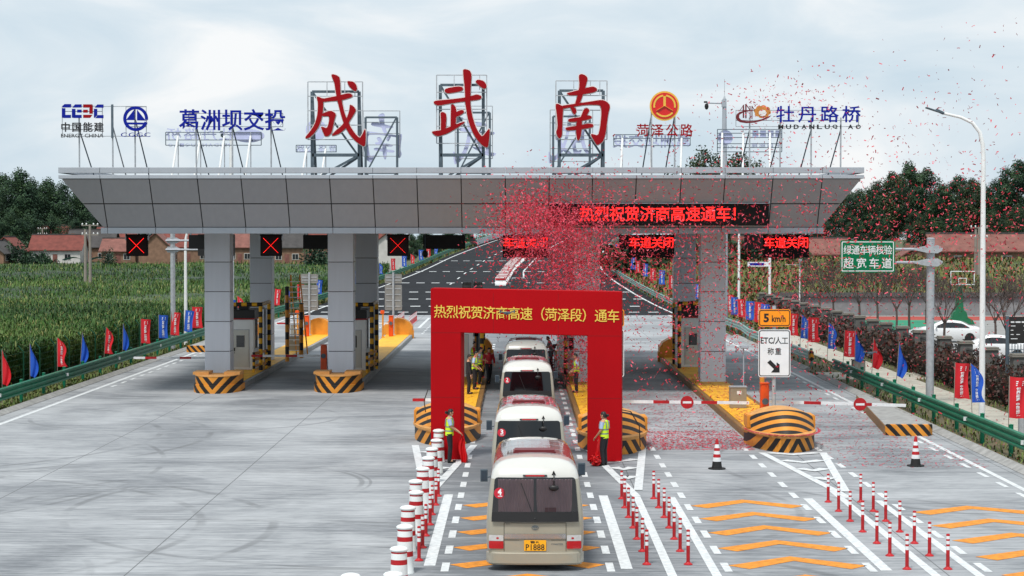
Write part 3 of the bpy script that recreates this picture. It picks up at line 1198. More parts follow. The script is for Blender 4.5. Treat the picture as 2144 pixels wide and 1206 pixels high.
lab = ['black lane signal box with red cross over the lane beside the corn field',
       'black lane signal box with red cross between the two striped left hand booths'.replace('left hand ', ''),
       'black lane signal box with red cross over the lane next to the red arch']
first = None
for i, px in enumerate((286, 567, 833)):
    x = Q(px, 510, 88.6)[0]
    if first is None:
        t = thing('lane_signal', lab[0], 'traffic signal', (x, 88.6, 6.2), group='red cross lane signals under the canopy')
        mb = MB(); mb.box(-.47, .47, 0, .3, 0, .94)
        mb.box(-.5, .5, .05, .25, .88, .97)
        mb.build('housing', M_SCREEN, t, bevel=.02)
        mb = MB()
        for s in (-1, 1):
            mb.bar((-s * .33, -.012, .14), (s * .33, -.012 - .002 * (s > 0), .8), .145, .004)
        mb.build('cross_lamp', M_LEDR, t)
        mb = MB(); hung(mb, -.49, .5, .7); mb.build('hanger', M_STEEL, t)
        first = t
    else:
        dup(first, (x, 88.6, 6.2), label=lab[i])

first = None
lab = ['red lettered LED lane board above the lane with the buses', 'red lettered LED lane board above the empty lane beside the red arch',
       'red lettered LED lane board above the outermost lane by the hedge']
for i, px in enumerate((1100.5, 1364, 1646)):
    x = Q(px, 510, 88.6)[0]
    if first is None:
        t = thing('lane_board', lab[0], 'LED board', (x, 88.6, 6.13), group='red lettered lane boards under the canopy')
        mb = MB(); mb.box(-1.02, 1.02, 0, .28, 0, 1.02)
        mb.build('housing', M_SCREEN, t, bevel=.02)
        mb = MB()
        spaced(mb, '车道关闭', -1.0, 1.0, .42, .92, -.012, .5, offset=.008)
        mb.build('lettering', M_LEDR, t, fix=False)
        mb = MB(); hung(mb, -.9, .9, 1.0); mb.build('hanger', M_STEEL, t)
        first = t
    else:
        dup(first, (x, 88.6, 6.13), label=lab[i])
first = None
for i, (px, w, y) in enumerate(((417, 1.2, 113.5), (662, 1.5, 113.5), (930, 2.4, 113.5), (1340, 2.4, 113.0), (1625, 3.6, 113.0), (1880, 1.4, 113.0))[:5]):
    x = Q(px, 505, y)[0]
    t = thing('lane_board', ['small dark back of a lane board behind the outer column by the field', 'dark back of a lane board between the two pale columns',
                             'wide dark back of a lane board above the ramp road', 'dark back of a lane board behind the middle red lettered board',
                             'widest dark back of a lane board behind the outer red lettered board'][i], 'LED board', (x, y, 6.33), group='rear sides of far lane boards')
    mb = MB(); mb.box(-w / 2, w / 2, 0, .3, 0, .8); mb.build('housing', M_BLACK, t, bevel=.02)
    mb = MB()
    for xx in (-w / 2 + .1, w / 2 - .1):
        mb.box(xx - .04, xx + .04, .1, .18, .8, .92)
    mb.build('hanger', M_STEEL, t)
first = None
for i, (px, y, l) in enumerate(((890, 112, 1.1), (990, 112, .35), (845, 90, .5))):
    x = Q(px, 510, y)[0]
    if first is None or True:
        t = thing('hanging_camera', ['black dome camera on a long rod under the canopy', 'pale dome camera on a short rod above the ramp', 'black dome camera tucked beside the third red cross signal'][i], 'camera', (x, y, 7.25), group='cameras hung under the canopy')
        mb = MB(); mb.tube([(0, 0, 0), (0, 0, -l)], .03, 6); mb.build('rod', M_STEELD, t)
        mb = MB(); mb.lathe([(.05, .1), (.16, .05), (.18, -.12), (.12, -.26), (.03, -.3)], 12, (0, 0, -l)); mb.build('camera_dome', M_BLACK if i != 1 else M_TRIM, t, smooth=50)

# ================================================================== toll islands
AMB, NBLK = lin(214, 140, 44), lin(26, 23, 22)
M_VEE = stripe_mat('vee_stripe', AMB, NBLK, lambda M, x, y, z: M('ADD', M('MULTIPLY', M('SUBTRACT', z, M('MULTIPLY', M('ABSOLUTE', x), 1.15)), 1.8), .2))
M_ARC = stripe_mat('arc_stripe', AMB, NBLK, lambda M, x, y, z: M('ADD', M('MULTIPLY', M('ADD', z, M('MULTIPLY', M('MULTIPLY', x, x), .36)), 4.3), .1))
M_DIA = stripe_mat('base_stripe', AMB, NBLK, lambda M, x, y, z: M('MULTIPLY', M('ADD', M('ABSOLUTE', M('SUBTRACT', x, .25)), M('MULTIPLY', z, .55)), 3.1))
M_THIN = stripe_mat('kerb_stripe', lin(176, 128, 62), lin(48, 40, 34), lambda M, x, y, z: M('MULTIPLY', y, 4.0))
M_YTOP = pm('yellow_island_top', lin(240, 176, 38), .6, 0, .2, 1.6)
M_ATOP = pm('amber_nose_top', lin(206, 150, 84), .6, 0, .2, 3)
M_AMBER = pm('amber_nose', AMB, .55, 0, .15, 2)


def ell(y0, y1, hw_, n=14, p=2.4):
    """plan outline: rounded front at y0, square back at y1"""
    pts = []
    for i in range(n + 1):
        a = -math.pi / 2 + math.pi * i / n
        c, s = math.cos(a), math.sin(a)
        pts.append((hw_ * math.copysign(abs(s) ** (2 / p), s), y1 - (y1 - y0) * abs(c) ** (2 / p)))
    return pts


def island(xc, y0, y1, striped, label):
    t = thing('toll_island', label, 'traffic island', (xc, y0, 0), group='raised toll islands')
    ln = y1 - y0
    mb = MB()
    st = 1.5 if not striped else 2.2
    mb.box(-.99, -.79, st, ln - 1.0, -.05, .25); mb.box(.79, .99, st, ln - 1.0, -.05, .25)
    mb.build('kerb', M_THIN if striped else M_CONC, t, bevel=.02)
    mb = MB(); mb.box(-.788, .788, st, ln - 1.0, -.05, .262)
    mb.build('island_top', M_YTOP, t)
    if not striped:
        mb = MB()
        lo = ell(0, 2.5, 1.13); mid = ell(.06, 2.5, 1.09)
        n = len(lo)
        mb.prism(lo, -.03, .36, 'xy', 0, 0, 0)
        up = ell(.12, 2.5, 1.06)
        mb.prism(up, .362, .74, 'xy', 0, 0, 0)
        mb.build('nose', M_VEE, t, smooth=40)
        mb = MB(); mb.prism(ell(.10, 2.52, 1.075), .742, .775, 'xy')
        mb.box(-1.07, -.35, 1.2, 2.5, .776, .9); mb.box(.35, 1.07, 1.2, 2.5, .776, .9)
        mb.build('nose_cap', M_ATOP, t, smooth=40)
    else:
        mb = MB()
        lo = ell(0, 3.4, 1.17, 16, 2.0)
        mb.prism(lo, -.03, .46, 'xy', 0, 0, 0)
        mb.build('nose_base', M_DIA, t, smooth=40)
        mb = MB()
        for k in range(3):
            mb.prism(ell(-.05 - .015 * (k % 2), 3.42, 1.21 + .015 * (k % 2), 16, 2.0), .462 + k * .035, .49 + k * .035, 'xy')
        mb.build('nose_lip', M_ATOP, t, smooth=40)
        mb = MB()

        def hull(u, v):
            x = (u * 2 - 1)
            top = 1.30 - .30 * x * x
            z = .56 + (top - .56) * v
            y = .55 + 1.5 * abs(x) ** 1.7 + v * .85 * (1 - .5 * abs(x))
            return (x * 1.07, y, z)
        mb.grid(hull, 24, 8)
        mb.grid(lambda u, v: (lambda p: (p[0], p[1] + (3.3 - p[1]) * v, p[2] - .02 * v))(hull(u, 1)), 24, 2, 1)
        mb.build('nose_hull', [M_ARC, M_ATOP], t, smooth=25)
        mb = MB()
        mb.box(-.15, .15, 0, 1.1, 0, .45)
        sh = mb.build('nose_shoulder', M_AMBER, t, (-1.01, 2.4, .57), bevel=.03)
        dup(sh, (1.01, 2.4, .57), parent=t)
    # plain amber hump at the far end
    mb = MB()
    mb.prism([(x, ln - y) for x, y in ell(0, 2.2, 1.1, 14, 2.6)], -.03, .55, 'xy')
    prof_ = [(-1.0, .552), (-1.0, .8), (-.8, 1.1), (-.4, 1.32), (0, 1.4), (.4, 1.32), (.8, 1.1), (1.0, .8), (1.0, .552)]
    mb.prism(prof_, ln - 2.2, ln - .9, 'xz')
    mb.build('tail_hump', M_AMBER, t, smooth=30)
    return t


island(-13.75, 89.3, 139, False, 'toll island with tiered striped nose nearest the corn field')
island(-8.28, 89.6, 139, False, 'toll island with tiered striped nose between the two grey booths')
island(-2.5, 67.3, 116, True, 'toll island with rounded striped nose behind the bollard side leg of the arch')
island(3.2, 64.6, 115, True, 'toll island with rounded striped nose behind the arch leg by the empty lane')
island(8.95, 65.2, 114, True, 'toll island with rounded striped nose carrying the white lane sign')

# low kerb islands at both outer edges
for nm, lab_, x0, x1, y0, y1 in (('kerb_island', 'low kerb island with striped end under the green guardrail', 13.1, 14.9, 71, 84.5), ('kerb_island', 'low grey kerb island with striped end beside the corn field guardrail', -20.2, -18.6, 121, 133)):
    t = thing(nm, lab_, 'kerb', ((x0 + x1) / 2, y0, 0), group='low outer kerb islands')
    w = (x1 - x0) / 2
    mb = MB()
    mb.prism([(-w, .0), (w - .1, .0), (w - .1, y1 - y0), (w * .4 if x0 > 0 else -w, y1 - y0)], -.03, .34, 'xy', 1, 0, 1)
    mb.build('kerb_block', [M_THIN if x0 > 0 else M_CONC, M_CONC], t, bevel=.02)
    mb = MB(); mb.prism([(-w, -.0), (w - .1, -.0), (w - .3, -.35), (-w + .3, -.35)], -.03, .4, 'xy')
    mb.build('striped_end', stripe_mat('end_stripe_' + ('a' if x0 > 0 else 'b'), AMB, NBLK, lambda M, x, y, z: M('MULTIPLY', M('ADD', x, M('MULTIPLY', z, .9)), 2.6)), t, bevel=.02)

# ================================================================== booths with their guards
M_BOOTH = pm('booth_panel', lin(230, 234, 234), .4, .1, .05, 1.5)
M_DOOR = pm('booth_door', lin(208, 210, 202), .45, 0, .05, 2)


def booth(x, y, label, flip=1):
    t = thing('toll_booth', label, 'toll booth', (x, y, .262), group='toll booths on the islands')
    mb = MB()
    mb.box(-.72, .72, 0, 3.0, 0, 1.05); mb.box(-.72, .72, 0, .5, 1.05, 2.55); mb.box(-.72, .72, 2.5, 3.0, 1.05, 2.55)
    mb.box(-.72, -.66, .5, 2.5, 1.05, 2.55)
    mb.build('cabin', M_BOOTH, t, bevel=.04)
    mb = MB(); mb.box(.66, .715, .5, 2.5, 1.06, 2.54)
    mb.build('window', M_GLASSD, t)
    mb = MB(); mb.box(-.75, .75, -.03, 3.03, 2.56, 2.62); mb.build('red_band', M_RED, t)
    mb = MB()
    mb.box(-.76, .76, -.05, 3.05, 2.63, 3.05)
    mb.box(-.1, .42, .3, .9, 3.06, 3.42); mb.box(-.6, -.25, .5, 1.1, 3.06, 3.3)
    mb.build('roof', M_BLACK, t, bevel=.03)
    mb = MB(); mb.box(-.36, .46, -.025, 0, .14, 2.02); d_ = mb.build('door', M_DOOR, t, bevel=.012)
    mb = MB()
    for a in ((-.40, -.365, .1, 2.06), (.465, .5, .1, 2.06)):
        mb.box(a[0], a[1], -.018, 0, a[2], a[3])
    mb.box(-.365, .465, -.018, 0, 2.025, 2.06)
    mb.build('door_frame', M_STEEL, d_)
    mb = MB(); mb.box(-.17, .25, -.033, -.026, 1.15, 1.75); mb.build('pane', M_GLASSD, d_, bevel=.01)
    mb = MB(); mb.box(-.3, -.24, -.06, -.026, .95, 1.12); mb.box(-.29, -.25, -.05, -.026, .84, .88); mb.build('handle', M_BLACK, d_)
    return t


def banded(mb, p0, p1, r, step=.26, n=10):
    p0, p1 = Vector(p0), Vector(p1)
    l = (p1 - p0).length
    k = max(1, int(round(l / step)))
    for i in range(k):
        mb.tube([p0 + (p1 - p0) * (i / k), p0 + (p1 - p0) * ((i + 1) / k)], r, n, i % 2)


def portal(x, y, label):
    t = thing('height_guard', label, 'guard frame', (x, y, .262), group='black and yellow guard frames round the booths')
    mb = MB(); banded(mb, (0, 0, 0), (0, 0, 3.25), .1); mb.build('post', [M_BLACKY, M_YEL], t, smooth=40)
    mb = MB(); banded(mb, (-1.5, 0, 3.35), (.1, 0, 3.35), .1); mb.build('crossbar', [M_YEL, M_BLACKY], t, smooth=40)
    mb = MB(); banded(mb, (0, 3.4, 0), (0, 3.4, 3.25), .1); mb.build('post', [M_BLACKY, M_YEL], t, smooth=40)
    mb = MB(); banded(mb, (0, .1, 3.35), (0, 3.5, 3.35), .1); mb.build('side_rail', [M_YEL, M_BLACKY], t, smooth=40)
    mb = MB()
    mb.tube([(-.18, 3.2, 0), (-.18, 3.2, 3.0), (-.4, 3.2, 3.15), (-1.3, 3.2, 3.15)], .06, 8)
    mb.build('inner_hoop', M_STEEL, t, smooth=40)
    return t


def railing(x, y, label):
    t = thing('guard_railing', label, 'railing', (x, y, .262), group='short striped railings beside the booths')
    mb = MB(); banded(mb, (0, 0, 0), (0, 0, 1.0), .07, .18); mb.build('post', [M_YEL, M_BLACKY], t, smooth=40)
    mb = MB(); banded(mb, (.3, 2.6, 0), (.3, 2.6, 1.0), .07, .18); mb.build('post', [M_YEL, M_BLACKY], t, smooth=40)
    mb = MB()
    for z in (.3, .62, .92):
        mb.bar((.0, .08, z), (.3, 2.52, z), .03, .14)
    mb.build('rail', M_AMBER, t)
    return t


booth(-14.2, 101.4, 'grey toll booth with panelled door on the island nearest the corn field')
booth(-8.45, 101.0, 'grey toll booth with panelled door half hidden by the second column')
booth(-2.9, 96.5, 'toll booth seen through the arch on the bollard side')
booth(2.7, 99.0, 'toll booth behind the arch leg, veiled in red confetti')
booth(9.05, 103.5, 'toll booth with dark end window behind the outer column')
portal(-13.08, 101.0, 'black and yellow guard frame round the booth nearest the corn field')
portal(-7.42, 100.8, 'black and yellow guard frame beside the second grey booth')
portal(-1.75, 96.0, 'black and yellow guard frame seen through the arch on the bollard side')
t = portal(2.35, 98.5, 'black and yellow guard frame in the confetti at the edge of the bus lane')
for c in t.children: c.location.x *= -1
t.scale.x = -1
t = portal(8.3, 102.5, 'black and yellow guard frame beside the outer column')
t.scale.x = -1
railing(-13.25, 99.6, 'short striped railing at the door of the first grey booth')
railing(-7.55, 99.3, 'short striped railing at the door of the second grey booth')

# step ladder and pole pair behind the first booth
t = thing('step_ladder', 'tall amber step ladder behind the first grey booth', 'ladder', (-12.75, 113.5, .262))
mb = MB()
for x in (-.32, .32):
    mb.bar((x, -.45, 0), (x * .8, .3, 4.6), .07, .07); mb.bar((x + .3, 1.0, 0), (x * .8, .35, 4.6), .07, .07)
mb.build('stile', M_AMBER, t)
mb = MB()
for k in range(14):
    z = .3 + k * .3; f = z / 4.6
    mb.bar((-.3, -.45 + .75 * f, z), (.3, -.45 + .75 * f, z), .08, .05)
mb.build('rung', M_REFW, t)
for i, (x, y) in enumerate(((-12.55, 108), (-12.1, 111))):
    t = thing('bollard_post', ['tall black and amber banded post in front of the step ladder', 'tall black and amber banded post beside the step ladder'][i], 'post', (x, y, .262), group='banded posts by the ladder')
    mb = MB(); banded(mb, (0, 0, 0), (0, 0, 4.0 - i), .11, .42); mb.build('post_shaft', [M_AMBER, M_BLACKY], t, smooth=40)
    mb = MB(); mb.lathe([(.13, 4.0 - i), (.13, 4.05 - i), (.04, 4.08 - i)], 10); mb.build('cap', M_BLACKY, t)


# ================================================================== barriers
def barrier(x, y, label, dirx, ln, z, disc=None, tilt=0.0, h=1.35):
    t = thing('boom_barrier', label, 'barrier', (x, y, .262), group='red and white boom barriers')
    mb = MB(); mb.box(-.15, .15, -.12, .28, 0, h); mb.build('cabinet', M_ORG, t, bevel=.03)
    mb = MB(); mb.box(-.17, .17, -.14, .3, h + .002, h + .05); mb.build('cabinet_lid', M_ORG, t, bevel=.01)
    zz = z - .262
    mb = MB()
    nseg = max(3, int(ln / .6))
    for i in range(nseg):
        a = .17 + (ln - .17) * i / nseg; b = .17 + (ln - .17) * (i + 1) / nseg
        mb.bar((dirx * a, -.18, zz + tilt * a), (dirx * b, -.18, zz + tilt * b), .05, .11, 1 if i % 3 == 2 else 0)
    arm = mb.build('arm', [M_REFW, M_RED], t)
    mb = MB(); mb.lathe([(.12, 0), (.12, .06)], 14)
    hub = mb.build('pivot', M_STEELD, t, (0, -.16, zz)); hub.rotation_euler = (R(90), 0, 0)
    if disc:
        d0 = MB()
        pts = [(.24 * math.cos(a), .24 * math.sin(a)) for a in np.linspace(0, 2 * math.pi, 29)[:-1]]
        d0.prism(pts, -.03, 0)
        dd_ = d0.build('sign_disc', M_RED, t, (dirx * disc, -.22, zz + tilt * disc), bevel=.006)
        b0 = MB(); b0.box(-.16, .16, -.036, -.031, -.04, .04); b0.build('bar', M_REFW, dd_)
    return t


barrier(-15.0, 99.4, 'boom barrier with red tip across the lane beside the corn field', -1, 4.2, 1.0)
barrier(-9.72, 99.4, 'boom barrier on a thin orange post between the two grey booths', -1, 3.6, 1.1)
barrier(3.65, 73.8, 'boom barrier with no entry disc beside the red arch', 1, 4.9, .98, 2.6, -.01)
barrier(9.15, 73.8, 'boom barrier with no entry disc by the kerb island and guardrail', 1, 5.2, .98, 3.5, -.028)
barrier(-2.35, 74.5, 'orange barrier cabinet with its arm drawn back, behind the arch leg', -1, 1.6, .98)
for i, (x, y) in enumerate(((-14.3, 134.5), (-8.6, 134.5))):
    barrier(x, y, ['far boom barrier on the tail of the island nearest the field', 'far boom barrier on the tail of the second island'][i], -1, 2.6, 1.15)
    t = thing('signal_post', ['thin orange lamp post on the tail of the island nearest the field', 'thin orange lamp post on the tail of the second island'][i], 'signal', (x - .45, y - 1.5, .262), group='thin orange lamp posts on island tails')
    mb = MB(); mb.tube([(0, 0, 0), (0, 0, 1.6)], .06, 8); mb.lathe([(.12, 0), (.12, .05), (.06, .07)], 10); mb.build('post', M_ORGY, t, smooth=40)
    mb = MB(); mb.box(-.16, .1, -.1, .12, 1.58, 1.82); mb.build('lamp_head', M_ORG, t, bevel=.03)
t = thing('bollard_post', 'slim orange lamp mast beside the barrier cabinet under the white lane sign', 'post', (9.2, 75.0, .262))
mb = MB(); mb.tube([(0, 0, 0), (0, 0, 2.4)], .09, 8); mb.build('post_shaft', M_ORGY, t, smooth=40)
mb = MB(); mb.box(-.14, .14, -.12, .1, 2.1, 2.5); mb.build('lamp_head', M_ORG, t, bevel=.03)

M_SS = pm('stainless_box', lin(160, 156, 144), .3, .5, .1, 2)
for i, (x, y) in enumerate(((8.75, 79.0), (-13.3, 118), (-14.9, 133))):
    t = thing('equipment_box', ['steel equipment box on the yellow island by the white lane sign', 'steel equipment box on the first island beyond the ladder', 'steel equipment box near the tail of the first island'][i], 'cabinet', (x, y, .262), group='steel boxes on the islands')
    mb = MB(); mb.box(-.33, .33, 0, .4, .0, .82); mb.build('cabinet_body', M_SS, t, bevel=.02)
    mb = MB(); mb.box(-.35, .35, -.03, .43, .822, .87); mb.build('lid', M_TRIM, t, bevel=.01)
    mb = MB(); mb.box(-.06, .12, -.006, 0, .55, .68); mb.build('label_plate', M_REFW, t)
t = thing('camera_pole', 'thin white camera pole rising from the steel box on the yellow island', 'camera', (9.02, 79.6, .262))
mb = MB(); mb.tube([(0, 0, 0), (0, 0, 2.35)], .025, 6); mb.build('pole', M_TRIM, t)
mb = MB(); mb.tube([(0, 0, 2.3), (-.1, 0, 2.42), (-.28, 0, 2.38), (-.32, 0, 2.2)], .018, 6); mb.build('cable', M_BLACK, t)
mb = MB(); mb.box(-.14, .2, -.18, .1, 2.33, 2.45); mb.build('camera_head', M_TRIM, t, bevel=.03)


# ================================================================== signs
def rrect(w, h, r, n=5):
    pts = []
    for cx, cz, a0 in ((w - r, h - r, 0), (-w + r, h - r, 90), (-w + r, -h + r, 180), (w - r, -h + r, 270)):
        for k in range(n + 1):
            a = R(a0 + 90 * k / n)
            pts.append((cx + r * math.cos(a), cz + r * math.sin(a)))
    return pts


M_SIGNBACK = pm('sign_back', lin(140, 140, 138), .5, .3, .1, 2)
M_SORG = pm('orange_sign', lin(248, 150, 10), .45, 0, .05, 3)
M_SBLK = pm('sign_black', lin(22, 22, 24), .5, 0, .1, 3)
M_SWHT = pm('sign_white', lin(228, 232, 236), .45, 0, .04, 3)


def lane_sign(x, y, label, rz=0.0):
    t = thing('lane_sign', label, 'road sign', (x, y, .26), rz, group='lane signs on the toll islands')
    mb = MB(); mb.tube([(0, .12, 0), (0, .12, 4.3)], .075, 10); mb.lathe([(.16, 0), (.16, .04), (.08, .06)], 12, (0, .12, 0)); mb.build('post', M_STEEL, t, smooth=40)
    for nm, zc, hh, c in (('speed_plate', 3.86, .32, 0), ('lane_plate', 2.57, .87, 1)):
        mb = MB()
        mb.prism(rrect(.585, hh, .09), 0, .03, 'xz', 0, 1, 1)
        pl = mb.build(nm, [M_SORG if c == 0 else M_SWHT, M_SIGNBACK], t, (0, 0, zc))
        mb = MB()
        o1 = rrect(.56, hh - .03, .075); o2 = rrect(.53, hh - .06, .055)
        n = len(o1)
        mb.add([(a, -.004, b) for a, b in o1] + [(a, -.004, b) for a, b in o2], [(k, (k + 1) % n, n + (k + 1) % n, n + k) for k in range(n)])
        mb.build('border', M_SBLK, pl, fix=False)
        mb = MB()
        if c == 0:
            text_to(mb, '5', -.4, -.2, -.16, .16, -.005, offset=.04)
            text_to(mb, 'km/h', -.1, .4, -.15, .1, -.005, offset=.02)
        else:
            text_to(mb, 'ETC/', -.5, .03, .35, .58, -.005, offset=.02)
            spaced(mb, '人工', .02, .5, .33, .6, -.005, .24, offset=.01)
            spaced(mb, '称重', -.25, .25, -.06, .2, -.005, .23, offset=.01)
            ar = [(-.28, -.28), (-.2, -.2), (.03, -.43), (.03, -.3), (.17, -.44), (.17, -.68), (-.07, -.68), (-.17, -.58), (-.06, -.58)]
            ar = [(-.26, -.34), (-.15, -.24), (.08, -.47), (.08, -.33), (.19, -.41), (.19, -.70), (-.12, -.70), (-.02, -.58), (-.02, -.57)]
            mb.prism(ar, -.008, -.004)
        mb.build('lettering', M_SBLK, pl, fix=False)
        mb = MB()
        for zz in ([-.1, .1] if c == 0 else [-.6, -.2, .2, .6]):
            mb.box(-.5, .5, .031, .06, zz - .03, zz + .03)
        mb.build('bracket', M_STEEL, pl)
    return t


lane_sign(9.35, 72.6, 'white lane sign with orange speed plate on the outer striped island')
lane_sign(3.28, 72.6, 'white lane sign with orange speed plate half hidden by the red arch')
lane_sign(-14.3, 136.3, 'grey backs of two sign plates on a post on the first far island tail', math.pi)
lane_sign(-8.55, 136.3, 'grey backs of two sign plates on a post on the second far island tail', math.pi)
lane_sign(-2.6, 113.2, 'grey backs of two sign plates showing just above the red arch', math.pi)

# gantry style direction sign on the fence side
M_SGRN = pm('green_sign', lin(0, 108, 70), .6, 0, .05, 2, spec=.15)
yS = 83.0
xp = Q(1948, 600, yS)[0]
t = thing('direction_sign', 'green direction sign with white characters on a tall steel pole over the hedge side', 'road sign', (xp, yS, 0))
mb = MB(); mb.tube([(0, 0, -.1), (0, 0, 6.98)], .165, 14); mb.lathe([(.175, 6.98), (.175, 7.0), (.1, 7.03)], 14); mb.build('pole', M_STEEL, t, smooth=40)
mb = MB()
for z in (6.55, 6.0):
    mb.tube([(.45, -.2, z), (-3.8, -.2, z)], .055, 8)
mb.build('arm', M_TRIM, t, smooth=40)
mb = MB()
for z in (6.55, 6.0):
    mb.prism([(-.75, z + .03), (-.2, z + .15), (.24, z + .17), (.42, z + .06), (.42, z - .06), (.24, z - .17), (-.2, z - .15), (-.75, z - .03)], -.14, -.12)
    mb.prism([(-.75, z + .03), (-.2, z + .15), (.24, z + .17), (.42, z + .06), (.42, z - .06), (.24, z - .17), (-.2, z - .15), (-.75, z - .03)], -.28, -.26)
mb.build('clamp', M_STEEL, t)
x0 = Q(1757, 540, yS)[0] - xp; x1 = Q(1871, 540, yS)[0] - xp
w, xc = (x1 - x0) / 2, (x0 + x1) / 2
mb = MB(); mb.prism(rrect(w, .67, .06), 0, .04, 'xz', 0, 1, 1)
pl = mb.build('sign_plate', [M_SGRN, M_SIGNBACK], t, (xc, -.32, 6.25))
mb = MB()
o1 = rrect(w - .05, .62, .05); o2 = rrect(w - .085, .585, .03); n = len(o1)
mb.add([(a, -.004, b) for a, b in o1] + [(a, -.004, b) for a, b in o2], [(k, (k + 1) % n, n + (k + 1) % n, n + k) for k in range(n)])
mb.build('border', M_REFW, pl, fix=False)
mb = MB()
spaced(mb, '绿通车辆核验', -w + .13, w - .13, .08, .46, -.005, .33, offset=.008)
spaced(mb, '超宽车道', -w + .13, w - .13, -.5, -.06, -.005, .42, offset=.01)
mb.build('lettering', M_REFW, pl, fix=False)

yS = 123.0
xp = Q(362, 600, yS)[0]
t = thing('direction_sign', 'steel pole with two arms carrying a sign hidden behind the outer column', 'road sign', (xp, yS, 0))
mb = MB(); mb.tube([(0, 0, -.1), (0, 0, 7.25)], .15, 12); mb.build('pole', M_STEEL, t, smooth=40)
mb = MB()
for z in (6.78, 6.22):
    mb.tube([(-.4, -.2, z), (3.6, -.2, z)], .06, 8)
mb.build('arm', M_TRIM, t, smooth=40)
mb = MB()
for z in (6.78, 6.22):
    mb.prism([(.6, z), (.25, z + .18), (-.3, z + .18), (-.4, z), (-.3, z - .18), (.25, z - .18)], -.14, -.1)
mb.build('clamp', M_STEEL, t)
mb = MB(); mb.prism(rrect(1.15, .67, .06), 0, .04)
mb.build('sign_plate', M_SBLK, t, (2.75, -.32, 6.5))

# ================================================================== lamps, masts, poles
def lamp(x, y, label, top=10.0, reach=2.0, sgn=-1):
    t = thing('street_lamp', label, 'street lamp', (x, y, 0), group='white street lamps')
    mb = MB()
    mb.tube([(0, 0, -.1), (0, 0, top), (sgn * .03, 0, top + .5), (sgn * .14, 0, top + .95), (sgn * .42, 0, top + 1.3), (sgn * .85, 0, top + 1.5), (sgn * reach * .75, 0, top + 1.66)],
            [.12, .085, .08, .075, .065, .055, .05], 12)
    mb.lathe([(.19, 0), (.19, .03), (.13, .06), (.12, .5), (.115, .52)], 14)
    mb.build('pole', M_WHITE, t, smooth=50)
    mb = MB()
    a = Vector((sgn * reach * .72, 0, top + 1.64)); b = Vector((sgn * (reach + .1), 0, top + 1.86))
    mb.bar(a, b, .22, .05); mb.bar(a, a + (b - a) * .45 + Vector((0, 0, .04)), .14, .1)
    mb.build('lamp_head', M_STEELD, t, bevel=.012)
    return t


lamp(17.23, 73.9, 'tall white street lamp with curved arm beside the near fence side guardrail', 10.0, 2.05)
lamp(-21.5, 128.6, 'white street lamp behind the corn side flags with its arm hidden by the canopy', 6.4, 1.6, 1)
lamp(18.4, 166, 'white street lamp post on the grass bank beyond the outer column', 8.5, 2.0, -1)

t = thing('surveillance_mast', 'thick grey mast with arm, dome camera and lightning rod above the canopy', 'mast', (15.6, 151, 0))
mb = MB(); mb.tube([(0, 0, -.1), (0, 0, 9), (0, 0, 17.4)], [.34, .26, .15], 12); mb.build('pole', M_TRIM, t, smooth=40)
mb = MB(); mb.tube([(0, 0, 17.4), (0, 0, 18.9)], .018, 6); mb.lathe([(.1, 17.38), (.05, 17.6), (.02, 17.65)], 8); mb.build('lightning_rod', M_STEEL, t)
mb = MB(); mb.tube([(0, 0, 17.05), (-1.35, 0, 17.1)], .06, 8); mb.box(-.2, .1, -.2, .2, 16.8, 17.3); mb.build('arm', M_TRIM, t, smooth=40)
mb = MB(); mb.lathe([(.03, .0), (.13, -.05), (.16, -.25), (.1, -.42), (.02, -.46)], 12, (-1.35, 0, 17.05)); mb.box(-1.55, -1.3, -.1, .1, 17.1, 17.22); mb.build('camera_dome', M_BLACK, t, smooth=40)

t = thing('surveillance_mast', 'slim white mast with twin cameras behind the blue lettered rooftop sign', 'mast', (-21.9, 152, 0))
mb = MB(); mb.tube([(0, 0, -.1), (0, 0, 9), (0, 0, 14.9)], [.2, .17, .11], 12); mb.build('pole', M_WHITE, t, smooth=40)
mb = MB(); mb.tube([(-.7, 0, 14.8), (.7, 0, 14.8)], .04, 8); mb.build('arm', M_TRIM, t)
for s in (-1, 1):
    mb = MB(); mb.lathe([(.03, .1), (.14, .05), (.15, -.1), (.02, -.22)], 10, (s * .65, 0, 14.75)); mb.box(s * .65 - .14, s * .65 + .14, -.25, .12, 14.86, 15.02); mb.build('camera', M_STEELD, t, smooth=40)

t = thing('sign_post', 'white post with a blue road name panel on the grass bank', 'road sign', (22.1, 175, 0))
zt = Q(1614, 540, 175)[1]
mb = MB(); mb.tube([(0, 0, -.1), (0, 0, zt)], .12, 10); mb.build('post', M_WHITE, t, smooth=40)
mb = MB(); mb.box(-1.95, -.1, -.08, -.04, zt - .75, zt - .35); pl = mb.build('sign_plate', M_SWHT, t)
mb = MB(); mb.box(-1.75, -.5, -.09, -.081, zt - .66, zt - .44); mb.build('blue_panel', M_BLUE, pl)
t = thing('sign_post', 'thin white camera post on the grass bank beside the wall', 'post', (24.6, 174, 0))
zt = Q(1661, 547, 174)[1]
mb = MB(); mb.tube([(0, 0, -.1), (0, 0, zt)], .06, 8); mb.build('post', M_WHITE, t, smooth=40)
mb = MB(); mb.box(-.12, .12, -.35, .1, zt, zt + .2); mb.tube([(0, 0, zt - .3), (-1.3, 0, zt - .3)], .02, 6); mb.build('camera', M_TRIM, t)
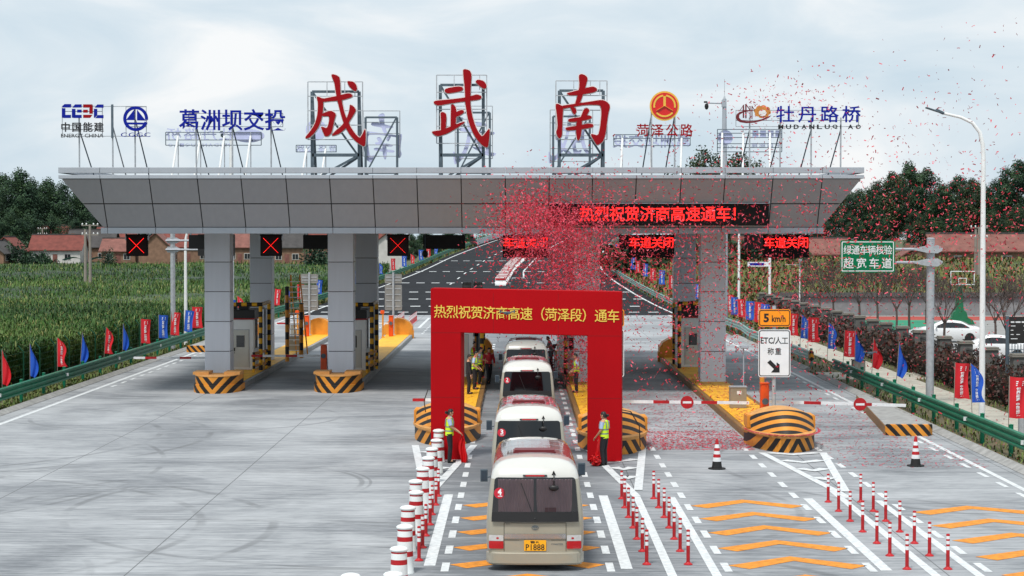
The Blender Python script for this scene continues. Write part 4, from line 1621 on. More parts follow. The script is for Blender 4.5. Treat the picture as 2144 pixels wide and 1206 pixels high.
# ================================================================== rooftop letters and emblems
M_LRED = pm('red_letter_face', lin(146, 6, 18), .6, 0, .08, 1.2, spec=.15)
M_LSIDE = pm('white_letter_edge', lin(228, 226, 224), .5, 0, .05, 3)
M_LBLK = pm('black_letter_face', lin(28, 28, 32), .4, 0, .1, 3)
M_MAROON = pm('maroon_letter_face', lin(104, 22, 30), .4, 0, .1, 3)
M_FLOW = pm('orange_petal_face', lin(196, 128, 56), .45, 0, .12, 4)
M_GOLD = pm('gold_emblem_face', lin(226, 180, 70), .4, 0, .06, 3)
M_ERED = pm('emblem_red', lin(206, 28, 26), .4, 0, .05, 3)

BIG = {
    'a': (640, 140, 6.35, [
        [(150, 400), (165, 395), (235, 425), (320, 408), (410, 390), (480, 372), (560, 352), (605, 357), (630, 385), (615, 405), (540, 430), (455, 450), (360, 455), (235, 468), (160, 470)],
        [(155, 402), (235, 460), (235, 560), (215, 680), (180, 790), (120, 880), (50, 945), (0, 955), (2, 930), (60, 860), (120, 770), (155, 660), (165, 560), (165, 470)],
        [(215, 625), (335, 578), (410, 625), (385, 700), (365, 800), (345, 880), (300, 925), (258, 925), (240, 880), (205, 805), (220, 795), (285, 820), (310, 750), (320, 655), (225, 660)],
        [(340, 110), (365, 98), (420, 115), (458, 145), (465, 350), (485, 470), (520, 620), (560, 720), (600, 800), (660, 890), (722, 950), (760, 890), (785, 830), (800, 835), (800, 980), (790, 1060), (740, 1045), (660, 985), (590, 905), (540, 820), (500, 730), (460, 600), (425, 450), (400, 330), (385, 210)],
        [(590, 500), (640, 525), (675, 575), (640, 640), (575, 740), (530, 825), (450, 890), (360, 920), (352, 905), (400, 850), (480, 785), (530, 720), (570, 630), (585, 560)],
        [(552, 200), (570, 190), (640, 200), (675, 240), (688, 290), (668, 330), (630, 310), (580, 260)]]),
    'b': (600, 120, 4.02, [
        [(1328, 280), (1345, 262), (1440, 245), (1480, 250), (1488, 270), (1465, 288), (1370, 305), (1340, 300)],
        [(1237, 375), (1260, 365), (1380, 355), (1500, 340), (1560, 325), (1600, 312), (1640, 325), (1642, 345), (1620, 358), (1520, 370), (1400, 385), (1280, 408), (1245, 395)],
        [(1385, 400), (1400, 396), (1430, 425), (1425, 560), (1415, 600), (1380, 605), (1382, 500)],
        [(1418, 468), (1460, 445), (1490, 445), (1495, 465), (1470, 485), (1422, 505)],
        [(1295, 465), (1320, 460), (1348, 480), (1340, 612), (1298, 622), (1300, 520)],
        [(1220, 630), (1240, 622), (1310, 612), (1400, 575), (1495, 540), (1502, 550), (1440, 592), (1360, 640), (1280, 665), (1250, 660)],
        [(1483, 110), (1500, 100), (1540, 110), (1558, 140), (1550, 250), (1545, 380), (1560, 480), (1590, 580), (1620, 640), (1648, 670), (1680, 630), (1705, 600), (1712, 615), (1700, 740), (1690, 762), (1650, 745), (1600, 690), (1560, 620), (1525, 520), (1505, 400), (1500, 260)],
        [(1588, 205), (1610, 188), (1660, 200), (1685, 235), (1680, 262), (1655, 265), (1610, 230)]]),
    'c': (1080, 120, 5.025, [
        [(660, 190), (690, 175), (730, 190), (758, 220), (735, 300), (710, 380), (680, 470), (650, 505), (618, 500), (650, 400), (670, 290)],
        [(533, 380), (560, 372), (660, 345), (750, 320), (810, 307), (850, 325), (855, 350), (830, 368), (740, 385), (640, 400), (560, 403)],
        [(415, 495), (440, 488), (500, 520), (492, 620), (488, 750), (485, 830), (460, 858), (440, 840), (420, 790), (440, 740), (432, 620)],
        [(470, 512), (620, 490), (760, 470), (905, 447), (960, 470), (993, 510), (970, 600), (955, 720), (940, 820), (915, 890), (855, 928), (835, 900), (785, 815), (800, 806), (865, 825), (885, 740), (900, 600), (895, 520), (880, 502), (740, 500), (600, 522), (480, 545)],
        [(570, 520), (622, 530), (642, 570), (620, 605), (600, 590)],
        [(715, 545), (745, 533), (778, 555), (750, 605), (705, 665), (660, 662), (690, 610)],
        [(545, 660), (570, 645), (680, 630), (750, 612), (798, 620), (795, 645), (720, 665), (620, 680), (560, 680)],
        [(518, 745), (545, 735), (660, 720), (760, 697), (815, 705), (815, 735), (740, 750), (620, 765), (540, 772)],
        [(640, 670), (695, 655), (690, 770), (680, 840), (660, 880), (640, 860), (632, 770)]])}
YF = 88.6          # plane of the front letters
YR = 106.5         # plane of the rear letters


def letter_mesh(key, cx, mirror=False, scale=1.0):
    """strokes in metres about the letter's own centre line, z from the roof"""
    ox, oy, k, strokes = BIG[key]
    res = []
    for st in strokes:
        pts = []
        for a, b in st:
            x, z = Q(ox + a / k, oy + b / k, YF)
            x = (x - cx) * scale
            pts.append((-x if mirror else x, z - 9.75))
        res.append(smooth_outline(pts, 1))
    return res


def big_letter(key, rect, label, word):
    x0, z1 = Q(rect[0], rect[1], YF)
    x1, z0 = Q(rect[2], rect[3], YF)
    cx = (x0 + x1) / 2
    t = thing('rooftop_letter', label, 'letter sign', (cx, YF, 9.75), group='big red characters on the canopy roof')
    mb = MB()
    mo = MB()
    for i, pts in enumerate(letter_mesh(key, cx)):
        mb.prism(pts, -.12 - .004 * i, -.06)
        mo.prism(offset_outline(pts, .035), -.058 + .002 * i, .05 + .004 * i)
    mb.build('letter_face', M_LRED, t, fix=True)
    mo.build('letter_edge', M_LSIDE, t)
    w = (x1 - x0) / 2
    H = z1 - 9.75
    fr = MB()
    # light outer grid
    for x in (-w, w):
        fr.bar((x, .1, z0 - 9.75), (x, .1, H), .05, .05)
    for k in range(5):
        z = z0 - 9.75 + (H - z0 + 9.75) * k / 4
        fr.bar((-w, .1, z), (w, .1, z), .04, .04)
    for x in (-w * .3, w * .35, w * .72):
        fr.bar((x, .1, H - .65), (x, .1, H), .035, .035)
    fr.build('letter_grid', M_STEEL, t)
    st = MB()
    hx = w * .86
    Ht = H - .42
    for x in (-hx, hx):
        st.bar((x, .3, 0), (x, .3, Ht), .14, .14)
        st.bar((x, 1.9, 0), (x, .4, Ht - .1), .11, .11)
    st.bar((-hx, .3, Ht), (hx, .3, Ht), .11, .11)
    st.bar((-hx, .3, .95), (hx, .3, .95), .14, .14)
    st.bar((-hx, .32, Ht), (hx * .9, .32, 1.0), .09, .09)
    st.bar((hx, .3, .95), (-hx * .6, .3, 0.05), .1, .1)
    st.bar((hx, 1.0, .95), (-hx * .3, 1.0, 0.05), .1, .1)
    st.build('support_frame', M_STEELD, t)
    return t


big_letter('a', (644, 171, 759, 292), 'first big red character on the canopy roof, with a slanting hook', 'a')
big_letter('b', (914, 157, 1019, 300), 'middle big red character on the canopy roof, tallest stroke of all', 'b')
big_letter('c', (1164, 169, 1271, 292), 'third big red character on the canopy roof, shaped like a box', 'c')


def back_letter(key, rect, label, scale):
    x0, z1 = Q(rect[0], rect[1], YR)
    x1, z0 = Q(rect[2], rect[3], YR)
    cx = (x0 + x1) / 2
    t = thing('rooftop_letter', label, 'letter sign', (cx, YR, 9.75), group='pale backs of big characters on the canopy roof')
    ox, oy, k, strokes = BIG[key]
    cxf = {'a': 702, 'b': 967, 'c': 1220}[key]
    cxf = Q(cxf, 300, YF)[0]
    mb = MB()
    for i, pts in enumerate(letter_mesh(key, cxf, True, scale)):
        pts = [(a, (b - .3) * scale * .93 + .35) for a, b in pts]
        mb.prism(pts, .16 + .004 * i, .3 + .003 * i)
    mb.build('letter_back', M_PALE, t)
    w = (x1 - x0) / 2
    H = z1 - 9.75
    fr = MB()
    for x in (-w, w):
        fr.bar((x, .1, z0 - 9.75), (x, .1, H), .05, .05)
    for kk in range(5):
        z = z0 - 9.75 + (H - z0 + 9.75) * kk / 4
        fr.bar((-w, .1, z), (w, .1, z), .04, .04)
    fr.build('letter_grid', M_STEEL, t)
    st = MB()
    for x in (-w * .86, w * .86):
        st.bar((x, 0, 0), (x, 0, H - .35), .12, .12)
    st.bar((-w * .86, 0, H - .35), (w * .86, 0, H - .35), .1, .1)
    st.bar((-w * .86, 0, .7), (w * .86, 0, .7), .12, .12)
    st.bar((w * .8, -.02, H - .4), (-w * .8, -.02, .75), .08, .08)
    st.bar((-w * .8, 0, .65), (-w * .2, 0, 0.02), .08, .08); st.bar((w * .8, 0, .65), (w * .1, 0, .02), .08, .08)
    st.build('support_frame', M_STEELD, t)


back_letter('c', (760, 232, 837, 327), 'pale back of a character just beside the first big red character', .9)
back_letter('b', (953, 222, 1031, 332), 'pale back of a character behind the middle big red character', .9)
back_letter('a', (1152, 230, 1241, 338), 'pale back of a character behind the third big red character', .9)


def sign_frame(t, cx, Y, xs, z0, z1, x0, x1, rails, back=1.6, mat=None):
    mat = mat or M_STEEL
    for x in xs:
        mb = MB(); mb.tube([(x - cx, .1, 0), (x - cx, .1, z1 - 9.75)], .035, 8)
        mb.build('post', mat, t)
        mb = MB(); mb.tube([(x - cx + (.22 if x < CX else -.22) * 1.6, back, 0), (x - cx, .14, z1 - 9.75 - .55)], .03, 8)
        mb.build('brace', M_STEELD, t)
    mb = MB()
    for z in rails:
        mb.bar((x0 - cx, .06, z - 9.75), (x1 - cx, .06, z - 9.75), .03, .03)
    mb.bar((x0 - cx, .06, min(rails) - 9.75), (x0 - cx, .06, max(rails) - 9.75), .03, .03)
    mb.bar((x1 - cx, .06, min(rails) - 9.75), (x1 - cx, .06, max(rails) - 9.75), .03, .03)
    mb.build('rail', M_STEEL, t)


def pxpoly(polys, ox, oy, k, cx, Y):
    return [[(Q(ox + a / k, oy + b / k, Y)[0] - cx, Q(ox + a / k, oy + b / k, Y)[1] - 9.75) for a, b in p] for p in polys]


def qx(px): return Q(px, 300, YF)[0]
def qz(py): return Q(1085, py, YF)[1]


# --- sign with angular letters, black characters and small capitals
cx = qx(173)
t = thing('rooftop_sign', 'rooftop sign of angular blue and red letters above black characters', 'sign', (cx, YF, 9.75), group='company signs along the canopy roof')
blue = [[(248, 180), (290, 145), (395, 145), (395, 203), (262, 203)], [(243, 215), (298, 215), (298, 330), (255, 375), (243, 375)], [(300, 327), (392, 327), (392, 380), (262, 380)],
        [(420, 205), (465, 150), (572, 150), (572, 203)], [(412, 225), (468, 225), (468, 330), (425, 375), (412, 375)], [(500, 238), (572, 238), (572, 288), (500, 288)], [(475, 327), (572, 327), (572, 380), (430, 380)],
        [(795, 205), (840, 152), (940, 152), (940, 207)], [(782, 225), (835, 225), (835, 330), (795, 375), (782, 375)], [(845, 330), (940, 330), (940, 383), (805, 383)]]
redp = [[(602, 150), (755, 150), (715, 205), (602, 205)], [(760, 160), (760, 308), (705, 308), (705, 215)], [(602, 240), (675, 240), (675, 290), (602, 290)], [(602, 325), (755, 325), (715, 378), (602, 378)]]
mb = MB()
for p in pxpoly(blue, 100, 200, 8.04, cx, YF): mb.prism(p, -.08, 0)
mb.build('blue_lettering', M_BLUE, t)
mb = MB()
for p in pxpoly(redp, 100, 200, 8.04, cx, YF): mb.prism(p, -.08, 0)
mb.build('red_lettering', M_LRED, t)
mb = MB(); spaced(mb, '中国能建', qx(128) - cx, qx(217.5) - cx, qz(276) - 9.75, qz(256) - 9.75, -.04, .42, offset=.016, depth=.06)
mb.build('black_lettering', M_LBLK, t)
mb = MB(); text_to(mb, 'ENERGY CHINA', qx(128.5) - cx, qx(216.5) - cx, qz(288) - 9.75, qz(280) - 9.75, -.04, offset=.0, depth=.05)
mb.build('small_lettering', M_LBLK, t)
sign_frame(t, cx, YF, [qx(165)], 0, qz(246), qx(130), qx(214), [qz(222), qz(233), qz(262), qz(271), qz(285)])

cx = qx(236)
t = thing('rooftop_sign', 'bare vertical divider bar between the first sign and the round blue emblem', 'sign', (cx, YF, 9.75), group='company signs along the canopy roof')
mb = MB(); mb.tube([(0, 0, 0), (0, 0, qz(218) - 9.75)], .035, 8); mb.tube([(.33, 1.4, 0), (0, .05, 2.2)], .03, 8); mb.build('post', M_STEEL, t)
mb = MB(); mb.box(-.05, .05, -.1, -.04, qz(289) - 9.75, qz(219) - 9.75); mb.build('divider_bar', M_STEELD, t)
mb = MB()
for z in (222.5, 285):
    mb.bar((qx(215) - cx, .06, qz(z) - 9.75), (qx(307) - cx, .06, qz(z) - 9.75), .03, .03)
mb.build('rail', M_STEEL, t)

cx = qx(284.7)
t = thing('rooftop_sign', 'round blue sailing emblem above small blue capitals', 'sign', (cx, YF, 9.75), group='company signs along the canopy roof')
zc = qz(200 + 390 / 8.04) - 9.75
ro = (qx(310.5) - qx(258.8)) / 2
mb = MB()


def arcband(mb, r0, r1, a0, a1, zc_, d0=-.08, d1=0, n=28):
    pts = [(r1 * math.cos(R(a0 + (a1 - a0) * i / n)), zc_ + r1 * math.sin(R(a0 + (a1 - a0) * i / n))) for i in range(n + 1)]
    pts += [(r0 * math.cos(R(a1 + (a0 - a1) * i / n)), zc_ + r0 * math.sin(R(a1 + (a0 - a1) * i / n))) for i in range(n + 1)]
    mb.prism(pts, d0, d1)


arcband(mb, ro * .76, ro, -6, 180, zc)
arcband(mb, ro * .76, ro, 180, 342, zc)
for p in pxpoly([[(1462, 235), (1462, 415), (1320, 415)], [(1507, 240), (1507, 420), (1690, 425), (1640, 410)], [(1325, 453), (1680, 458), (1672, 490), (1330, 488)]], 100, 200, 8.04, cx, YF):
    mb.prism(p, -.077, .003)
pts = [(ro * .78 * math.cos(R(a)), zc + ro * .78 * math.sin(R(a))) for a in range(222, 319, 8)]
mb.build('round_emblem', M_BLUE, t)
mb = MB(); spaced(mb, 'CGGC', qx(253) - cx, qx(317) - cx + .1, qz(287.5) - 9.75 , qz(275.5) - 9.75, -.04, .42, offset=.0, depth=.05)
mb.build('small_lettering', M_BLUE, t)
sign_frame(t, cx, YF, [qx(282)], 0, qz(222), qx(263.5), qx(306), [qz(223.5), qz(265), qz(285)])

cx = qx(487)
t = thing('rooftop_sign', 'wide rooftop sign of five blue characters', 'sign', (cx, YF, 9.75), group='company signs along the canopy roof')
mb = MB(); spaced(mb, '葛洲坝交投', qx(376) - cx, qx(598) - cx, qz(273) - 9.75, qz(229) - 9.75, -.05, .9, offset=.014, depth=.08)
mb.build('blue_lettering', M_BLUE, t)
sign_frame(t, cx, YF, [qx(410), qx(486), qx(567)], 0, qz(238), qx(395), qx(592), [qz(237), qz(247.5), qz(265)])

cx = qx(1391)
t = thing('rooftop_sign', 'round red and gold road emblem above red characters', 'sign', (cx, YF, 9.75), group='company signs along the canopy roof')
zc = qz(222) - 9.75
ro = (qx(1422) - qx(1360)) / 2
mb = MB(); mb.prism([(ro * math.cos(R(a)), zc + ro * math.sin(R(a))) for a in range(0, 360, 8)], -.06, .02)
em = mb.build('round_emblem', M_GOLD, t)
mb = MB(); mb.prism([(ro * .885 * math.cos(R(a)), zc + ro * .885 * math.sin(R(a))) for a in range(0, 360, 8)], -.075, -.05)
mb.build('red_disc', M_ERED, em)
mb = MB()
for a0, a1 in ((-10, 82), (98, 190), (220, 320)):
    arcband(mb, ro * .64, ro * .76, a0, a1, zc, -.09, -.07)
for a in (90, 210, 330):
    mb.bar((0, -.082 - .001 * (a // 120), zc), (ro * .66 * math.cos(R(a)), -.082 - .001 * (a // 120), zc + ro * .66 * math.sin(R(a))), .11, .014)
mb.build('gold_road_mark', M_GOLD, em)
mb = MB(); spaced(mb, '菏泽公路', qx(1333) - cx, qx(1450) - cx, qz(286) - 9.75, qz(259.5) - 9.75, -.04, .54, offset=.014, depth=.06)
mb.build('red_lettering', M_LRED, t)
sign_frame(t, cx, YF, [qx(1364), qx(1413)], 0, qz(215), qx(1360), qx(1424), [qz(263), qz(270), qz(282)])

cx = qx(1670)
t = thing('rooftop_sign', 'rooftop sign with bridge and flower emblem, blue characters and black capitals', 'sign', (cx, YF, 9.75), group='company signs along the canopy roof')
sw = [(365, 520), (375, 480), (410, 450), (470, 432), (550, 422), (600, 425), (540, 438), (460, 455), (410, 485), (405, 520), (430, 548), (500, 565), (590, 562), (690, 540), (770, 505), (815, 492), (780, 525), (700, 560), (600, 585), (500, 592), (420, 580), (380, 555)]
tw = [[(452, 365), (468, 355), (470, 525), (452, 525)], [(483, 350), (500, 350), (500, 530), (483, 530)], [(540, 375), (550, 375), (550, 540), (540, 540)], [(563, 372), (574, 372), (574, 540), (563, 540)], [(452, 430), (500, 425), (500, 440), (452, 447)],
      [(405, 440), (452, 372), (452, 382), (415, 440)], [(500, 355), (548, 425), (538, 425), (500, 372)], [(574, 378), (605, 425), (595, 425), (574, 390)]]
mb = MB()
for i, p in enumerate(pxpoly([sw] + tw, 1480, 160, 6.03, cx, YF)): mb.prism(p, -.06 - .002 * i, 0 + .001 * i)
mb.build('bridge_emblem', M_MAROON, t)
mb = MB()
fc = (700, 455)
for i in range(8):
    a = R(20 + i * 45 - 100)
    ccx, ccy = fc[0] + 68 * math.cos(a) * 1.05, fc[1] - 10 + 52 * math.sin(a)
    pet = [(ccx + 38 * math.cos(b), ccy + 32 * math.sin(b)) for b in np.linspace(0, 2 * math.pi, 13)[:-1]]
    mb.prism(pxpoly([pet], 1480, 160, 6.03, cx, YF)[0], -.05 - .002 * i, 0)
fl = mb.build('flower_emblem', M_FLOW, t)
mb = MB()
for i in range(7):
    a = i * 2 * math.pi / 7
    pet = [(fc[0] + 24 * math.cos(a) + 26 * math.cos(b), fc[1] + 8 + 20 * math.sin(a) + 22 * math.sin(b)) for b in np.linspace(0, 2 * math.pi, 11)[:-1]]
    mb.prism(pxpoly([pet], 1480, 160, 6.03, cx, YF)[0], -.085 - .002 * i, -.07)
mb.build('white_petal_heart', M_LSIDE, fl)
mb = MB(); spaced(mb, '牡丹路桥', qx(1625) - cx, qx(1801) - cx, qz(256.5) - 9.75, qz(222) - 9.75, -.04, .8, offset=.012, depth=.06)
mb.build('blue_lettering', M_BLUE, t)
mb = MB()
for i, ch in enumerate('MUDANLUQIAO'):
    x = qx(1629 + i * 16.2) - cx
    text_to(mb, ch, x, x + (.05 if ch == 'I' else .23), qz(270.5) - 9.75, qz(261) - 9.75, -.04, offset=.03, depth=.05)
mb.build('small_lettering', M_LBLK, t)
sign_frame(t, cx, YF, [qx(1570), qx(1634), qx(1699), qx(1761)], 0, qz(246), qx(1541), qx(1798), [qz(231), qz(252), qz(265)])


# --- pale rear sides of the signs on the far edge of the roof
def rx(px): return Q(px, 300, YR)[0]
def rz_(py): return Q(1085, py, YR)[1]


def rear_sign(label, x0, x1, z0, z1, posts, content, rails, emblem=None, extra=None):
    cx = rx((x0 + x1) / 2)
    t = thing('rooftop_sign', label, 'sign', (cx, YR, 9.75), group='pale rear sides of signs on the canopy roof')
    mb = MB()
    content(mb, cx)
    mb.build('lettering', M_PALE, t)
    if emblem:
        mb = MB(); emblem(mb, cx); mb.build('emblem', M_PALE, t)
    if extra:
        mb = MB(); extra(mb, cx); mb.build('small_lettering', M_PALE, t)
    mb = MB()
    for z in rails: mb.bar((rx(x0) - cx, 0, rz_(z) - 9.75), (rx(x1) - cx, 0, rz_(z) - 9.75), .04, .04)
    for x in (x0, x1): mb.bar((rx(x) - cx, 0, rz_(max(rails)) - 9.75), (rx(x) - cx, 0, rz_(min(rails)) - 9.75), .04, .04)
    mb.build('rail', M_STEELD, t)
    for x in posts:
        mb = MB(); mb.bar((rx(x) - cx, 0, 0), (rx(x) - cx, 0, rz_(min(rails)) - 9.75), .05, .05)
        mb.build('post', M_STEEL, t)
        mb = MB(); mb.tube([(rx(x) - cx - .18, -1.4, 0), (rx(x) - cx, -.04, rz_(min(rails)) - 9.75 - .2)], .06, 8)
        mb.build('brace', M_WHITE, t)


def c1(mb, cx):
    spaced(mb, '牡丹路桥', rx(347) - cx, rx(490) - cx, rz_(293) - 9.75, rz_(268) - 9.75, .1, .8, offset=.01, depth=.08, mirror=True)


def e1(mb, cx):
    mb.prism([(rx(520) - cx + .85 * math.cos(R(a)), rz_(284) - 9.75 + .36 * math.sin(R(a))) for a in range(0, 360, 15)], .05, .12)


def x1(mb, cx):
    for i, ch in enumerate('MUDANLUQIAO'[::-1]):
        x = rx(352 + i * 12) - cx
        text_to(mb, ch, x, x + .22, rz_(307) - 9.75, rz_(300) - 9.75, .08, offset=.0, depth=.05, mirror=True)


rear_sign('pale rear side of a long sign below the five blue characters', 347, 547, 300, 268, (373, 420, 470, 525), c1, (277, 293, 304), e1, x1)


def c2(mb, cx):
    spaced(mb, '菏泽公路', rx(620) - cx, rx(705) - cx, rz_(319) - 9.75, rz_(304) - 9.75, .1, .42, offset=.01, depth=.06, mirror=True)


def e2(mb, cx):
    mb.prism([(rx(662) - cx + .56 * math.cos(R(a)), rz_(272) - 9.75 + .56 * math.sin(R(a))) for a in range(0, 360, 12)], .05, .12)


rear_sign('pale rear side of a round emblem behind the first big red character', 620, 704, 319, 255, (642, 682), c2, (304, 318), e2)


def c3(mb, cx):
    spaced(mb, '葛洲坝交投', rx(1283) - cx, rx(1447) - cx, rz_(309) - 9.75, rz_(281) - 9.75, .1, .8, offset=.012, depth=.08, mirror=True)


rear_sign('pale rear side of a five character sign below the round red emblem', 1285, 1445, 306, 281, (1303, 1365, 1427), c3, (282, 290, 305))


def c4(mb, cx):
    spaced(mb, '中国能建', rx(1574) - cx, rx(1636) - cx, rz_(308) - 9.75, rz_(299) - 9.75, .1, .32, offset=.01, depth=.06, mirror=True)
    for i in range(4):
        mb.box(rx(1576 + i * 16) - cx, rx(1588 + i * 16) - cx, .05, .12, rz_(288) - 9.75, rz_(273) - 9.75)


def e4(mb, cx):
    mb.prism([(rx(1519) - cx + .4 * math.cos(R(a)), rz_(288) - 9.75 + .4 * math.sin(R(a))) for a in range(0, 360, 12)], .05, .12)


def x4(mb, cx):
    spaced(mb, 'CGGC', rx(1503) - cx, rx(1535) - cx, rz_(313) - 9.75, rz_(303) - 9.75, .1, .2, offset=.0, depth=.06, mirror=True)


rear_sign('pale rear side of a gridded sign below the bridge and flower emblem', 1502, 1637, 319, 270, (1512, 1556, 1612), c4, (271, 279, 288, 301, 309, 318), e4, x4)

# ================================================================== red arch
M_ARCH = pm('red_arch_cloth', lin(166, 8, 18), .8, 0, .06, .5, bump=.05, bscale=60, spec=.12)
M_GOLDT = pm('yellow_arch_letter', lin(226, 192, 78), .5, 0, .05, 3)
a_l = P(902, 963); a_r = P(1301, 967)
ang = math.atan2(a_r.y - a_l.y, a_r.x - a_l.x)
wA = (a_r - a_l).length
t = thing('ceremonial_arch', 'bright red ceremonial arch with yellow characters standing over the bus lane', 'arch', a_l, ang)
hL, hR = 5.46, 5.36
li, ri = wA * (967 - 903) / 399, wA * (1231 - 903) / 399
zb_l, zb_r = 4.05, 3.97
dep = .95
o = [(0, 0), (li, 0), (li, zb_l), (ri, zb_r), (ri, 0), (wA, 0), (wA, hR), (0, hL)]
mb = MB(); mb.prism(o, 0, dep)
mb.build('frame', M_ARCH, t, bevel=.02)
mb = MB()
for x0_, x1_, z_ in ((.03, li - .03, zb_l), (ri + .03, wA - .03, zb_r), (.03, li - .03, 2.0), (ri + .03, wA - .03, 2.0)):
    mb.box(x0_, x1_, -.003, .004, z_ - .006, z_ + .006)
for x_ in (wA * .33, wA * .67):
    mb.box(x_ - .005, x_ + .005, -.003, .004, zb_r + .08, hR - .05)
mb.build('cloth_seam', pm('arch_seam', lin(120, 8, 16), .9, 0, .1, 3), t)
mb = MB()
k_ = wA / 399.0
zl = lambda x: (hL - .45) + (hR - hL) * x / wA
txt = '热烈祝贺济商高速（菏泽段）通车'
n = len(txt)
xa, xb = (909 - 902) * k_, (1297 - 902) * k_
for i, chh in enumerate(txt):
    cw = (xb - xa) / n
    x = xa + i * cw
    zc = hL - .73 - .14 * x / wA
    spaced(mb, chh, x, x + cw * .99, zc - .205, zc + .205, -.012, cw * .99, offset=.006, depth=.012)
mb.build('lettering', M_GOLDT, t, fix=False)

# ================================================================== bollards, barrels, cones
def delineator_proto():
    t = thing('delineator_post', 'x', 'bollard', (0, 0, 0))
    mb = MB(); mb.lathe([(.1, 0), (.1, .015), (.055, .045), (.045, .06)], 14); mb.build('base', M_RED, t, smooth=40)
    mb = MB(); mb.lathe([(.04, .05), (.04, .42), (.04, .50), (.04, .545), (.04, .615), (.04, .655), (.04, .72), (.04, .755), (.025, .765)], 12, mi=[0, 1, 0, 1, 0, 1, 0, 0])
    mb.build('post', [M_RED, M_REFW], t, smooth=40)
    return t


ORD = ['first', 'second', 'third', 'fourth', 'fifth', 'sixth', 'seventh', 'eighth', 'ninth', 'tenth', 'eleventh', 'twelfth', 'thirteenth', 'fourteenth', 'fifteenth', 'sixteenth', 'seventeenth', 'eighteenth',
       'nineteenth', 'twentieth', 'twenty first', 'twenty second', 'twenty third', 'twenty fourth', 'twenty fifth', 'twenty sixth', 'twenty seventh', 'twenty eighth', 'twenty ninth', 'thirtieth', 'thirty first', 'thirty second', 'thirty third', 'thirty fourth']
proto = None
rows = [(-2.18, 43.6, 1.79, 'row beside the crash barrels'), (2.81, 43.1, 1.79, 'row beside the bus lane line'), (3.68, 43.1, 1.79, 'row beside the chevron lane'),
        (8.31, 42.5, 1.78, 'inner row of the outer pair'), (9.19, 42.5, 1.78, 'outermost row')]
for x, y0, st, where in rows:
    for k in range(7):
        lab_ = f'red and white bollard, {ORD[k]} from the near end, {where}'
        if proto is None:
            proto = delineator_proto()
            proto.location = (x, y0 + k * st, 0); proto['label'] = lab_; proto['group'] = 'red and white flexible bollards'
        else:
            dup(proto, (x + random.uniform(-.02, .02), y0 + k * st, 0), label=lab_)
for x, where in ((-13.9, 'inner far row beyond the first island'), (-13.0, 'second far row beyond the first island'), (-9.5, 'inner far row beyond the second island'), (-8.45, 'outer far row beyond the second island')):
    for k in range(7):
        dup(proto, (x, 154.5 + k * 1.79, 0), label=f'small distant bollard, {ORD[k]} in the {where}')

M_BW = pm('barrel_white', lin(226, 230, 230), .35, 0, .08, 2.5)
bar0 = None
spots = [(430, 1170), (472, 985), (515, 825), (537, 688), (598, 577), (595, 497), (645, 405), (685, 328), (712, 262), (748, 200), (762, 130)]
for k, (a, b) in enumerate(spots):
    p = P(700 + a / 3.486, 860 + (b + 3) / 3.486, 1.035)
    lab_ = f'white crash barrel with red bands, {ORD[k]} from the near end of its row'
    if bar0 is None:
        bar0 = thing('crash_barrel', lab_, 'barrel', (p.x, p.y, 0), group='white and red crash barrels beside the bus lane')
        mb = MB()
        mb.lathe([(.2, 0), (.2, .02), (.185, .05), (.178, .3), (.176, .36), (.171, .47), (.166, .68), (.163, .78), (.158, .90), (.157, .935), (.155, .95)], 24, mi=[0, 0, 0, 0, 1, 0, 1, 0, 1, 0])
        mb.build('barrel_body', [M_BW, M_RED], bar0, smooth=50)
        mb = MB(); mb.lathe([(.178, .951), (.185, .965), (.185, .985), (.15, 1.015), (.07, 1.035), (.01, 1.04)], 24); mb.build('lid', M_BW, bar0, smooth=50)
    else:
        dup(bar0, (p.x, p.y, 0), rotz=random.uniform(0, 3), label=lab_)
p = P(734, 1200, 1.035)
dup(bar0, (p.x, p.y, 0), label='white crash barrel standing apart, only its lid showing at the bottom edge')
wb0 = None
for k in range(22):
    d = 226 + k * 3.6
    x = interp([(226, -2.0), (262, -1.0), (305, .9)], d)
    lab_ = f'white water filled barrier on the ramp, {ORD[k]} from the near end of the line'
    if wb0 is None:
        wb0 = thing('water_barrier', lab_, 'barrier', (x, d, zr(d)), group='water filled barriers dividing the ramp')
        mb = MB(); mb.prism([(-.35, 0), (.35, 0), (.3, .3), (.16, .45), (.14, .95), (-.14, .95), (-.16, .45), (-.3, .3)], -.62, .62, 'yz', 0)
        mb.build('barrier_body', M_BW, wb0, bevel=.04)
        mb = MB(); mb.box(-.6, .6, -.185, -.16, .62, .86); mb.build('red_band', M_RED, wb0)
    else:
        dup(wb0, (x, d, zr(d)), label=lab_)

cone0 = None
for px, py, lab_ in ((1501, 982, 'traffic cone standing in the empty lane beside the red arch'), (1917, 976, 'traffic cone near the kerb island and guardrail')):
    p = P(px, py)
    if cone0 is None:
        cone0 = thing('traffic_cone', lab_, 'traffic cone', p, group='traffic cones')
        mb = MB(); mb.prism([(.27 * math.cos(R(a)), .27 * math.sin(R(a))) for a in range(0, 360, 15)], 0, .035, 'xy'); mb.build('base', M_RUB, cone0, bevel=.01)
        mb = MB(); mb.lathe([(.165, .036), (.15, .1), (.135, .24), (.118, .36), (.105, .46), (.09, .56), (.078, .65), (.062, .76), (.052, .83), (.04, .9), (.03, .93)], 20, mi=[1, 1, 2, 0, 2, 0, 2, 0, 0, 0][:10])
        mb.build('cone_body', [M_RED, M_RUB, M_REFW], cone0, smooth=40)
    else:
        dup(cone0, p, label=lab_)

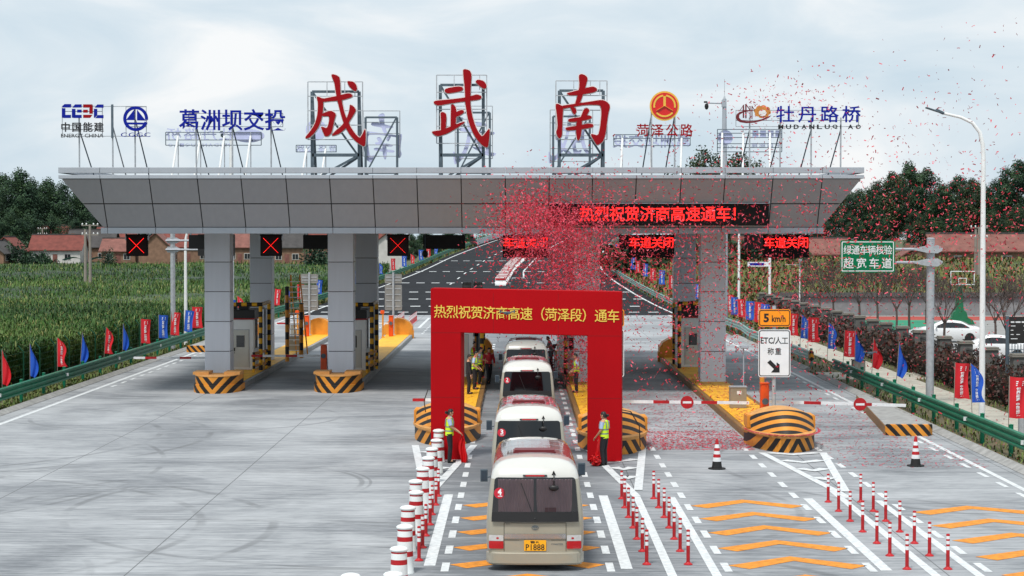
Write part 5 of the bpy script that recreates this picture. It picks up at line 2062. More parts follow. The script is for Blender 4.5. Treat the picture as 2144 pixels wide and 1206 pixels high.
# ================================================================== banner flags
M_FR = pm('red_flag_cloth', lin(206, 26, 40), .7, 0, .08, 2)
M_FB = pm('blue_flag_cloth', lin(26, 84, 186), .7, 0, .08, 2)
M_FW = pm('flag_print', lin(236, 236, 240), .7, 0, .03, 2)
M_POLE = pm('flag_pole', lin(150, 140, 130), .5, .2, .1, 3)


def flag_proto(kind, col):
    """kind 0 spread, 1 limp and folded, 2 half blown"""
    t = thing('banner_flag', 'x', 'flag', (0, 0, 0))
    mb = MB(); mb.tube([(0, 0, -.05), (0, 0, 2.36)], .014, 6); mb.build('pole', M_POLE, t)
    Wd = (.56, .26, .42)[kind]

    def surf(u, v, off=0.0):
        # u across from the pole, v down
        if kind == 0:
            x = Wd * u * (1 - .12 * math.sin(v * 3)); y = .06 * math.sin(u * 7 + v * 4) * u; z = -1.38 * v - .06 * u - .03 * math.sin(u * 6) * u
        elif kind == 1:
            s = 1 - v
            x = Wd * u * (.35 + 1.1 * math.sin(v * math.pi * .85)) ; y = .11 * math.sin(u * 9 + v * 3) * u; z = -1.42 * v * (1 + .0 * u) - .30 * u * (1 - v) - .1 * u
        else:
            x = Wd * u * (.55 + .6 * v) + .10 * u * math.sin(v * 6); y = .09 * math.sin(u * 8 + v * 5) * u; z = -1.36 * v - .22 * u * (1 - v)
        return (.016 + x, y + off, 2.34 + z)
    mb = MB(); mb.grid(lambda u, v: surf(u, v), 10, 18)
    cl = mb.build('cloth', M_FR if col == 'red' else M_FB, t, smooth=70, fix=False)
    if kind != 1:
        mb = MB()
        vs, fs = [], []
        chars = '世界能源中国能建'
        tmp = MB()
        for i, ch in enumerate(chars):
            u0 = .4
            v0 = .24 + i * .083 + (.04 if i > 3 else 0)
            V_, F_ = text_data(ch, .03, 0, 1)
            pts = [surf(u0 - .03 + (q[0]) * .27, v0 + (.85 - q[1]) * .08, -.012) for q in V_]
            tmp.add(pts, F_)
        for i in range(3):
            pts = [surf(.35 + .4 * a, .09 + .045 * i + .025 * b, -.012) for a, b in ((0, 0), (1, 0), (1, 1), (0, 1))]
            tmp.add(pts, [(0, 1, 2, 3)])
        tmp.build('lettering', M_FW, cl, fix=False)
    return t


FP = {}


def put_flag(col, kind, loc, label, rz=0.0):
    if (col, kind) not in FP:
        FP[(col, kind)] = f = flag_proto(kind, col)
        f.location = loc; f.rotation_euler = (0, 0, rz); f['label'] = label; f['group'] = 'red and blue banner flags along the road'
    else:
        c_ = dup(FP[(col, kind)], loc, rz, label)
        c_.rotation_euler = (R(rngf.uniform(-3, 3)), R(rngf.uniform(-3, 5)), rz)
        c_.scale = (rngf.uniform(.95, 1.25), 1, rngf.uniform(.97, 1.05))


rngf = random.Random(5)
near = [(12, 1, 'red'), (70, 1, 'blue'), (127, 2, 'red'), (172, 1, 'blue'), (222, 2, 'red'), (262, 1, 'blue'), (301, 0, 'red'), (338, 0, 'blue'), (360, 0, 'red'), (388, 0, 'blue')]
k = 0
for px, kind, col in near:
    d = 21.35 * FPX / (1085 - px)
    put_flag(col, kind, (-21.55, d, 0), f'{col} banner flag, {ORD[k]} from the near end, corn side', rngf.uniform(-.15, .15)); k += 1
dists = [131.8, 137, 142, 148.5, 155.9, 164, 174, 180, 187, 196, 206, 216, 226, 236, 246, 256, 266, 276, 287, 298]
for i, d in enumerate(dists):
    col = ('red', 'blue')[i % 2]
    x = -21.6 if d < 150 else XL(d) - 2.1
    put_flag(col, (0, 2, 0)[i % 3], (x, d, zr(d) * .9), f'{col} banner flag, {ORD[k]} from the near end, corn side', rngf.uniform(-.2, .2)); k += 1
k = 0
for px, d, kind, col in ((2113, 67.3, 0, 'red'), (2038, 72.6, 2, 'blue'), (1998, 75.8, 0, 'red'), (1875, 87.6, 1, 'blue'), (1825, 93.5, 1, 'red'), (1790, 98, 1, 'blue'), (1765, 101.8, 0, 'red'), (1732, 107, 2, 'blue'), (1692, 114.4, 0, 'red'), (1674, 118, 2, 'blue'), (1650, 123, 0, 'red'),
                         (1612, 131, 2, 'red'), (1590, 137, 0, 'blue'), (1577, 140.7, 0, 'red'), (1561, 145, 0, 'blue'), (1547, 150, 0, 'red'), (1531, 155, 0, 'blue'), (1520, 159, 0, 'red'), (1478, 176, 0, 'red'), (1453, 184, 0, 'blue')):
    x = Q(px, 600, d)[0]
    put_flag(col, kind, (x, d, 0 if d < 150 else bank_z(x, d)), f'{col} banner flag, {ORD[k]} from the near end, fence side', rngf.uniform(-.15, .15)); k += 1
d = 191.0; i = 0
while d < 300:
    col = ('blue', 'red')[i % 2]
    x = XR(d) + 2.2
    put_flag(col, 0, (x, d, bank_z(x, d)), f'{col} banner flag, {ORD[k]} from the near end, fence side', rngf.uniform(-.15, .15)); k += 1
    d += 8.2; i += 1
# ================================================================== buses
M_CHAMP = pm('champagne_paint', lin(164, 159, 143), .32, .2, .05, 1.5, coat=.6)
M_BUSR = pm('bus_roof_paint', lin(150, 148, 143), .16, .35, .06, 2, coat=.8)
M_MIRG = pm('mirror_glass', lin(58, 72, 86), .15, .2, .1, 3)
M_BUSW = pm('bus_white_paint', lin(200, 200, 195), .28, 0, .03, 1.5, coat=.6)
M_CHROME = pm('chrome', lin(215, 215, 215), .12, 1.0, .03, 2)
M_LENSR = pm('red_lens', lin(180, 10, 18), .15, 0, .1, 8, coat=.6)
M_LENSW = pm('clear_lens', lin(205, 205, 205), .12, .2, .1, 12, coat=.6)
M_PLATE = pm('yellow_plate', lin(240, 172, 24), .45, 0, .05, 4)
M_BWIN = pm('bus_window', lin(12, 14, 17), .05, 0, .2, 1.2, spec=.6)
M_CURT = pm('curtain_cloth', lin(168, 146, 150), .9, 0, .12, 3)
M_STICK = pm('sticker_red', lin(186, 14, 42), .5, 0, .04, 3)
M_TYRE = M_RUB
gt = bpy.data.materials.new('tinted_pane')
gt.use_nodes = True
_t = gt.node_tree; _t.nodes.clear()
_o = _t.nodes.new('ShaderNodeOutputMaterial'); _a = _t.nodes.new('ShaderNodeBsdfTransparent'); _a.inputs[0].default_value = (.85, .8, .8, 1)
_g = _t.nodes.new('ShaderNodeBsdfGlossy'); _g.inputs['Roughness'].default_value = .03
_mm = _t.nodes.new('ShaderNodeMixShader'); _fr = _t.nodes.new('ShaderNodeFresnel'); _fr.inputs[0].default_value = 1.5
_t.links.new(_fr.outputs[0], _mm.inputs[0]); _t.links.new(_a.outputs[0], _mm.inputs[1]); _t.links.new(_g.outputs[0], _mm.inputs[2]); _t.links.new(_mm.outputs[0], _o.inputs[0])

BP = [(.90, .28), (1.0, .34), (1.035, .55), (1.04, .9), (1.035, 1.15), (1.02, 1.35), (.985, 1.65), (.945, 1.95), (.90, 2.12), (.84, 2.21), (.74, 2.28), (.58, 2.33), (.34, 2.36), (.12, 2.37), (0, 2.37)]


def BW(z):
    for (x0, z0), (x1, z1) in zip(BP, BP[1:]):
        if z <= z1:
            return x0 + (x1 - x0) * max(0, (z - z0) / (z1 - z0 + 1e-9))
    return 0


def yr(z):
    if z < 1.05: return 0.0
    if z < 1.98: return (z - 1.05) * .15
    return .14 + (z - 1.98) * .15 + (z - 1.98) ** 2 * 2.3


def rear(x, z):
    w = max(.25, BW(z) * .93)
    return yr(z) - .07 * (1 - min(1, abs(x) / w) ** 2.4)


def patch(mb, zs, hw, off, xc=0.0, nx=10, mi=0, wavy=None):
    """sheet following the rear face, half width hw(z)"""
    base = len(mb.v)
    for z in zs:
        h = hw(z) if callable(hw) else hw
        for i in range(nx + 1):
            x = xc - h + 2 * h * i / nx
            mb.v.append((x, rear(x, z) - off + (wavy(x, z) if wavy else 0), z))
    n = nx + 1
    for j in range(len(zs) - 1):
        for i in range(nx):
            mb.f.append((base + j * n + i, base + j * n + i + 1, base + (j + 1) * n + i + 1, base + (j + 1) * n + i)); mb.m.append(mi)
    return mb


def rr(z0, z1, w0, w1, r):
    def f(z):
        w = w0 + (w1 - w0) * (z - z0) / (z1 - z0)
        d = min(z - z0, z1 - z)
        return w if d >= r else w - r + math.sqrt(max(0, r * r - (r - d) ** 2))
    return f


def zlist(z0, z1, r, n=8):
    a = [z0 + r * (1 - math.cos(math.pi / 2 * k / 4)) for k in range(5)]
    return a + list(np.linspace(z0 + r, z1 - r, n)[1:-1]) + [z1 - r * (1 - math.cos(math.pi / 2 * k / 4)) for k in range(4, -1, -1)]


def make_bus():
    t = thing('minibus', 'x', 'bus', (0, 0, 0), group='champagne minibuses in the bus lane')
    mb = MB()
    n = len(BP)
    # rear cap
    nx = 14
    rows_ = []
    for x, z in BP:
        rows_.append([(x * .93 * (2 * i / nx - 1), rear(x * .93 * (2 * i / nx - 1), z) if x > .2 else yr(z) - .05 * (x / .34), z) for i in range(nx + 1)])
    for r_ in range(n - 1):
        a = rows_[r_]; b = rows_[r_ + 1]
        zmid = (BP[r_][1] + BP[r_ + 1][1]) / 2
        for i in range(nx):
            mb.add([a[i], a[i + 1], b[i + 1], b[i]], [(0, 1, 2, 3)], 1 if zmid > 2.0 else 0)
    Lb = 6.95
    for s in (-1, 1):
        def st(j, x, z):
            yf = Lb - (.0 if z < 1.0 else (z - 1.0) * .22 + max(0, z - 1.9) ** 2 * 1.6)
            return [(x * .93, yr(z)), (x * .975, yr(z) + .05), (x, yr(z) + .2), (x, 1.3), (x, 3.2), (x * .995, 5.2), (x * .98, min(6.2, yf - .2)), (x * .95, yf - .08), (x * .86, yf)][j]
        zdrop = [0, 0, 0, 0, -.05, -.1, -.13, -.15, -.15]
        for j in range(8):
            for i in range(n - 1):
                q = []
                for (jj, ii) in ((j, i), (j + 1, i), (j + 1, i + 1), (j, i + 1)):
                    x, z = BP[ii]
                    a, y = st(jj, x, z)
                    q.append((s * a, y, z + (zdrop[jj] if z > 1.9 else 0)))
                zmid = (BP[i][1] + BP[i + 1][1]) / 2
                mb.add(q, [(0, 1, 2, 3)], (2 if zmid > 2.16 and j > 2 else 1) if zmid > 2.0 else 0)
    # front cap
    for i in range(n - 1):
        (x0, z0), (x1, z1) = BP[i], BP[i + 1]
        f = lambda z: Lb - (.0 if z < 1.0 else (z - 1.0) * .22 + max(0, z - 1.9) ** 2 * 1.6)
        d0 = -.15 if z0 > 1.9 else 0; d1 = -.15 if z1 > 1.9 else 0
        mb.add([(-x0 * .86, f(z0), z0 + d0), (x0 * .86, f(z0), z0 + d0), (x1 * .86, f(z1), z1 + d1), (-x1 * .86, f(z1), z1 + d1)], [(0, 1, 2, 3)], 1 if z0 > 2.0 else 0)
    mb.build('body', [M_CHAMP, M_BUSW, M_BUSR], t, smooth=50, weld=True)
    # bumper
    mb = MB()
    pts = []
    for k in range(21):
        x = -1.03 + 2.06 * k / 20
        pts.append((x, -.13 + .10 * abs(x / 1.03) ** 3.5 + (.12 if abs(x) > 1.0 else 0)))
    pts += [(1.05, .3), (-1.05, .3)]
    mb.prism(pts, .14, .42, 'xy')
    mb.build('bumper', M_CHAMP, t, smooth=40, bevel=.035, seg=3)
    mb = MB(); mb.box(-.9, .9, .15, 6.8, .2, .4); mb.build('underbody', M_BLACK, t)
    # rear window
    mb = MB(); patch(mb, zlist(1.055, 1.985, .07), rr(1.055, 1.985, .935, .86, .07), .012, 0, 14)
    win = mb.build('rear_window', M_BWIN, t, smooth=60, fix=False)
    mb = MB(); patch(mb, zlist(1.06, 1.27, .02, 3), lambda z: .93 - .08 * max(0, z - 1.06), .062, 0, 14)
    mb.build('window_band', M_BLACK, win, smooth=60, fix=False)
    # tailgate lines, chrome bar, plate, lamps
    mb = MB()
    for z0, z1, xc, hw_ in ((.31, 1.03, -.66, .006), (.31, 1.03, .66, .006), (1.025, 1.037, 0, .66), (.30, .312, 0, .66), (.66, .668, -.50, .16), (.66, .668, .50, .16)):
        patch(mb, list(np.linspace(z0, z1, 5)), hw_, .004, xc, 8)
    mb.build('tailgate_gap', M_DARK, t, fix=False)
    mb = MB(); patch(mb, list(np.linspace(.70, .80, 5)), .655, .03, 0, 12)
    patch(mb, [.70, .701], .655, .015, 0, 12); patch(mb, [.799, .80], .655, .0, 0, 12)
    mb.build('chrome_strip', M_CHROME, t, smooth=60, fix=False)
    mb = MB(); patch(mb, zlist(.42, .68, .03, 4), rr(.42, .68, .3, .28, .03), .006, 0, 6)
    mb.build('plate_recess', M_CHAMP, t, fix=False)
    mb = MB(); mb.box(-.235, .235, -.105, -.095, .44, .67)
    pl = mb.build('number_plate', M_PLATE, t, bevel=.004)
    mb = MB()
    text_to(mb, '鲁R', -.11, .09, .60, .655, -.107, offset=.01); text_to(mb, 'P1888', -.2, .2, .455, .585, -.107, offset=.012)
    mb.build('lettering', M_LBLK, pl, fix=False)
    for s in (-1, 1):
        mb = MB(); patch(mb, zlist(.645, .77, .02, 3), rr(.645, .77, .155, .155, .02), .02, s * .83, 5)
        l1 = mb.build('indicator_lamp', M_LENSW, t, smooth=60, fix=False)
        mb = MB(); patch(mb, zlist(.685, .725, .015, 3), rr(.685, .725, .028, .028, .018), .026, s * .80, 4); mb.build('bulb', M_LENSR, l1, fix=False)
        mb = MB(); patch(mb, zlist(.48, .64, .02, 3), rr(.48, .64, .155, .155, .02), .02, s * .83, 5)
        mb.build('tail_lamp', M_LENSR, t, smooth=60, fix=False)
    # emblem of three ovals, word mark, latch
    mb = MB()

    def oval(cx, cz, a, b, w, off):
        N_ = 24
        vs = []
        for k in range(N_):
            c, s = math.cos(2 * math.pi * k / N_), math.sin(2 * math.pi * k / N_)
            for q in (1, 0):
                x, z = cx + (a - w * (1 - q)) * c, cz + (b - w * (1 - q)) * s
                vs.append((x, rear(x, z) - off, z))
        mb.add(vs, [(2 * k, 2 * k + 1, (2 * k + 3) % (2 * N_), (2 * k + 2) % (2 * N_)) for k in range(N_)])
    oval(0, .93, .075, .05, .012, .012); oval(0, .93, .026, .045, .01, .014); oval(0, .948, .05, .02, .009, .016)
    mb.build('emblem', M_STEELD, t, fix=False)
    mb = MB(); text_to(mb, 'COASTER', .34, .6, .565, .595, rear(.47, .58) - .01, offset=.02); text_to(mb, 'RHL', -.62, -.53, 1.0, 1.015, rear(-.57, 1.0) - .01, offset=.02)
    mb.build('word_mark', M_STEELD, t, fix=False)
    mb = MB(); mb.ball((0, -.075, .37), .04, 10, 6, 0, (1, .4, .6)); mb.build('latch', M_CHROME, t, smooth=60)
    # high brake lamp, rear view mirror, wiper
    mb = MB(); patch(mb, zlist(2.005, 2.045, .015, 3), rr(2.005, 2.045, .26, .26, .018), .02, 0, 8); bl = mb.build('brake_lamp_housing', M_BLACK, t, fix=False)
    mb = MB(); patch(mb, zlist(2.01, 2.04, .01, 3), rr(2.01, 2.04, .2, .2, .014), .026, 0, 8); mb.build('brake_lamp', M_LENSR, bl, fix=False)
    mb = MB()
    mb.tube([(.4, yr(2.06) - .03, 2.06), (.4, -.12, 2.03), (.4, -.2, 1.95), (.4, -.18, 1.84)], .014, 6)
    mb.prism([(.355, 2.04), (.445, 2.04), (.4, 2.13)], yr(2.06) - .07, yr(2.06) - .02)
    mb.build('mirror_arm', M_BLACK, t)
    mb = MB(); mb.ball((.4, -.16, 1.79), .105, 14, 8, 0, (1, .45, .62)); mb.build('reversing_mirror', M_BLACK, t, smooth=60)
    mb = MB()
    pts = [(-.02 + (-.28) * k / 5, 1.15 + .72 * k / 5) for k in range(6)]
    mb.tube([(x, rear(x, z) - .045, z) for x, z in pts], .009, 5); mb.ball((0, rear(0, 1.12) - .04, 1.12), .035, 8, 5)
    mb.build('wiper', M_BLACK, t)
    # side panes
    for s in (-1, 1):
        for y0, y1 in ((1.0, 2.2), (2.26, 3.5), (3.56, 4.8), (4.86, 6.0)):
            mb = MB()
            mb.grid(lambda u, v: (s * (BW(1.3 + .6 * v) + .006), y0 + (y1 - y0) * u, 1.3 + .6 * v), 4, 6)
            mb.build('side_window', M_BWIN, t, fix=False)
    # door mirrors
    for s, zz in ((-1, 1.24), (1, 1.4)):
        mb = MB()
        mb.tube([(s * .95, 6.4, 1.25), (s * 1.1, 6.55, 1.2), (s * 1.22, 6.6, 1.28), (s * 1.22, 6.6, zz)], .018, 6)
        mb.box(s * 1.2 - .09, s * 1.2 + .09, 6.54, 6.66, zz - .15, zz + .15)
        dm = mb.build('door_mirror', M_STEELD, t, bevel=.03)
        mb = MB(); mb.box(s * 1.2 - .07, s * 1.2 + .07, 6.53, 6.539, zz - .125, zz + .12); mb.build('mirror_glass', M_MIRG, dm)
    # roof hatch and pressed ribs
    mb = MB(); mb.box(-.47, .47, 1.55, 2.1, 2.30, 2.41); mb.build('roof_hatch', M_MAROON, t, bevel=.03)
    for x in (-.62, -.36, .36, .62):
        mb = MB(); z = 2.375 - .16 * abs(x) ** 2.3
        mb.bar((x, 1.2, z - .02), (x, 3.2, z - .07), .04, .04); mb.bar((x, 3.2, z - .07), (x, 5.2, z - .12), .04, .04); mb.build('roof_rib', M_BUSR, t, bevel=.008)
    for y in (1.3, 2.5, 3.7, 4.9):
        mb = MB()
        mb.grid(lambda u, v: ((lambda x: (x, y + .05 * v, 2.382 - .16 * abs(x) ** 2.3 - .05 * max(0, (y - 1.3) / 1.9)))(-.68 + 1.36 * u)), 12, 1)
        mb.build('roof_seam', M_STEEL, t, fix=False)
    # wheels
    for y in (1.45, 5.55):
        for s in (-1, 1):
            mb = MB(); mb.lathe([(.24, -.15), (.36, -.15), (.385, -.10), (.385, .10), (.36, .15), (.24, .15)], 24)
            wq = mb.build('wheel', M_TYRE, t, (s * .84, y, .385), smooth=40); wq.rotation_euler = (0, R(90), 0)
            mb = MB(); mb.lathe([(.05, -.04), (.235, -.1), (.238, .1), (.05, .04)], 20); mb.build('rim', M_STEEL, wq, smooth=40)
    mb = MB(); mb.box(-.96, -.6, -.02, .02, .06, .24); 
    for s in (-1, 1):
        mb = MB(); mb.box(s * .82 - .2, s * .82 + .2, 1.0, 1.02, .12, .5); mb.build('mud_flap', M_RUB, t)
    return t


bus = make_bus()
buses = []
for k, (yb, xb, lab_) in enumerate(((42.3, .36, 'nearest champagne minibus with closed curtains and sticker 4, yellow plate in full view'), (55.2, .30, 'second minibus in the queue, red sticker 3 on its plain rear window'),
                                (75.0, .34, 'third minibus passing under the red arch, red sticker 2 on a black window'), (89.5, .35, 'front minibus of the queue beyond the arch, mostly hidden by the next'))):
    if k == 0:
        b_ = bus; b_.location = (xb, yb, 0); b_['label'] = lab_
    else:
        b_ = dup(bus, (xb, yb, 0), label=lab_)
    buses.append(b_)
for b_, num in zip(buses[:3], '432'):
    so_ = .034 if num != '4' else .066
    mb = MB()
    c = (-.76, 1.66)
    N_ = 28
    vs = [(c[0], rear(*c) - so_, c[1])] + [(c[0] + .115 * math.cos(2 * math.pi * k / N_), rear(c[0], c[1] + .115 * math.sin(2 * math.pi * k / N_)) - so_, c[1] + .115 * math.sin(2 * math.pi * k / N_)) for k in range(N_)]
    mb.add(vs, [(0, 1 + k, 1 + (k + 1) % N_) for k in range(N_)])
    st_ = mb.build('sticker', M_STICK, b_, fix=False)
    mb = MB(); text_to(mb, num, c[0] - .05, c[0] + .05, c[1] - .045, c[1] + .09, 0, offset=.02)
    for i in range(4): mb.add([(c[0] - .055 + i * .03, 0, c[1] - .075), (c[0] - .032 + i * .03, 0, c[1] - .075), (c[0] - .032 + i * .03, 0, c[1] - .055), (c[0] - .055 + i * .03, 0, c[1] - .055)], [(0, 1, 2, 3)])
    mb.v = [(x, rear(x, z) - so_ - .005, z) for x, y, z in mb.v]
    mb.build('numeral', M_REFW, st_, fix=False)
# curtains of the nearest bus, behind a tinted pane
b_ = buses[0]
for ch in list(b_.children):
    if ch.name.startswith('rear_window'):
        mb = MB(); patch(mb, zlist(1.055, 1.985, .07), rr(1.055, 1.985, .935, .86, .07), .055, 0, 14)
        pane = mb.build('rear_pane', gt, b_, smooth=60, fix=False)
        for s in (-1, 1):
            mb = MB()
            def hwc(z): return .38 - (.10 * max(0, (1.5 - z)) if s > 0 else 0.03 * max(0, 1.5 - z))
            patch(mb, list(np.linspace(1.2, 1.95, 10)), hwc, .032, s * .41, 60, 0, lambda x, z: .011 * math.sin(x * 95 + 4 * math.sin(z * 3 + s)) + .004 * math.sin(x * 41 + z * 9))
            mb.build('curtain', M_CURT, pane, smooth=80, fix=False)
        mb = MB(); patch(mb, list(np.linspace(1.18, 1.36, 5)), lambda z: .12, .046, .33, 6); mb.build('seat_back', M_MAROON, pane, fix=False)

# ================================================================== other vehicles
M_CARW = pm('car_white_paint', lin(226, 228, 230), .25, 0, .03, 2, coat=.7)
M_CARB = pm('car_black_paint', lin(20, 22, 25), .25, 0, .1, 2, coat=.7)


def make_car(label, loc, rz, paint, L_=4.7, Wd=1.82, suv=False, roof=1.45):
    t = thing('parked_car' if not suv else 'suv', label, 'car', loc, rz)
    # side outline along y (rear at 0), cross-sectioned by half widths
    if suv:
        top = [(0, .5), (.05, .95), (.12, 1.05), (.25, 1.6), (.6, roof), (2.6, roof), (3.5, 1.05), (4.5, .92), (L_, .6)]
    else:
        top = [(0, .6), (.05, .9), (.25, 1.02), (.75, 1.08), (1.3, 1.38), (1.9, roof), (2.5, roof), (3.3, 1.08), (4.3, .88), (L_, .6)]
    def tz(y):
        return interp(top, y)
    mb = MB()
    ys = sorted(set(list(np.linspace(0, L_, 36))))
    rows_ = []
    for y in ys:
        z1 = tz(y); belt = min(z1, .92)
        e = min(1, min(y, L_ - y) / .35)
        w = Wd / 2 * (.86 + .14 * math.sqrt(max(0, e)))
        wt = w * (.97 if z1 < 1.0 else .78)
        rows_.append([(-w * .92, y, .22), (-w, y, .45), (-w, y, belt * .9), (-w * .97, y, belt), (-wt * .98, y, max(belt + .001, z1 - .10)), (-wt * .85, y, z1 - .01), (0, y, z1 + .01), (wt * .85, y, z1 - .01), (wt * .98, y, max(belt + .001, z1 - .10)), (w * .97, y, belt), (w, y, belt * .9), (w, y, .45), (w * .92, y, .22)])
    n = len(rows_[0])
    for a, b in zip(rows_, rows_[1:]):
        for i in range(n - 1):
            mb.add([a[i], a[i + 1], b[i + 1], b[i]], [(0, 1, 2, 3)])
    for r_ in (rows_[0], rows_[-1]): mb.add(r_, [tuple(range(n))])
    mb.build('body', paint, t, smooth=45, weld=True)
    for s in (-1, 1):
        mb = MB()
        yy = np.linspace(.85 if not suv else .45, 3.05, 14)
        lo = [(s * (Wd / 2 * .965 + .006), y, .98) for y in yy]
        hi = [(s * (Wd / 2 * .80 + .012), y, max(1.0, tz(y) - .13)) for y in yy]
        mb.add(lo + hi, [(i, i + 1, 15 + i, 14 + i) for i in range(13)])
        mb.build('side_window', M_GLASSD, t, fix=False)
    mb = MB()
    if suv:
        mb.add([(-.66, .13, 1.12), (.66, .13, 1.12), (.6, .3, roof - .1), (-.6, .3, roof - .1)], [(0, 1, 2, 3)])
        mb.v = [(x, y - .03, z) for x, y, z in mb.v]
    else:
        mb.add([(-.62, .8, 1.12), (.62, .8, 1.12), (.55, 1.3, 1.41), (-.55, 1.3, 1.41)], [(0, 1, 2, 3)])
        mb.v = [(x, y - .01, z + .03) for x, y, z in mb.v]
    mb.build('rear_window', M_GLASSD, t, fix=False)
    for s in (-1, 1):
        mb = MB(); mb.box(s * .66 - .17, s * .66 + .17, -.03, .12, .72, .9); mb.build('tail_lamp', M_LENSR, t, bevel=.02)
        mb = MB(); mb.box(s * .64 - .2, s * .64 + .2, L_ - .18, L_ + .0, .62, .75); mb.build('headlight', M_LENSW, t, bevel=.02)
        mb = MB(); mb.box(s * (Wd / 2 + .08) - .09, s * (Wd / 2 + .08) + .09, 3.0, 3.12, .98, 1.12); mb.build('door_mirror', paint, t, bevel=.03)
        for y in (.85, L_ - .9):
            mb = MB(); mb.lathe([(.2, -.11), (.31, -.11), (.33, -.07), (.33, .07), (.31, .11), (.2, .11)], 20)
            wq = mb.build('wheel', M_TYRE, t, (s * (Wd / 2 - .1), y, .33), smooth=40); wq.rotation_euler = (0, R(90), 0)
            mb = MB(); mb.lathe([(.04, -.1), (.2, -.105), (.2, .105), (.04, .1)], 10); mb.build('rim', M_STEEL, wq)
    if suv:
        mb = MB(); mb.box(-.3, .3, .38, .55, roof + .0, roof + .05); mb.build('brake_lamp', M_LENSR, t)
    return t


make_car('black car with lit looking red lamp climbing the ramp beyond the arch'.replace('lit looking ', ''), (.05, 210, zr(210)), 0, M_CARB, 4.7, 1.9, True, 1.72)
make_car('white parked sedan seen side on behind the hedge and pillars', (30.8, 132.5, 0), R(85), M_CARW)
make_car('white parked car behind the lamp post, nose towards the wall', (33.4, 130.0, 0), R(-25), M_CARW, 4.6, 1.85, True, 1.62)
make_car('white car half hidden by the notice board and hedge', (30.4, 118.0, -.25), R(80), M_CARW)

# ================================================================== drones
for i, (px, py, Y, lab_) in enumerate(((1062, 655, 57.0, 'small grey drone hovering in front of the arch lettering'), (1822, 739, 72.0, 'small grey drone hovering before the red flag by the path'))):
    x, z = Q(px, py, Y)
    t = thing('drone', lab_, 'drone', (x, Y, z))
    mb = MB(); mb.box(-.1, .1, -.09, .09, -.035, .035); mb.box(-.04, .04, -.12, -.09, -.06, -.01); mb.build('body', M_STEELD, t, bevel=.02)
    for sx in (-1, 1):
        for sy in (-1, 1):
            mb = MB(); mb.tube([(sx * .08, sy * .06, .01), (sx * .2, sy * .16, .04)], .012, 6); mb.tube([(sx * .2, sy * .16, .0), (sx * .2, sy * .16, .07)], .018, 8)
            a = mb.build('arm', M_STEELD, t)
            mb = MB(); mb.bar((sx * .2 - .13, sy * .16, .085), (sx * .2 + .13, sy * .16, .085), .022, .005); mb.build('propeller', M_BLACK, a)

# ================================================================== people
M_SKIN = pm('skin', lin(196, 146, 116), .55, 0, .06, 8)
M_HAIR = pm('hair', lin(22, 18, 17), .5, 0, .2, 20)
M_VEST = pm('vest_yellow', lin(206, 236, 40), .6, 0, .05, 6)
M_VGREY = pm('vest_band', lin(120, 132, 128), .5, 0, .1, 8)
M_SHIRT = pm('shirt_pale_blue', lin(176, 194, 226), .75, 0, .08, 6)
M_SHIRTR = pm('jacket_red', lin(176, 30, 42), .7, 0, .12, 6)
M_SHIRTG = pm('shirt_grey', lin(118, 112, 116), .75, 0, .12, 6)
M_SHIRTB = pm('jacket_dark', lin(34, 32, 36), .75, 0, .15, 6)
M_TROUS = pm('trousers_black', lin(24, 24, 30), .75, 0, .2, 6)
M_SHOE = pm('shoe_black', lin(18, 17, 17), .4, 0, .2, 6)


def skinned(name, nodes, edges, mat, parent, sub=1):
    me = bpy.data.meshes.new(name)
    me.from_pydata([n[0] for n in nodes], edges, [])
    o = bpy.data.objects.new(name, me)
    COL.objects.link(o)
    md = o.modifiers.new('skin', 'SKIN')
    for i, n in enumerate(nodes):
        sv = me.skin_vertices[0].data[i]
        sv.radius = (n[1], n[1]) if not isinstance(n[1], tuple) else n[1]
        sv.use_root = (i == 0)
    sb = o.modifiers.new('sub', 'SUBSURF'); sb.levels = sub; sb.render_levels = sub
    bpy.context.view_layer.update()
    dg = bpy.context.evaluated_depsgraph_get()
    m2 = bpy.data.meshes.new_from_object(o.evaluated_get(dg))
    bpy.data.objects.remove(o); bpy.data.meshes.remove(me)
    m2.name = name
    m2.materials.clear(); m2.materials.append(mat)
    m2.polygons.foreach_set('use_smooth', [True] * len(m2.polygons))
    o = bpy.data.objects.new(name, m2)
    COL.objects.link(o); o.parent = parent
    return o


def rings(mb, rs, n=16, mi=0):
    """elliptical rings (x, y, z, rx, ry[, mat])"""
    base = len(mb.v)
    for r_ in rs:
        for k in range(n):
            a = 2 * math.pi * k / n
            mb.v.append((r_[0] + r_[3] * math.cos(a), r_[1] + r_[4] * math.sin(a), r_[2]))
    for j in range(len(rs) - 1):
        for k in range(n):
            mb.f.append((base + j * n + k, base + j * n + (k + 1) % n, base + (j + 1) * n + (k + 1) % n, base + (j + 1) * n + k))
            mb.m.append(rs[j][5] if len(rs[j]) > 5 else mi)
    mb.f.append(tuple(base + k for k in range(n - 1, -1, -1))); mb.m.append(mi)
    mb.f.append(tuple(base + (len(rs) - 1) * n + k for k in range(n))); mb.m.append(mi)


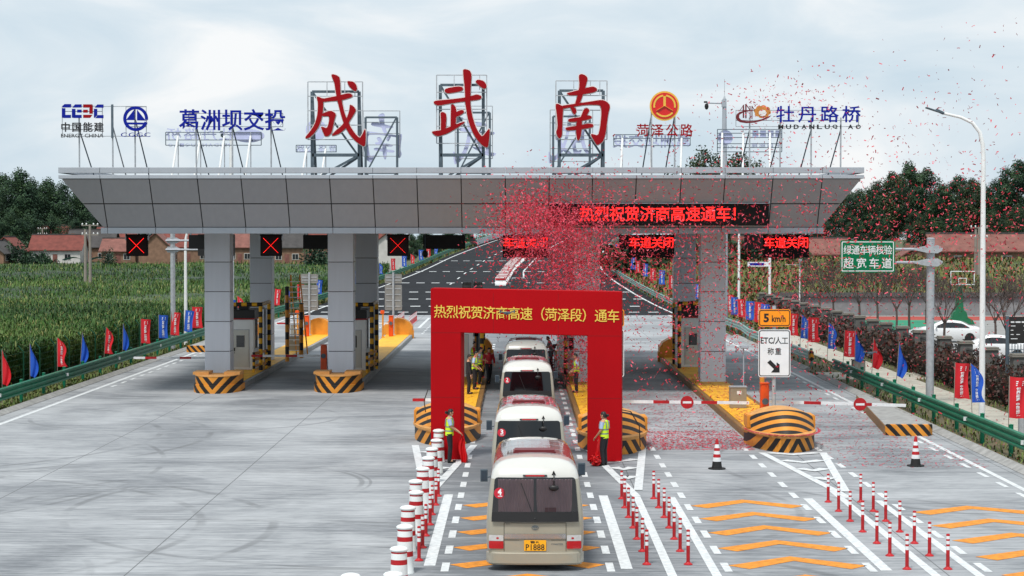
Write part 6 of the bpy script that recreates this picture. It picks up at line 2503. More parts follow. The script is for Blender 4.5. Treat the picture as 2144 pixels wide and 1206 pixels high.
def person(label, loc, rz, top, vest=False, hair='short', lean=0.0, hands=((-.24, .12, .84), (.24, .12, .84)), stride=0.0, scale=1.0, trousers=None, bare=True, look=0.0):
    """figure facing +y; hands are wrist targets (left of body first)"""
    t = thing('person', label, 'person', loc, rz)
    t.scale = (scale,) * 3
    ly = lambda z: lean * max(0, z - .95)
    def U(x, y, z): return (x, y + ly(z), z)
    nodes = [(U(0, 0, .96), .125), (U(0, .01, 1.12), .115), (U(0, 0, 1.30), .125), (U(0, -.01, 1.42), .085), (U(0, .0, 1.485), .052), (U(0, .03, 1.54), .068), (U(0, .035, 1.60), .088), (U(0, .02, 1.665), .07), (U(0, .125, 1.59), .014), (U(0, .10, 1.53), .03)]
    edges = [(0, 1), (1, 2), (2, 3), (3, 4), (4, 5), (5, 6), (6, 7), (6, 8), (5, 9)]
    arms = []
    for s, hnd in ((-1, hands[0]), (1, hands[1])):
        sh = Vector(U(s * .185, -.01, 1.385)); h = Vector(hnd)
        mid = (sh + h) / 2
        d = (h - sh).length
        bend = math.sqrt(max(0.0, .28 ** 2 - (d / 2) ** 2)) if d < .56 else .01
        el = mid + Vector((s * .5, -.8, -.3)).normalized() * bend
        i = len(nodes)
        nodes += [(tuple(sh), .058), (tuple(el), .042), (tuple(h), .027)]
        edges += [(3, i), (i, i + 1), (i + 1, i + 2)]
        dirn = (h - el).normalized()
        side = dirn.cross(Vector((0, 0, 1)));
        side = side.normalized() if side.length > .1 else Vector((0, 1, 0))
        palm = h + dirn * .05
        nodes.append((tuple(palm), .034)); edges.append((i + 2, i + 3))
        for f in range(4):
            off = side * (.027 - .018 * f)
            ln = (.06, .07, .066, .05)[f]
            k1 = palm + off + dirn * .035; k2 = k1 + dirn * ln * .6 + Vector((0, 0, -.012)); k3 = k2 + dirn * ln * .45 + Vector((0, 0, -.022))
            j = len(nodes)
            nodes += [(tuple(k1), .0095), (tuple(k2), .0085), (tuple(k3), .0075)]
            edges += [(i + 3, j), (j, j + 1), (j + 1, j + 2)]
        j = len(nodes)
        nodes += [(tuple(palm + side * .035 + dirn * .0), .011), (tuple(palm + side * .055 + dirn * .03), .0095)]
        edges += [(i + 3, j), (j, j + 1)]
        arms.append((sh, el, h))
    legs = []
    for s in (-1, 1):
        y = stride * s
        hp, kn, an = Vector((s * .09, 0, .90)), Vector((s * .095, y * .5 + .03, .5)), Vector((s * .095, y, .09))
        if stride and s < 0: kn.y += .05; an.z += .06
        i = len(nodes)
        nodes += [(tuple(hp), .085), (tuple(kn), .056), (tuple(an), .042), (tuple(an + Vector((0, .13, -.05))), .032)]
        edges += [(0, i), (i, i + 1), (i + 1, i + 2), (i + 2, i + 3)]
        legs.append((hp, kn, an))
    body = skinned('body', nodes, edges, M_SKIN, t)
    # face
    for s in (-1, 1):
        mb = MB(); mb.ball(U(s * .032, .112, 1.612), .011, 8, 6, 0, (1.2, .6, .7)); mb.build('eye', M_BLACK, t, smooth=60)
        mb = MB(); mb.ball(U(s * .088, .02, 1.585), .024, 8, 6, 0, (.4, .8, 1.3)); mb.build('ear', M_SKIN, t, smooth=60)
    mb = MB(); mb.ball(U(0, .118, 1.545), .02, 8, 4, 0, (1.1, .5, .28)); mb.build('mouth', pm('lip', lin(160, 78, 74), .5, 0, .05), t, smooth=60)
    # hair
    mb = MB()
    def hairf(u, v):
        a = u * 2 * math.pi; b = v * math.pi / 2
        fr = .5 - .5 * math.sin(a)          # 0 front, 1 back
        low = 1.655 - (.14 if hair != 'short' else .10) * fr ** .8
        r_ = .093
        z = low + (1.722 - low) * math.sin(b)
        return U(r_ * math.cos(a) * math.cos(b) ** .85, .012 + (r_ + .006) * math.sin(a) * math.cos(b) ** .85, z)
    mb.grid(hairf, 18, 7)
    if hair == 'bun':
        mb.ball(U(0, -.115, 1.60), .048, 10, 7)
    mb.build('hair', M_HAIR, t, smooth=70)
    # shirt with sleeves
    mb = MB()
    rings(mb, [U(0, 0, .93) + (.165, .115), U(0, 0, 1.05) + (.155, .11), U(0, .01, 1.2) + (.165, .118), U(0, .0, 1.33) + (.185, .118), U(0, -.01, 1.42) + (.15, .085), U(0, 0, 1.475) + (.066, .062)])
    for sh, el, h in arms:
        if bare: mb.tube([sh + Vector((0, 0, .02)), sh + (el - sh) * .5, sh + (el - sh) * .75], [.072, .064, .062], 10)
        else: mb.tube([sh + Vector((0, 0, .02)), sh + (el - sh) * .5, el, el + (h - el) * .55, h - (h - el) * .05], [.072, .062, .056, .046, .04], 10)
    mb.build('shirt', top, t, smooth=60)
    if vest:
        mb = MB()
        rings(mb, [U(0, 0, .88) + (.185, .135, 0), U(0, 0, 1.0) + (.178, .13, 1), U(0, 0, 1.045) + (.176, .129, 0), U(0, 0, 1.13) + (.176, .13, 1), U(0, 0, 1.175) + (.178, .131, 0), U(0, .005, 1.3) + (.186, .132, 0), U(0, -.01, 1.41) + (.155, .102, 0), U(0, -.005, 1.45) + (.1, .085, 0)])
        for s in (-1, 1):
            mb.tube([U(s * .1, .125, 1.18), U(s * .1, .128, 1.3), U(s * .095, .09, 1.42), U(s * .095, -.02, 1.455), U(s * .1, -.12, 1.38), U(s * .1, -.135, 1.18)], .016, 6, 1)
        mb.build('vest', [M_VEST, M_VGREY], t, smooth=60)
    mb = MB()
    rings(mb, [(0, 0, .86, .168, .115), (0, 0, .95, .162, .112), (0, 0, .99, .15, .105)])
    for hp, kn, an in legs:
        mb.tube([hp + Vector((0, 0, .03)), hp + (kn - hp) * .4, kn, kn + (an - kn) * .5, an + Vector((0, 0, -.02))], [.1, .09, .073, .068, .062], 12)
    mb.build('trousers', trousers or M_TROUS, t, smooth=60)
    for hp, kn, an in legs:
        mb = MB(); mb.box(an.x - .045, an.x + .045, an.y - .06, an.y + .19, an.z - .09, an.z - .015); mb.build('shoe', M_SHOE, t, bevel=.02)
    return t


sc_ = 1.0
wl = P(941, 969); wr = P(1265, 975)
person('woman in yellow safety vest before the arch leg beside the crash barrels', wl, R(-88), M_SHIRT, True, 'bun', .02, ((-.1, .30, .98), (.1, .30, .98)), 0, .99)
person('woman in yellow safety vest seen from behind before the arch leg by the chevron lane', wr, R(62), M_SHIRT, True, 'bun', .0, ((-.14, .22, .92), (.16, .20, .90)), 0, .98)
# red cloth and flower held by the two women
M_SILK = pm('red_silk', lin(196, 12, 18), .4, 0, .15, 8)
t0 = MB()
def silk(u, v):
    w = .035 + .085 * math.sin(v * math.pi * .75)
    return (.36 + .10 * v + (u - .5) * w * 2 + .02 * math.sin(v * 9), .05 * math.sin(u * 9 + v * 5) * (.4 + v), .98 - .97 * v)
t0.grid(silk, 10, 18)
o = t0.build('silk_cloth', M_SILK, None, (wl.x, wl.y, 0), smooth=80, fix=False)
tag(o, 'length of bright red silk hanging from the hands of the woman by the barrels', 'cloth')
cf = (wr.x - .28, wr.y - .12)
t = thing('silk_flower', 'large red silk flower ball resting by the feet of the woman near the chevron lane', 'flower', (cf[0], cf[1], 0))
mb = MB()
rf = random.Random(2)
for k in range(150):
    a = rf.uniform(0, 2 * math.pi); b = math.asin(rf.uniform(-1, 1)); r_ = .155
    c = Vector((r_ * math.cos(a) * math.cos(b), r_ * math.sin(a) * math.cos(b), .175 + r_ * math.sin(b)))
    n_ = (c - Vector((0, 0, .175))).normalized()
    u_ = n_.cross(Vector((rf.uniform(-1, 1), rf.uniform(-1, 1), rf.uniform(-1, 1)))).normalized(); v_ = n_.cross(u_)
    s_ = rf.uniform(.03, .05)
    mb.add([c - u_ * s_ - v_ * s_ * .4, c + u_ * s_ - v_ * s_ * .4, c + u_ * s_ * .8 + v_ * s_ * .4 + n_ * .035, c - u_ * s_ * .8 + v_ * s_ * .4 + n_ * .035], [(0, 1, 2, 3)])
mb.ball((0, 0, .175), .145, 14, 9)
mb.build('petal_ball', M_SILK, t, fix=False)
mb = MB()
mb.grid(lambda u, v: (.02 + .12 * v + (u - .5) * .07, .02 * math.sin(v * 8 + u * 3), .3 + .62 * v), 4, 12)
mb.build('ribbon', M_SILK, t, smooth=80, fix=False)

person('attendant in dark clothes at the edge of the island just inside the arch', (-2.15, 86.0, .262), R(-95), M_SHIRTB, False, 'short', .03, bare=False)
person('attendant in yellow vest inside the arch, nearer of the two beside the buses', (-1.95, 88.6, .262), R(-100), M_SHIRT, True, 'short', .08, ((-.2, .2, .95), (.2, .2, .95)))
person('attendant in yellow vest and red cap inside the arch, arms folded in front', (-1.78, 91.6, .262), R(-90), M_SHIRT, True, 'short', .05, ((-.1, .26, 1.1), (.1, .26, 1.1)))
person('woman in red jacket walking on the lane past the vested attendants', (-1.42, 95.8, 0), R(-160), M_SHIRTR, False, 'long', .05, ((-.22, .2, .95), (.24, -.05, .85)), .22, bare=False)
person('attendant in yellow vest furthest inside the arch, half hidden by the others', (-2.2, 96.6, .262), R(-80), M_SHIRTR, True, 'short', .05, bare=False)
person('man in grey shirt leaning forward beside the front minibus', (1.78, 106.5, 0), R(100), M_SHIRTG, False, 'short', .25, ((-.2, .45, 1.05), (.2, .45, 1.05)))
person('dark clothed camera operator crouched over a tripod in the confetti', (2.35, 102.5, .262), R(120), M_SHIRTB, False, 'short', .3, ((-.12, .55, 1.2), (.12, .55, 1.2)), .15, bare=False)
person('attendant in yellow vest behind the confetti on the island', (2.55, 86.8, .262), R(95), M_SHIRT, True, 'short', .05, ((-.2, .2, .95), (.2, .2, .95)))
t = thing('camera_tripod', 'black video camera on a tripod in front of the crouching operator', 'camera', (1.85, 102.3, 0))
for a in (30, 150, 270):
    mb = MB(); mb.tube([(0, 0, 1.3), (.45 * math.cos(R(a)), .45 * math.sin(R(a)), 0)], .02, 6); mb.build('leg', M_BLACK, t)
mb = MB(); mb.box(-.09, .09, -.22, .2, 1.3, 1.52); mb.tube([(0, .2, 1.41), (0, .36, 1.41)], .06, 10); mb.build('video_camera', M_BLACK, t, bevel=.02)
t = thing('arrow_sign', 'black LED sign with green arrow among the attendants inside the arch', 'LED sign', (-2.05, 99.5, .262))
mb = MB(); mb.box(-.05, .05, 0, .1, 0, 1.8); mb.build('post', M_STEELD, t)
mb = MB(); mb.box(-.4, .4, -.02, .2, 1.8, 2.6); hs = mb.build('housing', M_SCREEN, t, bevel=.02)
mb = MB()
for a, b in (((-.28, 2.42), (-.02, 2.16)), ((-.02, 2.16), (-.02, 2.34)), ((-.02, 2.16), (-.2, 2.16))):
    mb.bar((a[0], -.035, a[1]), (b[0], -.035, b[1]), .05, .01)
mb.build('arrow_lamp', M_LEDG, hs)
for i, (pts, lab_) in enumerate((([(-2.75, 64.2, 2.15), (-2.95, 65.0, 2.1), (-3.15, 66.5, 1.6), (-3.2, 68.6, 1.05)], 'thin black cable hanging beside the arch leg near the barrels'), ([(3.25, 63.2, 1.6), (3.6, 63.6, 1.5), (3.9, 64.0, 1.0), (3.95, 64.3, .3)], 'thin black cable hanging behind the arch leg near the empty lane'))):
    mb = MB(); mb.tube(pts, .018, 6); tag(mb.build('power_cable', M_BLACK), lab_, 'cable')
# ================================================================== village beyond the corn
M_TILE = [pm('red_roof_tile', lin(112, 58, 50), .85, 0, .25, 1.2, bump=.6, bscale=6), pm('brown_roof_tile', lin(122, 80, 72), .85, 0, .25, 1.2, bump=.6, bscale=6), pm('dark_roof_tile', lin(66, 64, 64), .85, 0, .25, 1.2, bump=.6, bscale=6)]
M_WALLS = [pm('brick_wall', lin(128, 100, 82), .9, 0, .2, 1.5), pm('plaster_wall', lin(196, 194, 190), .9, 0, .12, .8), pm('grey_wall', lin(132, 130, 128), .9, 0, .2, .9)]
M_WFR = pm('window_frame', lin(190, 190, 186), .5, 0, .05)
M_WDARK = pm('window_pane_dark', lin(30, 34, 38), .2, 0, .1)


def house(loc, w, dpt, eave, ridge, rz, roof, wall, label, gable_along=True, windows=2):
    t = thing('village_house', label, 'house', loc, rz, group='village houses')
    hw_, hd = w / 2, dpt / 2
    mb = MB()
    mb.prism([(-hd, -2.2), (hd, -2.2), (hd, eave), (0, ridge - .12), (-hd, eave)], -hw_, hw_, 'yz')
    mb.build('wall', M_WALLS[wall], t)
    mb = MB()
    ov = .45
    for s in (-1, 1):
        k = (ridge - eave) / hd
        a = (s * (hd + ov), eave - k * ov); b = (0, ridge)
        vs = [(-hw_ - ov, a[0], a[1]), (hw_ + ov, a[0], a[1]), (hw_ + ov, b[0], b[1] + .002 * s), (-hw_ - ov, b[0], b[1] + .002 * s)]
        vs += [(x, y, z + .16) for x, y, z in vs]
        mb.add(vs, [(0, 1, 2, 3), (4, 5, 6, 7), (0, 1, 5, 4), (1, 2, 6, 5), (2, 3, 7, 6), (3, 0, 4, 7)])
    rf = mb.build('roof', M_TILE[roof], t)
    mb = MB(); mb.box(-hw_ - ov, hw_ + ov, -.14, .14, ridge + .1, ridge + .32); mb.build('ridge_cap', M_TILE[2], rf)
    mb = MB(); mb.box(-.3, .3, -.3, .3, 0, .9); mb.build('chimney', M_WALLS[0], rf, (hw_ * .5, hd * .3, ridge - .5))
    for i in range(windows):
        x = -hw_ + w * (i + .5) / windows
        mb = MB(); mb.box(x - .65, x + .65, -hd - .05, -hd - .002, 1.0, 2.2); f = mb.build('window', M_WFR, t)
        mb = MB(); mb.box(x - .55, x - .03, -hd - .07, -hd - .052, 1.1, 2.1); mb.box(x + .03, x + .55, -hd - .07, -hd - .052, 1.1, 2.1); mb.build('pane', M_WDARK, f)
    mb = MB(); mb.box(-.45, .45, -hd - .05, -hd - .002, 0, 2.1); mb.build('door', M_TILE[1], t)
    return t


def at(px, Y): return Q(px, 500, Y)[0]


HS = [(124, 385, 9.6, 7, 3.1, 5.7, 0, 0, 1, 'red roofed house with white gable facing the corn'),
      (20, 380, 5.5, 6, 2.9, 5.3, 85, 0, 2, 'small red roofed house turned sideways at the village edge'),
      (-10, 372, 6, 6, 2.5, 4.6, 80, 2, 0, 'dark roofed brick shed at the village edge'),
      (95, 420, 14, 8, 4.4, 7.6, 0, 0, 1, 'long red roofed house behind the white gabled house'),
      (196, 402, 9, 7, 3.6, 6.7, 0, 2, 0, 'dark tiled house beside the two utility poles'),
      (247, 425, 8, 7, 4.4, 7.4, 0, 0, 1, 'red roofed house behind the dark tiled house'),
      (255, 388, 6.6, 7, 2.8, 5.0, 0, 1, 0, 'low brown roofed house under the first red cross signal'),
      (331, 384, 5.6, 6.5, 3.2, 6.2, 90, 1, 0, 'brick house with its gable end towards the corn'),
      (400, 400, 12, 7, 3.6, 6.4, 0, 0, 0, 'long brown house partly hidden by the outer column'),
      (507, 396, 6, 7, 3.6, 6.6, 0, 1, 0, 'brown roofed house seen between the two left columns'.replace('two left', 'paired front')),
      (605, 388, 6.5, 7, 3.6, 6.5, 0, 2, 0, 'dark roofed brick house seen beside the second red cross signal'),
      (655, 430, 9, 7, 3.8, 7.2, 0, 0, 0, 'red roofed house behind the dark bush'),
      (813, 375, 6, 6.5, 3.6, 6.2, 90, 0, 1, 'white walled house with red roof beside the third red cross signal'),
      (765, 400, 8, 7, 3.8, 6.6, 0, 0, 0, 'red roofed house partly hidden by the rear column')]
for px, Y, w, dp, ev, rg, rz, rf_, wl_, lab_ in HS:
    house((at(px, Y), Y, 1.2), w, dp, ev, rg, R(rz), rf_, wl_, lab_)
for px, Y, w, dp, ev, rg, rz, rf_, wl_, lab_ in ((2045, 262, 12.5, 7, 2.9, 4.9, 0, 1, 0, 'long low brown roofed house behind the basketball hoop'), (1690, 268, 10, 7, 2.4, 4.3, 0, 1, 0, 'low brown roofed house behind the green direction sign'),
                                            (1590, 275, 7, 6, 2.6, 4.6, 0, 0, 0, 'small red roofed house behind the outer red lettered board'), (1915, 270, 4.5, 5, 1.8, 3.4, 90, 1, 0, 'small brown shed beside the direction sign pole')):
    house((at(px, Y), Y, bank_z(at(px, Y), Y) - 1.5), w, dp, ev, rg, R(rz), rf_, wl_, lab_)
for i, (px, Y) in enumerate(((150, 366), (205, 368))):
    t = thing('tarpaulin_shed', ['low shelter with pale blue sheet roof below the red roofed house', 'low shelter with pale blue sheet roof behind the utility poles'][i], 'shed', (at(px, Y), Y, 0), group='blue sheeted shelters')
    mb = MB(); mb.grid(lambda u, v: (-1.6 + 3.2 * u, -1 + 2 * v, 2.5 + .5 * math.sin(u * 2.6) - .25 * v), 6, 4); mb.build('sheet_roof', pm('blue_sheet', lin(150, 186, 222), .5, 0, .1, 2), t, fix=False)
    for x in (-1.5, 1.5):
        mb = MB(); mb.box(x - .05, x + .05, -.9, -.8, 0, 2.6); mb.build('post', M_WFR, t)

# ---- utility poles
M_POLEC = pm('concrete_pole', lin(138, 130, 122), .85, 0, .12, 2)


def utility(px, Y, ztop_px, base, label, arm=True):
    x = at(px, Y); zt = Q(px, ztop_px, Y)[1]
    t = thing('utility_pole', label, 'utility pole', (x, Y, base), group='concrete utility poles')
    mb = MB(); mb.tube([(0, 0, -.2), (0, 0, zt - base)], [.2, .13], 10); mb.build('pole', M_POLEC, t, smooth=50)
    if arm:
        h = zt - base
        for z in (h - .1, h - 1.15):
            mb = MB(); mb.bar((-.95, 0, z), (.95, 0, z), .1, .1); c = mb.build('crossarm', M_POLEC, t)
            for xx in (-.85, -.4, .4, .85):
                mb = MB(); mb.lathe([(.05, .05), (.08, .1), (.08, .2), (.03, .26)], 8, (xx, 0, z)); mb.build('insulator', M_WHITE, c)


utility(188.5, 222, 470, 0, 'thick concrete utility pole with two crossarms standing in the corn')
utility(178.5, 226, 480, 0, 'thinner utility pole just beside the crossarmed pole in the corn', False)
utility(89, 395, 478, 0, 'distant utility pole rising behind the red roofs')
utility(2050, 215, 475, 2.0, 'utility pole close behind the white street lamp')
utility(2043, 217, 480, 2.0, 'thin bare utility pole close behind the white street lamp', False)
utility(525, 300, 480, 0, 'slim pole in the corn between the columns', False)

# ================================================================== trees
M_BARK = pm('bark', lin(74, 62, 52), .95, 0, .3, 3, bump=.5, bscale=8)
GREENS = field_mat('crown_leaf_dark', lin(28, 48, 38), lin(44, 68, 48), lin(68, 92, 60), .65, (.35, .35, .35), (.7, 1.35))
GREENO = field_mat('crown_leaf_autumn', lin(32, 50, 38), lin(50, 68, 46), lin(80, 88, 58), .65, (.35, .35, .35), (.7, 1.35))
TREES = {}


def tree_proto(kind, h, seed, mat, nleaf, tall=1.0):
    rg = np.random.default_rng(seed)
    t = thing('tree', 'x', 'tree')
    mb = MB()
    rad = h * .022
    mb.tube([(0, 0, -.5), (0, 0, h * .25), (.1, 0, h * .55), (.15, .1, h * .86)], [rad, rad * .8, rad * .5, rad * .1], 8)
    cl = []
    nb = 17
    for i in range(nb):
        f = .22 + .72 * (i / (nb - 1))
        a = i * 2.4 + rg.uniform(-.4, .4)
        env = math.sin(min(1, (1.04 - f) / .55) * math.pi / 2) * (.55 + .45 * min(1, (f - .1) / .25))
        L_ = h * .24 * tall * env * rg.uniform(.65, 1.15)
        p0 = Vector((.1 * f, 0, h * f * .85)); p1 = p0 + Vector((math.cos(a) * L_, math.sin(a) * L_, h * .09))
        mb.tube([p0, (p0 + p1) / 2 + Vector((0, 0, .2)), p1], [rad * .38 * (1.1 - f), rad * .25 * (1.1 - f), .02], 5)
        cl.append((p1, h * .105 * rg.uniform(.75, 1.25) * (.65 + .5 * env)))
        cl.append(((p0 + p1) / 2 + Vector((0, 0, h * .03)), h * .095 * rg.uniform(.7, 1.1)))
    cl.append((Vector((.15, .1, h * .93)), h * .07))
    mb.build('trunk', M_BARK, t, smooth=60)
    # leaf clumps on and in the blobs
    C = np.array([c[0][:] for c in cl]); Rr = np.array([c[1] for c in cl])
    idx = rg.choice(len(cl), nleaf, p=Rr ** 2 / (Rr ** 2).sum())
    dirv = rg.normal(0, 1, (nleaf, 3)); dirv /= np.linalg.norm(dirv, axis=1)[:, None]
    rr_ = Rr[idx] * (rg.uniform(0, 1, nleaf) ** .33) * rg.uniform(.75, 1.12, nleaf)
    pos = C[idx] + dirv * rr_[:, None] * np.array([1.0, 1.0, .85])
    up = dirv + rg.normal(0, .6, (nleaf, 3)); up /= np.linalg.norm(up, axis=1)[:, None]
    a = np.cross(up, rg.normal(0, 1, (nleaf, 3))); a /= np.linalg.norm(a, axis=1)[:, None]
    b = np.cross(up, a)
    s = (h / 18) * rg.uniform(.08, .22, nleaf)[:, None]
    V = np.stack([pos - a * s, pos + b * s * .7, pos + a * s, pos - b * s * .7], 1).reshape(-1, 3)
    F = (np.arange(nleaf)[:, None] * 4 + np.array([[0, 1, 2, 3]]))
    c = raw_mesh('crown', V, F, [mat])
    c.parent = t
    return t


def tree(kind, loc, s, rz, label, group):
    if kind not in TREES:
        mat = GREENO if kind >= 3 else GREENS
        TREES[kind] = t = tree_proto(kind, 18.0, 11 + kind, mat, (17000, 17000, 15000, 17000, 6500)[kind], (1.0, 1.15, .8, 1.1, .9)[kind])
        t.location = loc; t.scale = (s, s, s); t.rotation_euler = (0, 0, rz); t['label'] = label; t['group'] = group
    else:
        dup(TREES[kind], loc, rz, label, group, None, (s, s, s))


rt = random.Random(9)
k = 0
for px, Y, top in ((-30, 430, 372), (2, 440, 362), (38, 420, 352), (70, 450, 372), (98, 425, 372), (128, 440, 380), (160, 430, 395), (190, 455, 410), (-12, 455, 395), (55, 462, 400), (225, 440, 425), (262, 455, 440), (20, 402, 440), (112, 406, 452), (-35, 400, 430), (60, 404, 448), (160, 408, 455),
                   (310, 450, 462), (365, 455, 470), (430, 450, 470), (505, 460, 476), (570, 450, 472), (640, 455, 470), (705, 450, 474), (770, 460, 470), (835, 450, 472), (890, 440, 476), (940, 430, 470), (975, 440, 472), (915, 415, 492), (862, 420, 488)):
    x = at(px, Y); h = Q(px, top, Y)[1]
    tree(rt.choice((0, 1, 2)), (x, Y, 0), h / 17.6, rt.uniform(0, 6), f'dark green tree, {ORD[k]} along the wood behind the village' if k < len(ORD) else 'dark green tree in the wood behind the village', 'trees of the wood behind the village')
    k += 1
k = 0
for px, Y, top in ((1730, 300, 415), (1768, 310, 392), (1800, 300, 395), (1832, 305, 380), (1868, 300, 358), (1902, 305, 338), (1938, 310, 350), (1972, 300, 385), (2003, 305, 366), (2035, 300, 372), (2066, 310, 392), (2098, 300, 368), (2128, 295, 335), (2160, 300, 330), (1700, 305, 440), (1850, 330, 420), (1950, 330, 410), (2010, 335, 420), (1660, 310, 455), (1620, 315, 470), (1585, 320, 472), (1545, 330, 476), (1780, 286, 445), (1915, 288, 440), (1990, 286, 450), (2075, 288, 440), (1840, 284, 452), (2125, 286, 430), (1500, 335, 478), (1470, 345, 480)):
    x = at(px, Y); z0 = bank_z(x, min(Y, 400)); h = Q(px, top, Y)[1] - z0
    tree(rt.choice((0, 3, 3, 1)), (x, Y, z0), h / 17.6, rt.uniform(0, 6), f'dark leafy tree, {ORD[k]} in the belt behind the fence side houses', 'trees of the belt behind the hedge side')
    k += 1
k = 0
for px, Y, top in ((1468, 350, 305), (1500, 355, 322), (1555, 350, 312), (1530, 360, 325)):
    x = at(px, Y); h = Q(px, top, Y)[1]
    tree(4, (x, Y, 0), h / 17.6, rt.uniform(0, 6), f'thin crowned tree, {ORD[k]} of the group showing above the canopy by the mast', 'tree tops above the canopy')
    k += 1

# bushes at the village edge
M_BUSH = GREENS


def bush(loc, r, h, label, cat='bush', n=1500, mat=None, name='bush', group=None):
    rg = np.random.default_rng(int(abs(loc[0] * 13 + loc[1])))
    d_ = rg.normal(0, 1, (n, 3)); d_ /= np.linalg.norm(d_, axis=1)[:, None]
    d_[:, 2] = np.abs(d_[:, 2])
    pos = d_ * rg.uniform(.6, 1.05, n)[:, None] * np.array([r, r, h]) * (1 + .2 * np.sin(d_[:, :1] * 7 + d_[:, 1:2] * 5))
    a = rg.normal(0, 1, (n, 3)); a /= np.linalg.norm(a, axis=1)[:, None]
    b = np.cross(a, rg.normal(0, 1, (n, 3))); b /= np.linalg.norm(b, axis=1)[:, None]
    s = rg.uniform(.08, .22, n)[:, None] * max(.5, r / 2)
    V = np.stack([pos - a * s, pos + b * s * .7, pos + a * s, pos - b * s * .7], 1).reshape(-1, 3)
    o = raw_mesh(name, V, np.arange(n)[:, None] * 4 + np.array([[0, 1, 2, 3]]), [mat or M_BUSH])
    o.location = loc
    return tag(o, label, cat, group)


bush((at(667, 362), 362, 0), 3.4, 5.2, 'large dark bush between the brick house and the pale column')
bush((at(85, 370), 370, 0), 3.2, 3.6, 'dark bush in front of the white gabled house')
bush((at(228, 366), 366, 0), 1.6, 4.2, 'small dark bush beside the utility poles')
bush((at(40, 372), 372, 0), 3.0, 5.5, 'dark bush beside the sideways red roofed house')
bush((at(1345, 246), 246, 3.0), 6, 3, 'dark bush on the grass bank behind the middle lane board', mat=GREENO)
bush((at(1430, 250), 250, 3.0), 7, 4, 'wide dark bush on the grass bank behind the outer column', mat=GREENO)
bush((at(1590, 252), 252, 3.0), 6, 3.4, 'reddish bush on the grass bank behind the outer lane board', mat=GREENO)

# ================================================================== yard beyond the fence
M_STONE = pm('pillar_stone', lin(96, 96, 94), .8, 0, .15, 1.5, bump=.15, bscale=12)
M_STONEC = pm('pillar_cap_stone', lin(126, 122, 114), .8, 0, .12, 2)
k = 0
pil = None
for Y in [74.5, 79, 83.5, 88.5, 93.5, 98.1, 104.2, 108.8, 113.6, 117.8, 122.4, 126.7, 131.1, 135.7, 141, 146, 151, 156, 161, 166, 171]:
    lab_ = f'grey stone fence pillar, {ORD[k]} from the near end of the hedge'
    if pil is None:
        pil = thing('fence_pillar', lab_, 'pillar', (21, Y, 0), group='stone pillars along the hedge')
        mb = MB(); mb.box(-.3, .3, -.3, .3, -.1, 2.02); mb.build('pillar_shaft', M_STONE, pil, bevel=.02)
        mb = MB(); mb.box(-.37, .37, -.37, .37, 2.022, 2.1); mb.box(-.32, .32, -.32, .32, 2.102, 2.16); mb.build('pillar_cap', M_STONEC, pil, bevel=.015)
    else:
        dup(pil, (21, Y, 0), label=lab_)
    k += 1
M_PHOT = leaf_mat('hedge_leaf', [lin(34, 36, 26), lin(58, 44, 32), lin(84, 36, 34), lin(44, 50, 30), lin(104, 44, 44)], .6)
N = 26000
rg = np.random.default_rng(4)
Y = 1 / rg.uniform(1 / 172.0, 1 / 60.0, N)
pos = np.stack([21.0 + .9 * rg.uniform(-1, 1, N), Y, rg.uniform(0, 1, N) ** .7 * (1.55 + .25 * np.sin(Y * 1.7) + .15 * np.sin(Y * 4.1))], 1)
a = rg.normal(0, 1, (N, 3)); a /= np.linalg.norm(a, axis=1)[:, None]
b = np.cross(a, rg.normal(0, 1, (N, 3))); b /= np.linalg.norm(b, axis=1)[:, None]
s = rg.uniform(.05, .12, N)[:, None] * (Y / 90)[:, None]
V = np.stack([pos - a * s, pos + b * s * .6, pos + a * s, pos - b * s * .6], 1).reshape(-1, 3)
hb = MB(); hb.box(20.45, 21.55, 60, 172, -.05, 1.25)
hv = np.array(hb.v)
hed = raw_mesh('hedge', np.concatenate([hv, V]), np.concatenate([np.array(hb.f), np.arange(N)[:, None] * 4 + np.array([[0, 1, 2, 3]]) + len(hv)]), [pm('hedge_core', lin(34, 28, 24), .95, 0, .4, 3), M_PHOT],
               np.concatenate([np.zeros(6), np.ones(N)]))
tag(hed, 'long dark reddish hedge running between the stone pillars', 'hedge')
t = thing('iron_railing', 'black iron railing standing in the hedge between the pillars', 'fence', (21, 60, 0))
mb = MB()
for z in (.35, 1.75):
    mb.bar((0, 14, z), (0, 112, z), .04, .04)
mb.build('rail', M_BLACKY, t)
mb = MB()
for k in range(420):
    mb.bar((.0, 14 + k * .233, .1), (0, 14 + k * .233, 1.86), .022, .022)
stuff(mb.build('picket', M_BLACKY, t, fix=False))

t = thing('yard_wall', 'long grey wall with dark tiled coping at the back of the yard', 'wall', (22.3, 176, 0))
mb = MB(); mb.box(0, 60, 0, .3, -.1, 1.62); mb.build('wall_body', pm('wall_brick_grey', lin(128, 128, 130), .9, 0, .14, 2, bump=.2, bscale=8), t)
mb = MB()
mb.prism([(-.28, 1.62), (.58, 1.62), (.15, 2.0)], 0, 60, 'yz')
for k in range(150):
    mb.tube([(.2 + k * .4, -.3, 1.66), (.2 + k * .4, .13, 2.03)], .07, 6)
mb.build('coping', pm('coping_tile', lin(62, 60, 60), .85, 0, .2, 3), t)

